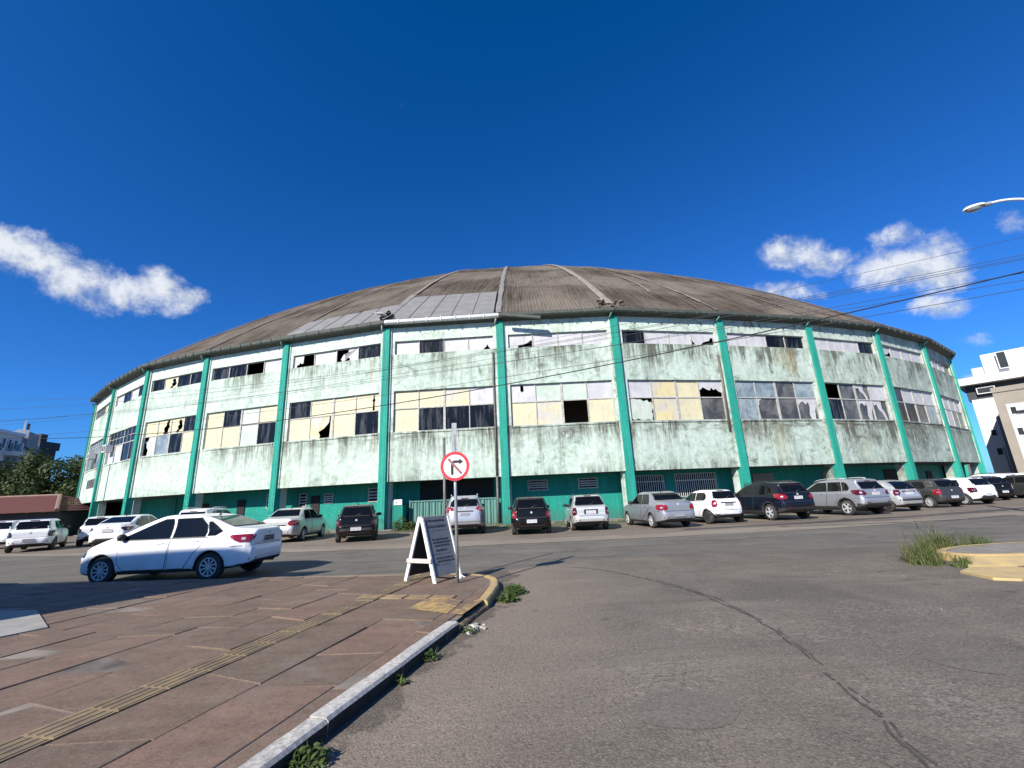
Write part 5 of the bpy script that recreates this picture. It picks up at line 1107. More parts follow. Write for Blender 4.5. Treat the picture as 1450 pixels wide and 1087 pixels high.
    mb = MB(); s.patch(mb, 0, [(zp-hp*0.6-0.01, -wp-0.03, wp+0.03), (zp+hp*0.6+0.03, -wp-0.03, wp+0.03)], 0.008, m=0); add('plate_recess', mb, ['black_plastic' if opt.get('recess', 0) else 'PAINT'], tg if zp > z0 else None)
    c = np.array([0, 0, zp]); Hh = s.project(np.array([[-4.0, 0, zp]]), np.array([1.0, 0, 0]))[0]
    mb = MB(); mb.box((Hh[0]-s.xr-0.018, 0, zp), (0.012, 0.40, 0.13), 0, 0)
    rd = random.Random(5)
    if opt.get('ink', 1):
        for i in range(7):
            y = 0.155-i*0.05-(0.012 if i > 2 else 0); mb.box((Hh[0]-s.xr-0.0255, y, zp-0.012), (0.003, 0.028, 0.062), 0, 1)
        mb.box((Hh[0]-s.xr-0.0255, 0, zp+0.046), (0.003, 0.38, 0.022), 0, 1)
    add('licence_plate', mb, [opt.get('plate', 'plate_white'), opt.get('inkmat', 'plate_grey')], None, False)
    mb = MB(); s.patch(mb, 0, [(s.emblem-0.035, -0.02, 0.02), (s.emblem-0.018, -0.036, 0.036), (s.emblem+0.018, -0.036, 0.036), (s.emblem+0.035, -0.02, 0.02)], 0.016, nc=4); add('badge', mb, ['alloy'], tg)
    if 'saloon' not in kind:
        zb = s.rearw[0][0]; Hq = s.project(np.array([[-4.0, 0, zb], [-4.0, -0.3, zb+0.14]]), np.array([1.0, 0, 0]))-np.array([s.xr+0.02, 0, 0])
        mb = MB(); mb.tube([tuple(Hq[0]), tuple(Hq[1])], [0.018, 0.008], 6); add('wiper', mb, ['black_plastic'], tg)
        mb = MB(); zz_ = s.rearw[1][0]+0.045; s.patch(mb, 0, [(zz_-0.012, -0.16, 0.16), (zz_+0.012, -0.16, 0.16)], 0.012); add('brake_light', mb, ['dark_red_lens'])
    zb = 0.42 if not s.suv else 0.56
    for sg in (-1, 1):
        mb = MB(); s.patch(mb, 0, [(zb, sg*0.56-0.09, sg*0.56+0.09), (zb+0.035, sg*0.56-0.09, sg*0.56+0.09)], 0.010, m=0); add('reflector', mb, ['dark_red_lens'])
    # bumper skin with its shut line, wrapped round the corners
    zs = s.seam[0][0]-0.035
    mb = MB(); s.patch(mb, 0, [(zs-0.006, -0.70, 0.70), (zs+0.006, -0.70, 0.70)], 0.0035, nc=15)
    for mir in (False, True): s.patch(mb, 60, [(zs-0.006, 0.55, 0.80), (zs+0.006, 0.55, 0.80)], 0.0035, nc=7, mirror=mir)
    add('bumper_seam', mb, ['black_plastic'])
    for mir in (False, True):                        # sill strip and window weatherstrip
        mb = MB(); s.patch(mb, 90, [(0.235, s.xr+s.ra+0.04, s.xf-s.ra-0.04), (0.285, s.xr+s.ra+0.04, s.xf-s.ra-0.04)], 0.008, mirror=mir); add('sill_strip', mb, ['black_plastic'])
        x0 = min(r[0][1] for r in s.side); x1 = max(r[0][2] for r in s.side); zb_ = s.side[0][0][0]
        mb = MB(); s.patch(mb, 90, [(zb_-0.016, x0, x1), (zb_-0.002, x0, x1)], 0.009, nc=18, mirror=mir); add('window_trim', mb, [opt.get('trim', 'black_plastic')])
    if opt.get('strip'):
        mb = MB(); s.patch(mb, 0, [(opt['strip']-0.05, -0.62, 0.62), (opt['strip']+0.05, -0.62, 0.62)], 0.010, nc=13); add('bumper_strip', mb, ['black_plastic'])
    if opt.get('lower'):
        mb = MB(); s.patch(mb, 0, [(0.33, -0.50, 0.50), (0.44, -0.44, 0.44), (0.50, -0.36, 0.36)], 0.010, nc=13); add('bumper_insert', mb, ['black_plastic'])
    if opt.get('garnish'):
        mb = MB(); zc = opt['garnish']; s.patch(mb, 0, [(zc-0.022, -0.36, 0.36), (zc+0.022, -0.36, 0.36)], 0.022, nc=9); add('garnish', mb, ['black_plastic' if opt.get('darkgarnish') else 'chrome'], tg)
    if opt.get('rails'):
        for sg in (-1, 1):
            yy = float(s.half(np.array([1.6]), np.array([s.H-0.06]))[0])-0.04
            pts = []
            for x in np.linspace(s.ro+0.05, s.ro+1.75, 10):
                zt = max((q[1] for q in s.poly if abs(q[0]-x) < 0.16 and q[1] > s.belt), default=s.H)
                pts.append((x-s.xr, sg*yy, zt+0.012+(0.035 if s.ro+0.1 < x < s.ro+1.7 else 0)))
            mb = MB(); mb.tube(pts, 0.018, 6); add('roof_rail', mb, [opt['rails']])
    mb = MB(); xa = s.ro+0.45; zt = max((q[1] for q in s.poly if abs(q[0]-xa) < 0.16), default=s.H); mb.tube([(xa-s.xr, 0, zt-0.02), (xa-s.xr-0.03, 0, zt+0.03), (xa-s.xr-0.13, 0, zt+0.07)], [0.03, 0.015, 0.006], 6); add('antenna', mb, ['black_plastic'])
    mb = MB(); mb.tube([(-s.xr+0.12, -0.42, 0.30), (-s.xr+0.30, -0.42, 0.30)], 0.028, 8); add('exhaust', mb, ['dark_alloy'])
    CACHE[key] = (s, out); return CACHE[key]
CARS = []
def car(kind, paint, x, y, heading, label, cat='car', rim='multi', step=0.045, group='cars parked around the arena', name='parked_car', z=0.004, size=1.0, **opt):
    """(x, y): rear axle on the ground; heading clockwise from +Y"""
    s, parts = car_meshes(kind, step, opt)
    root = empty(name, (x, y, z), pi/2-heading); root.scale = (size, size, size); tag(root, label, cat, group)
    objs = []
    for nm, me, par in parts:
        o = obj(nm, me, root if par is None else objs[par]); objs.append(o)
        for i, mt in enumerate(me.materials):
            if mt is not None and mt.name == 'PAINT' or (nm == 'body' and i == 0):
                o.material_slots[i].link = 'OBJECT'; o.material_slots[i].material = PAINT[paint]
    ty, rm = wheel_meshes(s.r, rim)
    for wx in (0.0, s.wb):
        for sg in (-1, 1):
            w = empty('wheel', (wx, sg*(s.W/2-0.125), s.r), 0, root); w.rotation_euler = (0, random.uniform(0, 6), pi if sg > 0 else 0)
            obj('tyre', ty, w); obj('rim', rm, w)
    CARS.append(root); return root
MATS['PAINT'] = bpy.data.materials.new('PAINT')
def radial(x, y): return atan2(BC.x-x, BC.y-y)
def park(kind, paint, px, py, side, label, dh=0.0, **kw):
    """(px, py): where the tread of the named rear wheel meets the ground"""
    h = radians(dh); W = (SHAPES[kind]['W']/2-0.11)*1.07; k = 1 if side == 'L' else -1
    return car(kind, paint, px+cos(h)*W*k, py-sin(h)*W*k, h, label, size=1.07, **kw)
near = car('saloon', 'white', -7.20, 11.66, radians(-87.5), 'white four door saloon passing along the kerb, the nearest car, with dark tinted windows', name='passing_car', step=0.026, rim='multi', group=None, mirror='black_plastic', plate='plate_grey', inkmat='smoked_lens', recess=0, size=1.025)
near['category'] = 'car'
park('hatch', 'white', -24.3, 23.9, 'R', 'white hatchback with dark smoked tail lights near the left end of the row', -36, lens='smoked_lens', plate='plate_grey', rim='steel')
park('hatch', 'white', -23.4, 26.6, 'R', 'white hatchback with black lower bumper, wedged between two other white cars', -30, lower=1, rim='multi', lens='dark_red_lens')
park('saloon', 'white', -19.2, 23.0, 'R', 'white saloon with dark red tail lights, parked just behind the passing saloon', -14, lens='dark_red_lens', lower=1, rim='multi', mirror='black_plastic')
park('suv', 'white', -16.4, 24.6, 'R', 'white estate with roof rails, only its roof showing over the passing saloon', -10, rails='alloy', rim='five')
park('hatch', 'white', -29.6, 27.0, 'R', 'white car cut by the left edge of the picture, dark windows', -22, lens='red_lens', rim='steel')
park('old_saloon', 'silver_warm', -10.45, 22.15, 'R', 'pale silver saloon with bright red tail lights beside the black hatchback', -4, rim='five', plate='plate_white', garnish=0.74)
park('hatch', 'black', -7.95, 20.25, 'L', 'black hatchback with pale licence plate and narrow dark tail lights beside the leafy shrub', -16, lens='dark_red_lens', rim='steel', strip=0.50, step=0.04)
park('round_suv', 'silver', -3.40, 21.75, 'L', 'silver crossover with wing shaped red tail lights in front of the corrugated gate', -7, rim='five', plate='plate_grey', garnish=0.985, darkgarnish=1, rails='alloy', step=0.04)
park('hatch', 'black', -0.20, 20.20, 'L', 'black hatchback with big red tail lights and pale rear plate low in the bumper', -1, lens='red_lens', rim='steel', step=0.04)
park('wagon', 'silver_warm', 2.50, 21.05, 'L', 'small silver notchback with roof bars and upright dark red tail lights', 1, lens='dark_red_lens', rim='five', plate='plate_white', rails='black_plastic', recess=1, step=0.04)
park('old_saloon', 'grey_silver', 5.95, 20.35, 'L', 'silver saloon with horizontal red tail lights next to the small white hatchback', -9, rim='five', plate='plate_grey', step=0.04)
park('rounded_hatch', 'white', 8.85, 21.35, 'L', 'small rounded white hatchback with black bumper base between silver saloon and dark blue crossover', -10, lens='red_lens', rim='steel', garnish=0.865, darkgarnish=1, plate='plate_grey', step=0.04)
park('suv', 'navy', 12.0, 21.75, 'L', 'dark blue crossover with roof rails and black wheel arches', -10, rim='five', rails='dark_alloy', step=0.04)
park('suv', 'grey_silver', 16.35, 22.7, 'L', 'grey silver crossover with black lower body and two tone five spoke wheels', -12, rim='five', rails='alloy', lens='dark_red_lens', step=0.04)
park('bubble_hatch', 'silver', 19.4, 24.0, 'L', 'silver round roofed hatchback with arched side windows', -8, lens='dark_red_lens', rim='steel', strip=0.56, garnish=0.93, darkgarnish=1)
park('hatch', 'dark_grey', 23.2, 25.75, 'L', 'dark grey hatchback with bright many spoked wheels', -6, rim='multi', lens='red_lens')
park('hatch', 'white', 26.4, 27.0, 'L', 'white hatchback with bright alloy wheels at the far right of the row', -9, rim='multi', lens='dark_red_lens', lower=1)
park('hatch', 'black', 31.0, 30.4, 'L', 'old black hatchback with clear tail lights at the right end of the row', -4, rim='steel', lens='clear_lens')
park('suv', 'white', 34.8, 33.0, 'L', 'white estate cut by the right edge of the picture, beyond the old black hatchback', -5, rim='five', rails='black_plastic')
park('hatch', 'dark_grey', 34.6, 30.6, 'L', 'grey hatchback rear end at the right edge of the picture', -5, rim='steel', lens='dark_red_lens')
# ------------------------------------------------------------------ near pavement: slabs, kerb stones, tactile line
KZ = 0.12
KERB = [(-3.42, -4.5), (-2.204, 0.3), (-1.53, 2.96), (-0.78, 5.92)]
RAMP = [(-0.78, 5.92), (-0.62, 6.6), (-0.50, 6.99)]
NOSE = [(-0.50, 6.99), (-0.38, 8.2), (-0.42, 8.8), (-0.60, 9.22), (-1.0, 9.55), (-1.5, 9.72), (-2.3, 9.80)]
FAR = [(-2.3, 9.80), (-4.4, 10.12), (-7.0, 10.42), (-10.5, 10.80), (-12.8, 11.25), (-17, 12.4), (-24, 15.3), (-34, 21)]
outline = KERB+RAMP[1:]+NOSE[1:]+FAR[1:]+[(-40, 10), (-40, -5)]
pave = sheet('pavement', [(x+(-0.06 if i < 14 else 0), y-(0.06 if 8 < i < 20 else 0)) for i, (x, y) in enumerate(outline)], KZ-0.008, 'joint_mortar')
def kerb_stones(path, w, L, mat, gap, z1, rnd, zend=None, name='kerb_stone'):
    """stones laid along a path (pavement on its left side)"""
    P = [Vector(p) for p in path]; seg = [(P[i+1]-P[i]).length for i in range(len(P)-1)]; tot = sum(seg)
    def pt(s):
        for i, l in enumerate(seg):
            if s <= l or i == len(seg)-1: return P[i].lerp(P[i+1], s/l)
            s -= l
    def nrm(s):
        a, b = pt(max(0, s-0.25)), pt(min(tot-1e-6, s+0.25)); t = (b-a).normalized(); return Vector((-t.y, t.x))
    s = 0.0
    while s < tot-0.05:
        e = min(tot, s+L*rnd.uniform(0.85, 1.12)); N = max(1, int((e-s)/0.16)); mb = MB(); prev = None; dz = rnd.uniform(-0.006, 0.006)
        for i in range(N+1):
            q = s+gap/2+(e-s-gap)*i/N; c = pt(min(q, tot-1e-6)); n = nrm(q); zt = z1+dz+0.004*mnoise.noise(Vector((c.x*6, c.y*6, 1)))
            if zend is not None: zt = z1+(zend-z1)*q/tot
            j1, j2 = 0.010*mnoise.noise(Vector((c.x*5, c.y*5, 4))), 0.012*mnoise.noise(Vector((c.x*7, c.y*7, 9)))
            o = c-n*(0.0+j1)
            row = [(o.x-n.x*0.0, o.y-n.y*0.0, -0.02), (o.x, o.y, zt-0.028), (o.x+n.x*0.022, o.y+n.y*0.022, zt-0.004), (o.x+n.x*0.05, o.y+n.y*0.05, zt), (o.x+n.x*(w+j2), o.y+n.y*(w+j2), zt-0.002), (o.x+n.x*(w+j2), o.y+n.y*(w+j2), 0.05)]
            if prev:
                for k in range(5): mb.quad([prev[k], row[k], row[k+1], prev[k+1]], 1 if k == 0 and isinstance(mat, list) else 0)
            else: mb.quad(row[::-1])
            prev = row
        mb.quad(prev); mb.build(name, mat, pave); s = e
rnd = random.Random(21)
kerb_stones(KERB[0:], 0.15, 0.95, ['kerb_granite', 'kerb_grime_and_shade'], 0.010, KZ+0.005, rnd)
kerb_stones(RAMP, 0.16, 0.55, 'worn_yellow_paint', 0.008, 0.075, rnd)
kerb_stones(NOSE, 0.14, 0.62, 'yellow_kerb_paint', 0.008, KZ+0.006, rnd)
kerb_stones(FAR, 0.13, 0.95, 'worn_kerb', 0.010, KZ+0.002, rnd)
# slab area inside the kerbs
AX = radians(13.0); TV = Vector((sin(AX), cos(AX))); NV = Vector((-cos(AX), sin(AX)))       # rows run away from the viewer; NV points left
field = [(-3.57, -4.5), (-0.94, 5.90), (-0.655, 7.02), (-0.53, 8.2), (-0.57, 8.78), (-0.72, 9.12), (-1.07, 9.42), (-1.54, 9.58), (-2.3, 9.66), (-4.4, 9.98), (-7.0, 10.28), (-10.5, 10.66), (-12.8, 11.1), (-16, 12.0), (-16, -4.4)]
def inside(c, poly):
    r = False
    for a, b in zip(poly, poly[1:]+poly[:1]):
        if (a[1] > c[1]) != (b[1] > c[1]) and c[0] < (b[0]-a[0])*(c[1]-a[1])/(b[1]-a[1])+a[0]: r = not r
    return r
def in_field(poly):
    if not any(inside(p, field) for p in poly): return []
    return in_field_(poly)
def in_field_(poly):
    """cut a convex slab by the convex run of kerb lines that it may cross"""
    for i in range(len(field)-2):
        a, b = field[i], field[i+1]
        mid = (sum(p[0] for p in poly)/len(poly), sum(p[1] for p in poly)/len(poly))
        d = min(hypot(mid[0]-(a[0]+(b[0]-a[0])*t), mid[1]-(a[1]+(b[1]-a[1])*t)) for t in [q/12 for q in range(13)])
        if d < 2.4: poly = clip(poly, a, b)
        if len(poly) < 3: return []
    return poly
CONC = [(-6.62, 6.10), (-6.42, 6.52), (-7.85, 7.72), (-9.4, 7.9), (-9.9, 6.6), (-8.2, 4.6)]
def convex_out(poly, tile): return tile
tact_w = 4.02                                   # perpendicular offset of the tactile line
rows = []
w = 1.12
edges = [0.62, 1.18, 1.86, 2.44, 3.14, tact_w-0.17]
e2 = tact_w+0.17
while edges[-1] < 16.5:
    edges.append(e2); e2 += rnd.choice((0.56, 0.62, 0.66, 0.70))
def poly_at(w0, w1, t0, t1, sk0, sk1):
    return [tuple(NV*w0+TV*(t0+sk0)), tuple(NV*w0+TV*(t1+sk1)), tuple(NV*w1+TV*(t1-sk1)), tuple(NV*w1+TV*(t0-sk0))]
nslab = 0; stuff = MB(); slabs = []
for i in range(len(edges)-1):
    w0, w1 = edges[i], edges[i+1]
    if abs((w0+w1)/2-tact_w) < 0.05: continue
    t = -5.0+rnd.uniform(0, 0.8); sk = rnd.uniform(-0.05, 0.05)
    while t < 15:
        L = rnd.uniform(0.7, 1.7); sk2 = rnd.uniform(-0.09, 0.09)
        p = poly_at(w0, w1, t, t+L, sk, sk2)
        if area(p) < 0: p = p[::-1]
        p = in_field(p)
        t += L; sk = sk2
        if len(p) < 3 or abs(area(p)) < 0.02: continue
        if area(p) < 0: p = p[::-1]
        c = Vector((sum(q[0] for q in p)/len(p), sum(q[1] for q in p)/len(p)))
        # inside the concrete pad?
        ins = False
        for a, b in zip(CONC, CONC[1:]+CONC[:1]):
            if (a[1] > c.y) != (b[1] > c.y) and c.x < (b[0]-a[0])*(c.y-a[1])/(b[1]-a[1])+a[0]: ins = not ins
        if ins: continue
        q = inset(p, rnd.choice((0.004, 0.006, 0.008, 0.012)))
        if len(q) < 3: continue
        slabs.append((c.length, q, rnd.uniform(-0.006, 0.006), (rnd.uniform(-0.010, 0.010), rnd.uniform(-0.010, 0.010)), c))
slabs.sort(key=lambda s: (0 if (s[4].y > 1.0 and abs(atan2(s[4].x, s[4].y)) < 1.0) else 1, s[0]))
def add_slab(mb, q, dz, tl, c):
    top = []
    for p in q: top.append((p[0], p[1], KZ+dz+(p[0]-c.x)*tl[0]+(p[1]-c.y)*tl[1]))
    qi = inset(q, 0.006)
    if len(qi) == len(q):
        tin = [(p[0], p[1], KZ+dz+(p[0]-c.x)*tl[0]+(p[1]-c.y)*tl[1]) for p in qi]; edge = [(p[0], p[1], z[2]-0.005) for p, z in zip(q, top)]
        mb.quad(tin)
        for i in range(len(q)): j = (i+1) % len(q); mb.quad([edge[i], edge[j], tin[j], tin[i]])
        top = edge
    else: mb.quad(top)
    for i in range(len(q)): j = (i+1) % len(q); mb.quad([(q[i][0], q[i][1], KZ-0.03), (q[j][0], q[j][1], KZ-0.03), top[j], top[i]])
for n, (_, q, dz, tl, c) in enumerate(slabs):
    if n < 290:
        mb = MB(); add_slab(mb, q, dz, tl, c); mb.build('paving_slab', 'red_stone_slab', pave)
    else: add_slab(stuff, q, dz, tl, c)
if stuff.f: o = stuff.build('paving_slabs', 'red_stone_slab', pave); o['kind'] = 'stuff'
# tactile tiles with four raised bars each
t = -0.6
while t < 9.45:
    L = 0.40; c = NV*tact_w+TV*(t+L/2)
    R = Matrix.Translation((c.x, c.y, KZ-0.004+rnd.uniform(-0.003, 0.003))) @ Matrix.Rotation(-AX+rnd.uniform(-0.006, 0.006), 4, 'Z')
    mb = MB(); mb.box((0, 0, 0), (0.315, L-0.012, 0.02), 0, 0, R)
    for k in range(4):
        x = -0.115+k*0.077; mb.box((x, 0, 0.011), (0.034, L-0.03, 0.007), 0, 0, R)
    mb.build('tactile_tile', 'worn_yellow_tile', pave); t += L
for k in range(4):                              # short spur of tactile tiles towards the crossing ramp
    c = Vector((-2.05+k*0.40-0.36, 7.62-k*0.09)); R = Matrix.Translation((c.x, c.y, KZ-0.004)) @ Matrix.Rotation(-AX+pi/2, 4, 'Z')
    mb = MB(); mb.box((0, 0, 0.004), (0.24, 0.38, 0.02), 0, 0, R)
    for j in range(3): mb.box((-0.075+j*0.075, 0, 0.017), (0.03, 0.34, 0.010), 0, 0, R)
    mb.build('tactile_tile', 'worn_yellow_tile', pave)
sheet('painted_square', [(-1.60, 6.66), (-0.98, 6.30), (-0.86, 7.04), (-1.38, 7.40)], KZ+0.011, 'worn_yellow_paint', pave, wob=0.03, step=0.1)
sheet('painted_strip', [(-0.96, 6.30), (-0.78, 6.2), (-0.56, 7.0), (-0.70, 7.05)], KZ+0.0105, 'worn_yellow_paint', pave, wob=0.02, step=0.1)
mb = MB(); mb.prism(inset(CONC if area(CONC) > 0 else CONC[::-1], 0.02), KZ-0.03, KZ+0.016); mb.build('concrete_pad', 'pale_concrete', pave)
# loose mortar lumps at the broken kerb end
rd = random.Random(4)
for i in range(9):
    x, y = -0.66+rd.uniform(-0.06, 0.24), 5.98+rd.uniform(-0.22, 0.2); s = rd.uniform(0.02, 0.055)
    bm = bmesh.new(); bmesh.ops.create_icosphere(bm, subdivisions=1, radius=s)
    for v in bm.verts: v.co = Vector((v.co.x*rd.uniform(0.8, 1.5), v.co.y*rd.uniform(0.8, 1.3), v.co.z*0.6))*rd.uniform(0.8, 1.2)
    me = bpy.data.meshes.new('rubble'); bm.to_mesh(me); bm.free(); me.materials.append(MATS['pale_concrete' if i % 2 else 'kerb_granite'])
    o = obj('rubble', me); o.location = (x, y, s*0.3+0.004); o['label'] = 'small pale lump of broken mortar lying at the end of the granite kerb'; o['category'] = 'rubble'; o['group'] = 'mortar lumps at the broken kerb end'
# small pale stones and scraps strewn on the road
mb = MB()
for i in range(45):
    a = rd.uniform(-0.75, 0.75); d = 2.6+8*rd.random()**1.5; x, y = d*sin(a), d*cos(a)
    if x < -0.2+0.02*y: continue
    s = rd.uniform(0.003, 0.009); M = Matrix.Translation((x, y, 0.006+s*0.4)) @ Matrix.Rotation(rd.uniform(0, 6), 4, 'Z') @ Matrix.Rotation(rd.uniform(-0.5, 0.5), 4, 'X')
    mb.box((0, 0, 0), (s*rd.uniform(1, 2.2), s*rd.uniform(0.8, 1.4), s), 0, 0 if rd.random() < 0.5 else 1, M)
o = mb.build('gravel', ['pale_concrete', 'grey_concrete']); o['kind'] = 'stuff'
# ------------------------------------------------------------------ corner island on the right
isl = empty('traffic_island', (0, 0, 0)); tag(isl, 'raised concrete traffic island with yellow painted kerb and flat yellow ramp slab', 'traffic island')
IS = [(8.34, 9.30), (8.50, 9.62), (9.15, 9.98), (10.0, 10.18), (11.5, 10.25), (16, 10.3), (16, 8.25), (11.5, 8.50), (9.30, 8.66), (8.72, 8.76), (8.42, 8.98)]
mb = MB(); o_ = [tuple(p) for p in spline(IS+[IS[0]], 4)[:-1]]
o_ = o_ if area(o_) > 0 else o_[::-1]
n = len(o_); inn = []
for i in range(n):
    p, q, r_ = Vector(o_[i-1]), Vector(o_[i]), Vector(o_[(i+1) % n]); t_ = (r_-p).normalized(); inn.append(tuple(q+Vector((-t_.y, t_.x))*0.15))
for i in range(n):
    j = (i+1) % n; a, b, c, d = o_[i], o_[j], inn[j], inn[i]
    mb.quad([(a[0], a[1], -0.01), (b[0], b[1], -0.01), (b[0], b[1], 0.135), (a[0], a[1], 0.135)])
    a2, b2 = [(p[0]*0.85+q_[0]*0.15, p[1]*0.85+q_[1]*0.15) for p, q_ in ((a, d), (b, c))]
    mb.quad([(a[0], a[1], 0.135), (b[0], b[1], 0.135), (b2[0], b2[1], 0.152), (a2[0], a2[1], 0.152)]); mb.quad([(a2[0], a2[1], 0.152), (b2[0], b2[1], 0.152), (c[0], c[1], 0.153), (d[0], d[1], 0.153)])
mb.build('kerb', 'yellow_kerb_paint', isl)
mb = MB(); mb.quad([(p[0], p[1], 0.149) for p in inn]); mb.build('top_slab', 'island_concrete', isl)
mb = MB(); tp = [(8.44, 8.94), (8.72, 8.74), (9.30, 8.64), (11.5, 8.48), (15.9, 8.23)]; bt = [(7.86, 8.34), (8.52, 8.24), (9.4, 8.22), (11.5, 8.0), (15.9, 7.7)]
for i in range(4): mb.quad([(bt[i][0], bt[i][1], 0.05), (bt[i+1][0], bt[i+1][1], 0.05), (tp[i+1][0], tp[i+1][1], 0.132), (tp[i][0], tp[i][1], 0.132)]); mb.quad([(bt[i][0], bt[i][1], -0.01), (bt[i+1][0], bt[i+1][1], -0.01), (bt[i+1][0], bt[i+1][1], 0.05), (bt[i][0], bt[i][1], 0.05)])
mb.quad([(bt[0][0], bt[0][1], -0.01), (bt[0][0], bt[0][1], 0.05), (tp[0][0], tp[0][1], 0.132), (tp[0][0], tp[0][1], -0.01)]); mb.build('kerb_band', 'bright_yellow_paint', isl)
mb = MB(); mb.prism([(7.38, 8.0), (7.86, 8.30), (8.50, 8.20), (8.52, 7.88), (7.95, 7.35), (7.55, 7.22), (7.28, 7.38)], -0.01, 0.042); mb.build('ramp_slab', 'bright_yellow_paint', isl)
mb = MB(); mb.prism([(8.56, 8.19), (9.4, 8.18), (11, 7.98), (11, 7.3), (8.9, 7.6), (8.58, 7.85)], -0.01, 0.045); mb.build('ramp_slab', 'worn_yellow_tile', isl)
# ------------------------------------------------------------------ grass and weeds
def blades(mb, x, y, r, n, h0, h1, rd, lean=0.5, w=0.006, z0=0.0, m=0, leafy=0.0):
    for _ in range(n):
        a = rd.uniform(0, 2*pi); q = r*math.sqrt(rd.random()); bx, by = x+q*cos(a), y+q*sin(a); h = rd.uniform(h0, h1)
        d = rd.uniform(0, 2*pi); l = h*lean*rd.random(); ww = w*rd.uniform(0.7, 1.5); px, py = -sin(d)*ww, cos(d)*ww
        p0 = (bx, by, z0); p1 = (bx+cos(d)*l*0.3, by+sin(d)*l*0.3, z0+h*0.55); p2 = (bx+cos(d)*l, by+sin(d)*l, z0+h*(1-0.3*lean*rd.random()))
        mb.quad([(p0[0]-px, p0[1]-py, p0[2]), (p0[0]+px, p0[1]+py, p0[2]), (p1[0]+px, p1[1]+py, p1[2]), (p1[0]-px, p1[1]-py, p1[2])], m)
        mb.quad([(p1[0]-px, p1[1]-py, p1[2]), (p1[0]+px, p1[1]+py, p1[2]), p2], m)
def leaves(mb, x, y, r, n, h, rd, s=0.03, z0=0.0, m=0):
    for _ in range(n):
        a = rd.uniform(0, 2*pi); q = r*math.sqrt(rd.random()); z = z0+h*rd.random()*(1-0.6*q/r)+0.005; k = s*rd.uniform(0.6, 1.4)
        M = Matrix.Translation((x+q*cos(a), y+q*sin(a), z)) @ Matrix.Rotation(rd.uniform(0, 6.3), 4, 'Z') @ Matrix.Rotation(rd.uniform(-0.9, 0.9), 4, 'X') @ Matrix.Rotation(rd.uniform(-0.5, 0.5), 4, 'Y')
        mb.quad([M @ Vector(v) for v in ((0, -k*0.3, 0), (k*0.6, -k*0.42, 0.1*k), (k*1.3, 0, 0), (k*0.6, k*0.42, 0.1*k), (0, k*0.3, 0))], m)
def weed(name, label, cat, blobs, mat, group=None):
    mb = MB(); rd = random.Random(len(label)*3+int(abs(blobs[0][0])*100))
    for (x, y, r, n, h0, h1, z0, kind) in blobs:
        if kind == 'g': blades(mb, x, y, r, int(n*1.5), h0, h1, rd, 0.9, 0.0042, z0)
        else: leaves(mb, x, y, r, n, h1, rd, h0, z0)
    o = mb.build(name, mat); tag(o, label, cat, group); return o
def tuft(label, blobs):
    mb = MB(); rd = random.Random(len(label)*7)
    for (x, y, r, n, h0, h1) in blobs:
        blades(mb, x, y, r, n, h0, h1, rd, 0.95, 0.0040, 0.0, 0); blades(mb, x, y, r*1.1, n//4, h0*0.8, h1*1.15, rd, 1.1, 0.0036, 0.0, 1); blades(mb, x, y, r*1.35, n//3, 0.03, h0, rd, 1.2, 0.004, 0.0, 0)
    tag(mb.build('grass_tuft', ['grass_blades', 'dry_blades']), label, 'grass tuft')
tuft('tall grass tuft at the left tip of the yellow kerbed island', [(7.66, 8.95, 0.26, 330, 0.12, 0.40), (7.85, 9.28, 0.24, 220, 0.15, 0.50), (7.75, 9.1, 0.3, 16, 0.55, 0.85)])
tuft('tall grass tuft behind the yellow kerbed island', [(9.0, 10.18, 0.26, 330, 0.18, 0.55), (9.45, 10.4, 0.26, 200, 0.15, 0.48), (9.2, 10.3, 0.35, 16, 0.6, 0.95)])
tuft('shorter dark grass tuft at the back edge of the island, right of the tall one', [(10.3, 10.5, 0.22, 170, 0.12, 0.40), (10.1, 10.5, 0.2, 30, 0.3, 0.55)])
tuft('small grass tuft in the gap between the island kerb and the ramp slab', [(7.92, 8.52, 0.13, 170, 0.06, 0.30)])
tuft('grass patch at the road edge in front of the yellow ramp slab', [(7.95, 7.02, 0.26, 420, 0.03, 0.13), (8.35, 7.3, 0.22, 300, 0.04, 0.16)])
for (x, y, r, n_, lf, h, lab) in ((-0.22, 7.45, 0.16, 260, 0.035, 0.16, 'leafy green weed outside the yellow kerb, nearest clump of the row'), (-0.10, 7.95, 0.18, 260, 0.035, 0.17, 'leafy green weed outside the yellow kerb at the pavement corner, the biggest clump'), (-0.15, 8.33, 0.13, 140, 0.03, 0.12, 'leafy green weed outside the yellow kerb, clump nearest the street'),
    (-1.37, 3.20, 0.12, 150, 0.03, 0.13, 'leafy weed at the foot of the granite kerb at the bottom of the picture'), (-1.12, 4.42, 0.07, 60, 0.028, 0.10, 'small weed halfway along the foot of the granite kerb'), (-0.96, 4.98, 0.09, 70, 0.028, 0.11, 'small weed at the granite kerb, second from its broken end'), (-0.64, 5.86, 0.09, 60, 0.025, 0.09, 'small weed among mortar lumps at the broken kerb end')):
    mb = MB(); rd = random.Random(int(y*100)); leaves(mb, x, y, r, n_, h, rd, lf, 0.0); blades(mb, x, y, r, n_//6, 0.05, h*1.2, rd, 0.9, 0.004)
    tag(mb.build('weed', 'weed_leaves'), lab, 'weed')
mb = MB(); rd = random.Random(9)
for i in range(760):
    a = radians(rd.uniform(-30, 26)); r = rd.uniform(66.0, 68.4); p = ring_pt(r, a)
    if mnoise.noise(Vector((p[0]*0.35, p[1]*0.35, 2))) < -0.12: continue
    blades(mb, p[0], p[1], 0.28, 11, 0.05, 0.22, rd, 0.7, 0.012)
o = mb.build('grass_strip', 'grass_blades'); o['kind'] = 'stuff'
mb = MB()
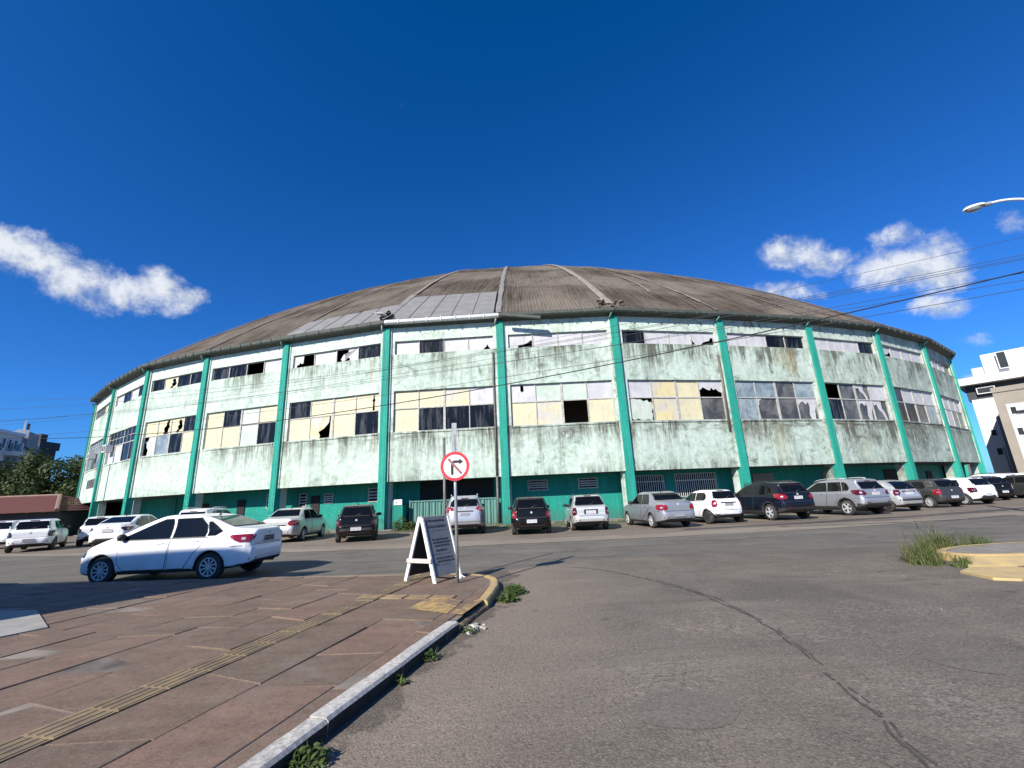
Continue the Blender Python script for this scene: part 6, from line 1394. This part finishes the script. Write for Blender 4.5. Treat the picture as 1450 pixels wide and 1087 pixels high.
for i, (x, y, r, h) in enumerate([(-6.9, 26.9, 0.5, 0.9), (-6.2, 26.7, 0.4, 0.6)]): leaves(mb, x, y, r, 420, h, rd, 0.09)
tag(mb.build('shrub', 'weed_leaves'), 'small leafy shrub at the foot of the pillar beside the corrugated gate', 'shrub')
sheet('verge', sector(66.2, 68.6, radians(-30), radians(26), 60), 0.014, 'far_ground', wob=0.35)
# ------------------------------------------------------------------ signposts and board
PZ = KZ
post = wempty('traffic_sign', (-1.14, 8.53, PZ)); tag(post, 'round no right turn sign with red ring on a grey post', 'road sign')
px, py = -1.14, 8.53; lean = -0.014
mb = MB(); mb.tube([(px, py, PZ-0.01), (px-0.02, py, 1.6), (px-0.035, py, 2.80)], 0.030, 12); mb.build('pole', 'galvanised', post, True)
mb = MB(); mb.box((px-0.035, py, 2.72), (0.095, 0.03, 0.62), 0); mb.build('upper_bracket', 'galvanised', post)
zc = 2.19; cx_, cy_ = px-0.02, py-0.05; RD = 0.275
FA = atan2(px, py)*0.35                      # disc faces down the side road
M0 = Matrix.Translation((cx_, cy_, zc)) @ Matrix.Rotation(-FA*0, 4, 'Z') @ Matrix.Rotation(pi/2, 4, 'X')
mb = MB(); mb.lathe([(0.001, -0.002), (RD, -0.002), (RD, 0.002), (0.001, 0.002)], 48, 0, M0); disc = mb.build('disc', 'sign_white', post)
mb = MB(); mb.lathe([(RD*0.80, 0.003), (RD*0.80, 0.0045), (RD+0.001, 0.0045), (RD+0.001, -0.003)], 56, 0, M0); mb.build('red_ring', 'sign_red', disc)
def flat(pts, z, M): return [M @ Vector((p[0]*RD, p[1]*RD, z)) for p in pts]
mb = MB(); mb.quad(flat([(-0.28, -0.58), (-0.10, -0.58), (-0.10, 0.12), (-0.02, 0.22), (0.30, 0.22), (0.30, 0.40), (-0.10, 0.40), (-0.28, 0.22)], 0.0055, M0))
mb.quad(flat([(0.30, 0.10), (0.58, 0.31), (0.30, 0.52)], 0.0055, M0)); mb.build('arrow', 'sign_black', disc)
mb = MB(); mb.quad(flat([(-0.52, 0.46), (-0.40, 0.58), (0.52, -0.46), (0.40, -0.58)][::-1], 0.0075, M0)); mb.build('slash', 'faded_red', disc)
for zz_ in (0.66, -0.68):
    mb = MB(); mb.lathe([(0.001, 0.010), (0.008, 0.009), (0.010, 0.0045)], 10, 0, M0 @ Matrix.Translation((0, zz_*RD, 0))); mb.build('bolt', 'galvanised', disc)
bp = wempty('bare_post', (-1.52, 9.55, PZ)); tag(bp, 'bare grey metal post without a sign, standing behind the folding board', 'post')
mb = MB(); mb.tube([(-1.52, 9.55, PZ-0.01), (-1.54, 9.55, 2.88)], 0.030, 12); mb.build('pole', 'rusty_pipe', bp, True)
mb = MB(); mb.tube([(-1.54, 9.55, 2.88), (-1.54, 9.55, 2.895)], 0.031, 12); mb.build('cap', 'rusty_pipe', bp)
# folding board: two frames leaning together, slate faces
A0, A1 = Vector((-2.17, 8.90)), Vector((-1.555, 8.56))        # feet at the near end
Wd = Vector((0.50, 0.66))                                      # the board's width runs away from the viewer
Wd = Wd.normalized()*0.66; HB = 1.14; half_ = (A0+A1)/2
bd = wempty('folding_board', (half_.x, half_.y, PZ)); tag(bd, 'folding pavement board with white wooden legs and slate grey writing faces', 'sign board')
T0 = half_+(A0-A1)*0.035; T1 = half_-(A0-A1)*0.035
def P3(p, z): return Vector((p.x, p.y, PZ+z))
def bar(mb, a, b, wv, th, m=0):
    """a bar from a to b with section vectors wv, th"""
    mb.hexa([a-wv-th, a+wv-th, a+wv+th, a-wv+th], [b-wv-th, b+wv-th, b+wv+th, b-wv+th], m)
wn = Vector((Wd.x, Wd.y, 0)).normalized(); an = Vector(((A1-A0).x, (A1-A0).y, 0)).normalized()
for (F, T, sg) in ((A0, T0, -1), (A1, T1, 1)):
    for s in (0, 1):
        a, b = P3(F+Wd*s, 0), P3(T+Wd*s, HB); mb = MB(); bar(mb, a, b, an*0.034, wn*0.016); mb.build('leg', 'white_wood', bd)
    up = (P3(T, HB)-P3(F, 0)).normalized(); out = wn.cross(up).normalized()*(1 if sg > 0 else 1)
    if out.dot(an)*sg < 0: out = -out
    a0, a1 = P3(F, 0)+up*0.10+wn*0.018, P3(F+Wd, 0)+up*0.10-wn*0.018; b0, b1 = P3(T, HB)-up*0.01+wn*0.018, P3(T+Wd, HB)-up*0.01-wn*0.018
    mb = MB(); o1 = out*0.012; mb.hexa([a0-o1, a1-o1, a1+o1, a0+o1], [b0-o1, b1-o1, b1+o1, b0+o1], 0); face = mb.build('face', 'slate_board' if sg > 0 else 'board_back', bd)
    if sg < 0: continue
    # rows of weathered, unreadable chalk writing
    rd = random.Random(2); Lh = (b0-a0).length
    for (v, h, l, x0, x1) in ((0.94, 0.035, 0, 0.16, 0.86), (0.86, 0.020, 1, 0.12, 0.90), (0.83, 0.030, 0, 0.14, 0.90), (0.77, 0.012, 1, 0.06, 0.94), (0.61, 0.03, 0, 0.18, 0.86), (0.555, 0.03, 0, 0.2, 0.9), (0.50, 0.03, 0, 0.24, 0.86), (0.42, 0.035, 0, 0.26, 0.72), (0.365, 0.014, 1, 0.1, 0.85), (0.29, 0.03, 0, 0.2, 0.9), (0.235, 0.03, 0, 0.22, 0.92), (0.18, 0.012, 1, 0.1, 0.7)):
        x = x0; mb = MB()
        while x < x1:
            l_ = rd.uniform(0.03, 0.10); 
            def S(xx, vv): return a0.lerp(a1, xx).lerp(b0.lerp(b1, xx), vv)+out*0.0145
            e = min(x1, x+l_); hh = h/Lh/2*1.1; j = rd.uniform(-0.003, 0.003)
            q = [S(x, v-hh+j), S(e, v-hh+j), S(e, v+hh+j), S(x, v+hh+j)]
            mb.quad(q); mb.quad(q[::-1]); x = e+(rd.uniform(0.012, 0.035) if l == 0 else 0.0)
        mb.build('chalk_line', 'chalk_light' if l else 'chalk_dark', face)
mb = MB(); a, b = P3(A0, 0).lerp(P3(T0, HB), 0.33), P3(A1, 0).lerp(P3(T1, HB), 0.33); bar(mb, a-an*0.05-wn*0.03, b+an*0.05-wn*0.03, Vector((0, 0, 0.038)), wn*0.012); mb.build('cross_rail', 'grey_wood', bd)
mb = MB(); e0, e1 = P3(T0, HB)+Vector((0, 0, 0.012)), P3(T0+Wd, HB)+Vector((0, 0, 0.012)); bar(mb, e0, e1, an*0.05, Vector((0, 0, 0.012))); mb.build('top_rail', 'grey_wood', bd)
mb = MB(); c = P3(A1+Wd*0.72, 0.05)+an*0.03; mb.tube([c+an*0.01, c+an*0.12-Vector((0, 0, 0.04)), c+an*0.10+wn*0.16-Vector((0, 0, 0.04)), c+wn*0.16], 0.008, 6); mb.build('hook', 'lamp_white', bd)
# ------------------------------------------------------------------ poles, lamp, cables (poles stand just outside the picture)
def util_pole(x, y, h, label):
    r = wempty('utility_pole', (x, y, 0)); tag(r, label, 'utility pole', 'utility poles beside the picture')
    mb = MB(); mb.tube([(x, y, 0), (x, y, h)], [0.17, 0.11], 14); mb.build('shaft', 'pole_concrete', r, True)
    return r
RP = at(1740, 700, 18.5); LP = at(-90, 700, 50)
pr = util_pole(RP.x, RP.y, 12.0, 'concrete utility pole carrying the street lamp, just beyond the right edge'); pl_ = util_pole(LP.x, LP.y, 12.5, 'concrete utility pole carrying the power cables, just beyond the left edge')
hd = at(1377, 297, 17.5)
lamp = wempty('street_lamp', (RP.x, RP.y, hd.z-0.6)); tag(lamp, 'street lamp head on a curved white arm against the sky', 'street lamp')
base = Vector((RP.x, RP.y, hd.z-1.1)); dv = Vector((hd.x-RP.x, hd.y-RP.y, 0)); L = dv.length; dv.normalize()
pts = [Vector((RP.x, RP.y, 0))+dv*(L*t)+Vector((0, 0, hd.z+0.16*sin(pi*min(1, t*0.98))-1.5*(1-t)**2.4)) for t in np.linspace(0, 0.87, 16)]
mb = MB(); mb.tube(pts, 0.036, 10); mb.build('arm', 'lamp_white', lamp, True)
e = pts[-1]; tdir = (pts[-1]-pts[-2]).normalized()
zx = tdir; yx = Vector((0, 0, 1)).cross(zx).normalized(); up = zx.cross(yx)
Mh = Matrix(((zx.x, yx.x, up.x, e.x), (zx.y, yx.y, up.y, e.y), (zx.z, yx.z, up.z, e.z), (0, 0, 0, 1)))
mb = MB(); n = 16; prev = None
for i in range(9):
    t = i/8; x = t*0.52-0.02; w_ = 0.135*math.sqrt(max(0.02, 1-(2*t-1.0)**2*0.93)); ring = [Mh @ Vector((x, w_*cos(a), (0.10 if sin(a) > 0 else 0.012)*sin(a)*min(1, w_/0.12))) for a in np.linspace(0, 2*pi, n+1)[:-1]]
    if prev: [mb.quad([prev[k], prev[(k+1) % n], ring[(k+1) % n], ring[k]]) for k in range(n)]
    else: mb.quad(ring[::-1])
    prev = ring
mb.quad(prev); mb.build('housing', 'lamp_white', lamp, True)
mb = MB(); mb.lathe([(0.001, -0.105), (0.06, -0.095), (0.105, -0.055), (0.12, -0.012)], 18, 0, Mh @ Matrix.Translation((0.27, 0, 0)) @ Matrix.Diagonal((1.6, 1, 1, 1))); mb.build('lens', 'lamp_glass', lamp, True)
mb = MB(); mb.tube([tuple(e-tdir*0.10), tuple(e+tdir*0.05)], 0.058, 10); mb.build('socket', 'galvanised', lamp)
def cable(lv, mv, rv, rad, mat, label, dl=49.5, dr=17.2, group='overhead cables crossing the street'):
    """lv, mv, rv: heights in the photograph at its left edge, its middle and its right edge"""
    a = at(-95, lv, dl); b = at(1525, rv, dr); b = a.lerp(b, 1.0)
    def pts(sag): return [a.lerp(b, t)+Vector((0, 0, -4*sag*t*(1-t))) for t in np.linspace(0, 1, 49)]
    def v_at(sag, u):
        best = None
        for p in pts(sag):
            c = CAMR.T @ np.array([p.x, p.y, p.z-EYE]); uu = 725+FPX*c[0]/-c[2]; vv = 543.5-FPX*c[1]/-c[2]
            if best is None or abs(uu-u) < best[0]: best = (abs(uu-u), vv)
        return best[1]
    lo, hi = -1.0, 6.0
    for _ in range(30):
        m_ = (lo+hi)/2
        if v_at(m_, mv[0]) < mv[1]: lo = m_
        else: hi = m_
    mb = MB(); mb.tube(pts(lo), rad, 6); o = mb.build('power_cable', mat, None, True); tag(o, label, 'cable', group); return o
cable(613, (720, 546), 366, 0.017, 'cable_rubber', 'thick black cable, the heaviest one crossing in front of the arena')
cable(563, (420, 538), 345, 0.0065, 'cable_thin', 'topmost thin wire at the left of the arena')
cable(580, (330, 552), 350, 0.0065, 'cable_thin', 'second thin wire from the top at the left of the arena')
cable(597, (420, 556), 372, 0.0065, 'cable_thin', 'thin wire crossing the upper windows just below the two topmost')
cable(603, (560, 536), 384, 0.0065, 'cable_thin', 'thin wire crossing the pale spandrel walls above the cream panes')
cable(607, (620, 520), 352, 0.0065, 'cable_thin', 'thin wire running from the mint walls up past the right clouds')
cable(624, (420, 577), 395, 0.008, 'cable_thin', 'lowest thin wire, crossing the middle windows of the left bays')
cable(600, (700, 494), 318, 0.005, 'cable_thin', 'hair thin slack wire that climbs steeply to the right across the roof edge')
# ------------------------------------------------------------------ background buildings
def oriented(u0, u1, d0, d1, z0=0.0):
    """ground points of a wall seen from column u0 at distance d0 to column u1 at distance d1"""
    a, b = at(u0, 700, d0), at(u1, 700, d1); return Vector((a.x, a.y)), Vector((b.x, b.y))
class Wall:
    """a facade from a (left) to b (right) as seen from the street; builds boxes on it"""
    def __init__(s, a, b): s.a = a; s.w = (b-a).length; s.t = (b-a)/s.w; s.n = Vector((s.t.y, -s.t.x))
    def p(s, u, z, d=0): q = s.a+s.t*u+s.n*d; return Vector((q.x, q.y, z))
    def slab(s, mb, u0, u1, z0, z1, d0, d1, m=0):
        mb.hexa([s.p(u0, z0, d1), s.p(u1, z0, d1), s.p(u1, z0, d0), s.p(u0, z0, d0)], [s.p(u0, z1, d1), s.p(u1, z1, d1), s.p(u1, z1, d0), s.p(u0, z1, d0)], m)
    def add(s, name, mat, par, *box): mb = MB(); s.slab(mb, *box); return mb.build(name, mat, par)
def zat(u, v, dist): return at(u, v, dist).z
def window(W, par, u0, u1, z0, z1, mat='far_window_glass', frame='lamp_white', f=0.12):
    mb = MB()
    W.slab(mb, u0, u1, z0, z0+f, -0.02, 0.10); W.slab(mb, u0, u1, z1-f, z1, -0.02, 0.10); W.slab(mb, u0, u0+f, z0+f, z1-f, -0.02, 0.098); W.slab(mb, u1-f, u1, z0+f, z1-f, -0.02, 0.098)
    o = mb.build('window', frame, par); mb = MB(); W.slab(mb, u0+f, u1-f, z0+f, z1-f, 0.004, 0.09); mb.build('pane', mat, o); return o
# left: apartment block with balconies, lit front in white, flank coloured grey for its shade
D = 150.0
a, c = oriented(-62, 12, D-12, D); _, e = oriented(12, 42, D, D+22)
apt = wempty('apartment_block', (c.x, c.y, 0)); tag(apt, 'white apartment block with balconies and a rooftop stair tower behind the tree', 'building')
F, S = Wall(a, c), Wall(c, e)
zr = zat(20, 618, D); zt = zat(40, 607, D); zb = 0
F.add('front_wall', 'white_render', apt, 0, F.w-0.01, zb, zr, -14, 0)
S.add('side_wall', 'shaded_white_render', apt, 0.01, S.w, zb, zat(45, 618, D), -8, -0.01)
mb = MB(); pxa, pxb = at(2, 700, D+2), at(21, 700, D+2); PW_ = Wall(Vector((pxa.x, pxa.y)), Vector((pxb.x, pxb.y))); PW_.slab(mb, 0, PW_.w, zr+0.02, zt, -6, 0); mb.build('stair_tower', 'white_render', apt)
pxc = at(37, 700, D+9); PS = Wall(Vector((pxb.x, pxb.y)), Vector((pxc.x, pxc.y))); PS.add('stair_tower_flank', 'shaded_white_render', apt, 0.02, PS.w, zr-2, zt-0.3, -5, -0.01)
PW_.add('chimney', 'white_render', apt, PW_.w*0.45, PW_.w*0.60, zt+0.01, zt+2.2, -2, -0.6); PW_.add('water_tank', 'charcoal_render', apt, PW_.w*0.68, PW_.w*0.95, zt+0.01, zt+1.6, -3, -0.6)
fl = 3.0
for i in range(7):
    z0 = zr-4.6-i*fl
    if z0 < 4: break
    F.add('loggia_shade', 'shade_grey_render', apt, F.w*0.70, F.w-0.05, z0, z0+3.0, 0.004, 0.05)  # flat grey panel: the recess shade behind the balconies as colour
    F.add('balcony_slab', 'white_render', apt, F.w*0.68, F.w+1.2, z0, z0+0.95, 0.06, 1.8)
    for u in (0.72, 0.86): window(F, apt, F.w*u, F.w*(u+0.12), z0+1.0, z0+2.85, f=0.06)
    for u in (0.30, 0.42, 0.54): window(F, apt, F.w*u, F.w*(u+0.08), z0+0.9, z0+2.5, f=0.06)
    F.add('rail', 'lamp_white', apt, F.w*0.845, F.w*0.86, z0+0.96, z0+2.95, 1.5, 1.7)
    for u in (0.08, 0.42, 0.70): window(S, apt, S.w*u, S.w*(u+0.16), z0+0.8, z0+2.4, f=0.1)
for u in (0.05, 0.18, 0.31, 0.44, 0.57, 0.70): window(F, apt, F.w*u+2, F.w*(u+0.075)+2, zr-3.2, zr-1.0, 'far_window_glass', f=0.1)
F.add('roof_edge', 'lamp_white', apt, -0.3, F.w+0.3, zr+0.01, zr+0.7, -1, 0.4)
# left: darker block further right
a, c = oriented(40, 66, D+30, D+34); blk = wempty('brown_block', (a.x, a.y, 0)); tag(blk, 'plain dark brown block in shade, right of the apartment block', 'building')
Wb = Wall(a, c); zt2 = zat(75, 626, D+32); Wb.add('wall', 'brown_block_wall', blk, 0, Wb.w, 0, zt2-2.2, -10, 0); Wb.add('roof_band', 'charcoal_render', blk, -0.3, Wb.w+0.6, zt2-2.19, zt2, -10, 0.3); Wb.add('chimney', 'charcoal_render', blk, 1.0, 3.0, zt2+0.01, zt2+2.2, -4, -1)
# left: teal clad building lower down
a, c = oriented(-60, 34, 82, 84); tl = wempty('teal_building', (c.x, c.y, 0)); tag(tl, 'low teal clad building below the apartment block at the left edge', 'building')
Wt = Wall(a, c); z1 = zat(10, 653, 83); Wt.add('wall', 'teal_cladding', tl, 0, Wt.w, 0, z1-3.2, -10, 0); Wt.add('parapet', 'teal_cladding', tl, -0.4, Wt.w+0.4, z1-3.19, z1, -10, 0.5)
for i in range(5): window(Wt, tl, Wt.w*(0.45+0.11*i), Wt.w*(0.535+0.11*i), z1-6.2, z1-3.6, f=0.08)
Wt.add('drain_pipe', 'light_grey_render', tl, Wt.w*0.72, Wt.w*0.73, 1, z1-3.3, 0.12, 0.3)
# left: low house with red tiled hipped roof, tiles in courses
a, c = oriented(-70, 92, 62, 56); hs = wempty('house', (c.x, c.y, 0)); tag(hs, 'low house with long dark red tiled hip roof behind the parked white cars', 'house')
Wh = Wall(a, c); ze, zr_ = zat(40, 726, 60), zat(30, 703, 62)
Wh.add('wall', 'charcoal_render', hs, 0.4, Wh.w-0.4, 0, ze-0.05, -8, -0.5)
mb = MB(); N = 9
for i in range(N):
    d0, d1 = 0.5-4.5*i/N, 0.5-4.5*(i+1)/N; z0, z1_ = ze+(zr_-ze)*i/N+0.05, ze+(zr_-ze)*(i+1)/N; r0, r1 = Wh.w-3.6*i/N, Wh.w-3.6*(i+1)/N
    mb.quad([Wh.p(0, z0, d0), Wh.p(r0, z0, d0), Wh.p(r1, z1_, d1), Wh.p(0, z1_, d1)]); mb.quad([Wh.p(0, z0-0.05, d0), Wh.p(r0, z0-0.05, d0), Wh.p(r0, z0, d0), Wh.p(0, z0, d0)])
    mb.quad([Wh.p(r0, z0, d0), Wh.p(r0, z0, -8.5-d0), Wh.p(r1, z1_, -8.5-d1), Wh.p(r1, z1_, d1)])
mb.build('roof', 'red_roof_tile', hs)
mb = MB(); mb.tube([Wh.p(Wh.w, ze+0.1, 0.5), Wh.p(Wh.w-3.6, zr_+0.05, -4.0)], 0.16, 6); mb.tube([Wh.p(Wh.w-3.6, zr_+0.05, -4.0), Wh.p(0, zr_+0.05, -4.0)], 0.14, 6); mb.build('ridge_tiles', 'pale_roof_tile', hs)
a, c = oriented(62, 118, 80, 72); hs2 = wempty('house', (c.x, c.y, 0)); tag(hs2, 'house with pale brown tiled gable roof between the red roof and the arena', 'house')
Wg = Wall(a, c); ze, zr_ = zat(90, 716, 76), zat(90, 704, 76); Wg.add('wall', 'charcoal_render', hs2, 0.3, Wg.w-0.3, 0, ze, -8, -0.4)
mb = MB()
for i in range(6): 
    d0, d1 = 0.4-4.2*i/6, 0.4-4.2*(i+1)/6; z0, z1_ = ze+(zr_-ze)*i/6+0.05, ze+(zr_-ze)*(i+1)/6; mb.quad([Wg.p(0, z0, d0), Wg.p(Wg.w, z0, d0), Wg.p(Wg.w, z1_, d1), Wg.p(0, z1_, d1)])
mb.quad([Wg.p(0, zr_, -3.8), Wg.p(Wg.w, zr_, -3.8), Wg.p(Wg.w, ze, -8.4), Wg.p(0, ze, -8.4)])
mb.build('roof', 'pale_roof_tile', hs2)
# right: white apartment building with a dark recessed top storey
Dr = 92.0
_, c = oriented(1408, 1418, Dr+10, Dr-2); e = c+Vector((0.62, -0.785))*26
wb = wempty('apartment_building', (c.x, c.y, 0)); tag(wb, 'white apartment building with dark recessed top storey and flat overhanging roof', 'building')
Fr = Wall(c, e)
ztop = zat(1384, 568, Dr); zroof = zat(1384, 547, Dr); zroof2 = zat(1384, 537, Dr)
Fr.add('front_wall', 'white_render', wb, 0, Fr.w, 0, ztop, -8, 0)
Fr.add('recessed_storey', 'charcoal_render', wb, -0.35, Fr.w, ztop+0.01, zroof, -9, -0.5)
Fr.add('roof_slab', 'white_render', wb, -1.1, Fr.w, zroof+0.01, zroof2, -10, 0.9)
window(Fr, wb, 0.75, 2.6, ztop+0.7, zroof-0.5, f=0.10)
Fr.add('rooftop_room', 'white_render', wb, 2.1, Fr.w, zroof2+0.01, zat(1420, 500, Dr), -5, -0.5); Fr.add('rooftop_room', 'light_grey_render', wb, 0.9, 2.05, zroof2+0.01, zroof2+1.3, -4, 0.2)
window(Fr, wb, 3.6, 4.6, zroof2+0.6, zroof2+3.0, f=0.1)
for (v0, v1) in ((610, 619), (636, 646)): window(Fr, wb, 0.85, 1.45, zat(1400, v1, Dr), zat(1400, v0, Dr), f=0.05)
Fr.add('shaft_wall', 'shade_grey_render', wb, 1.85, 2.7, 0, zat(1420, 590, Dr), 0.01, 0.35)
for (v0, v1) in ((608, 617), (637, 646)): window(Fr, wb, 1.95, 2.6, zat(1420, v1, Dr), zat(1420, v0, Dr), f=0.05)
Fr.add('drain_pipe', 'shade_grey_render', wb, 1.55, 1.65, 0, zat(1400, 636, Dr), 0.12, 0.3)
# right: beige building in front, grey lower storeys
Db = 74.0
a, c = oriented(1452, 1640, Db+4, Db-16); c = a+Vector((0.6, -0.8))*22; be = wempty('beige_building', (a.x, a.y, 0)); tag(be, 'beige and grey apartment building with small white framed windows at the right edge', 'building')
Wq = Wall(a, c); zq = zat(1420, 548, Db); Wq.add('wall', 'beige_render', be, 0, Wq.w, 0, zq, -10, 0); Wq.add('parapet', 'beige_render', be, -0.05, Wq.w, zq+0.005, zq+0.6, -10, 0.12)
Wq.add('grey_panel', 'light_grey_render', be, 0.75, Wq.w, zat(1430, 668, Db), zat(1430, 566, Db), 0.01, 0.06)
for (v0, v1) in ((570, 583), (602, 615), (634, 648)):
    for u in (0.95, 2.3, 3.9): window(Wq, be, u, u+0.62, zat(1432, v1, Db), zat(1432, v0, Db), f=0.09)
    Wq.add('cable_tray', 'charcoal_render', be, 1.5, 2.6, zat(1440, v0+8, Db), zat(1440, v0+7, Db), 0.07, 0.5)
# right: low boundary wall under the two buildings
a, c = oriented(1392, 1540, 60, 62); bw = wempty('boundary_wall', (a.x, a.y, 0)); tag(bw, 'pale rendered boundary wall behind the parked cars at the right', 'wall')
Ww = Wall(a, c); Ww.add('wall', 'light_grey_render', bw, 0, Ww.w, 0, 1.6, -0.2, 0); Ww.add('coping', 'white_render', bw, -0.1, Ww.w, 1.605, 1.75, -0.28, 0.08)
# street side building left of the viewer, out of the picture: its shade falls across the pavement and the passing car
cor = wempty('corner_building', (-12.35, 0.28, 0)); tag(cor, 'plain rendered corner building beyond the left edge whose shade crosses the pavement', 'building')
C0 = Vector((-12.30, 0.22)); C1 = C0+Vector((-26, 0.3)); v_ = Vector((-0.72, -0.70))*10
poly = [tuple(C0), tuple(C1), tuple(C1+v_), tuple(C0+v_)]
mb = MB(); mb.prism(poly, 0, 9.0); mb.build('wall', 'light_grey_render', cor)
Wc = Wall(C1, C0)
# ------------------------------------------------------------------ trees
def crown(mb, c, R, n, s, rd, clumps=60):
    C = []
    for _ in range(clumps):
        d = Vector((rd.gauss(0, 1), rd.gauss(0, 1), rd.gauss(0, 1))).normalized(); q = rd.uniform(0.45, 0.98)
        C.append((Vector((d.x*R[0]*q, d.y*R[1]*q, abs(d.z)*R[2]*q if rd.random() < 0.8 else d.z*R[2]*q*0.5)), rd.uniform(0.16, 0.30)*min(R)))
    for _ in range(n):
        p, r = rd.choice(C); d = Vector((rd.gauss(0, 1), rd.gauss(0, 1), rd.gauss(0, 0.75)))
        d = d.normalized()*r*rd.uniform(0.55, 1.08); q = c+p+d; k = s*rd.uniform(0.6, 1.35)
        nrm = (d.normalized()+Vector((rd.uniform(-.6, .6), rd.uniform(-.6, .6), rd.uniform(-.2, .9)))).normalized()
        a = nrm.cross(Vector((rd.uniform(-1, 1), rd.uniform(-1, 1), rd.uniform(-1, 1)))).normalized(); b = nrm.cross(a)
        mb.quad([q-a*k*0.5, q-b*k*0.32+a*0.1*k, q+a*k*0.5, q+b*k*0.32-a*0.1*k])
def tree(loc, h, R, n, s, label, seed, name='tree', clumps=60):
    rd = random.Random(seed); t = empty(name, loc); tag(t, label, 'tree')
    mb = MB(); mb.tube([(0, 0, 0), (0.1, 0, h*0.25), (0, 0.1, h*0.5)], [0.35, 0.26, 0.16], 9)
    for i in range(7):
        a = 2*pi*i/7+rd.uniform(-.3, .3); mb.tube([(0.05, 0.05, h*(0.22+0.03*i)), (cos(a)*R[0]*0.4, sin(a)*R[1]*0.4, h*0.5), (cos(a)*R[0]*0.75, sin(a)*R[1]*0.75, h*0.62)], [0.14, 0.09, 0.03], 6)
    mb.build('trunk', 'bark', t, True)
    mb = MB(); crown(mb, Vector((0, 0, h-R[2])), R, n, s, rd, clumps); mb.build('crown', 'dark_leaves', t); return t
q = at(66, 725, 76); tree((q.x, q.y, 0), zat(74, 640, 76), (7.6, 6.0, 7.3), 22000, 0.34, 'broad dense dark green tree between the apartment block and the arena', 5, clumps=95)
q = at(4, 725, 70); tree((q.x, q.y, 0), zat(4, 690, 70), (4.5, 4.0, 3.2), 5000, 0.32, 'low dark bushy tree above the red roof at the left edge', 8, clumps=36)
q = at(118, 725, 100); tree((q.x, q.y, 0), zat(118, 660, 100), (4.5, 4.0, 6.0), 4000, 0.5, 'dark tree half hidden behind the end of the arena', 12, clumps=40)
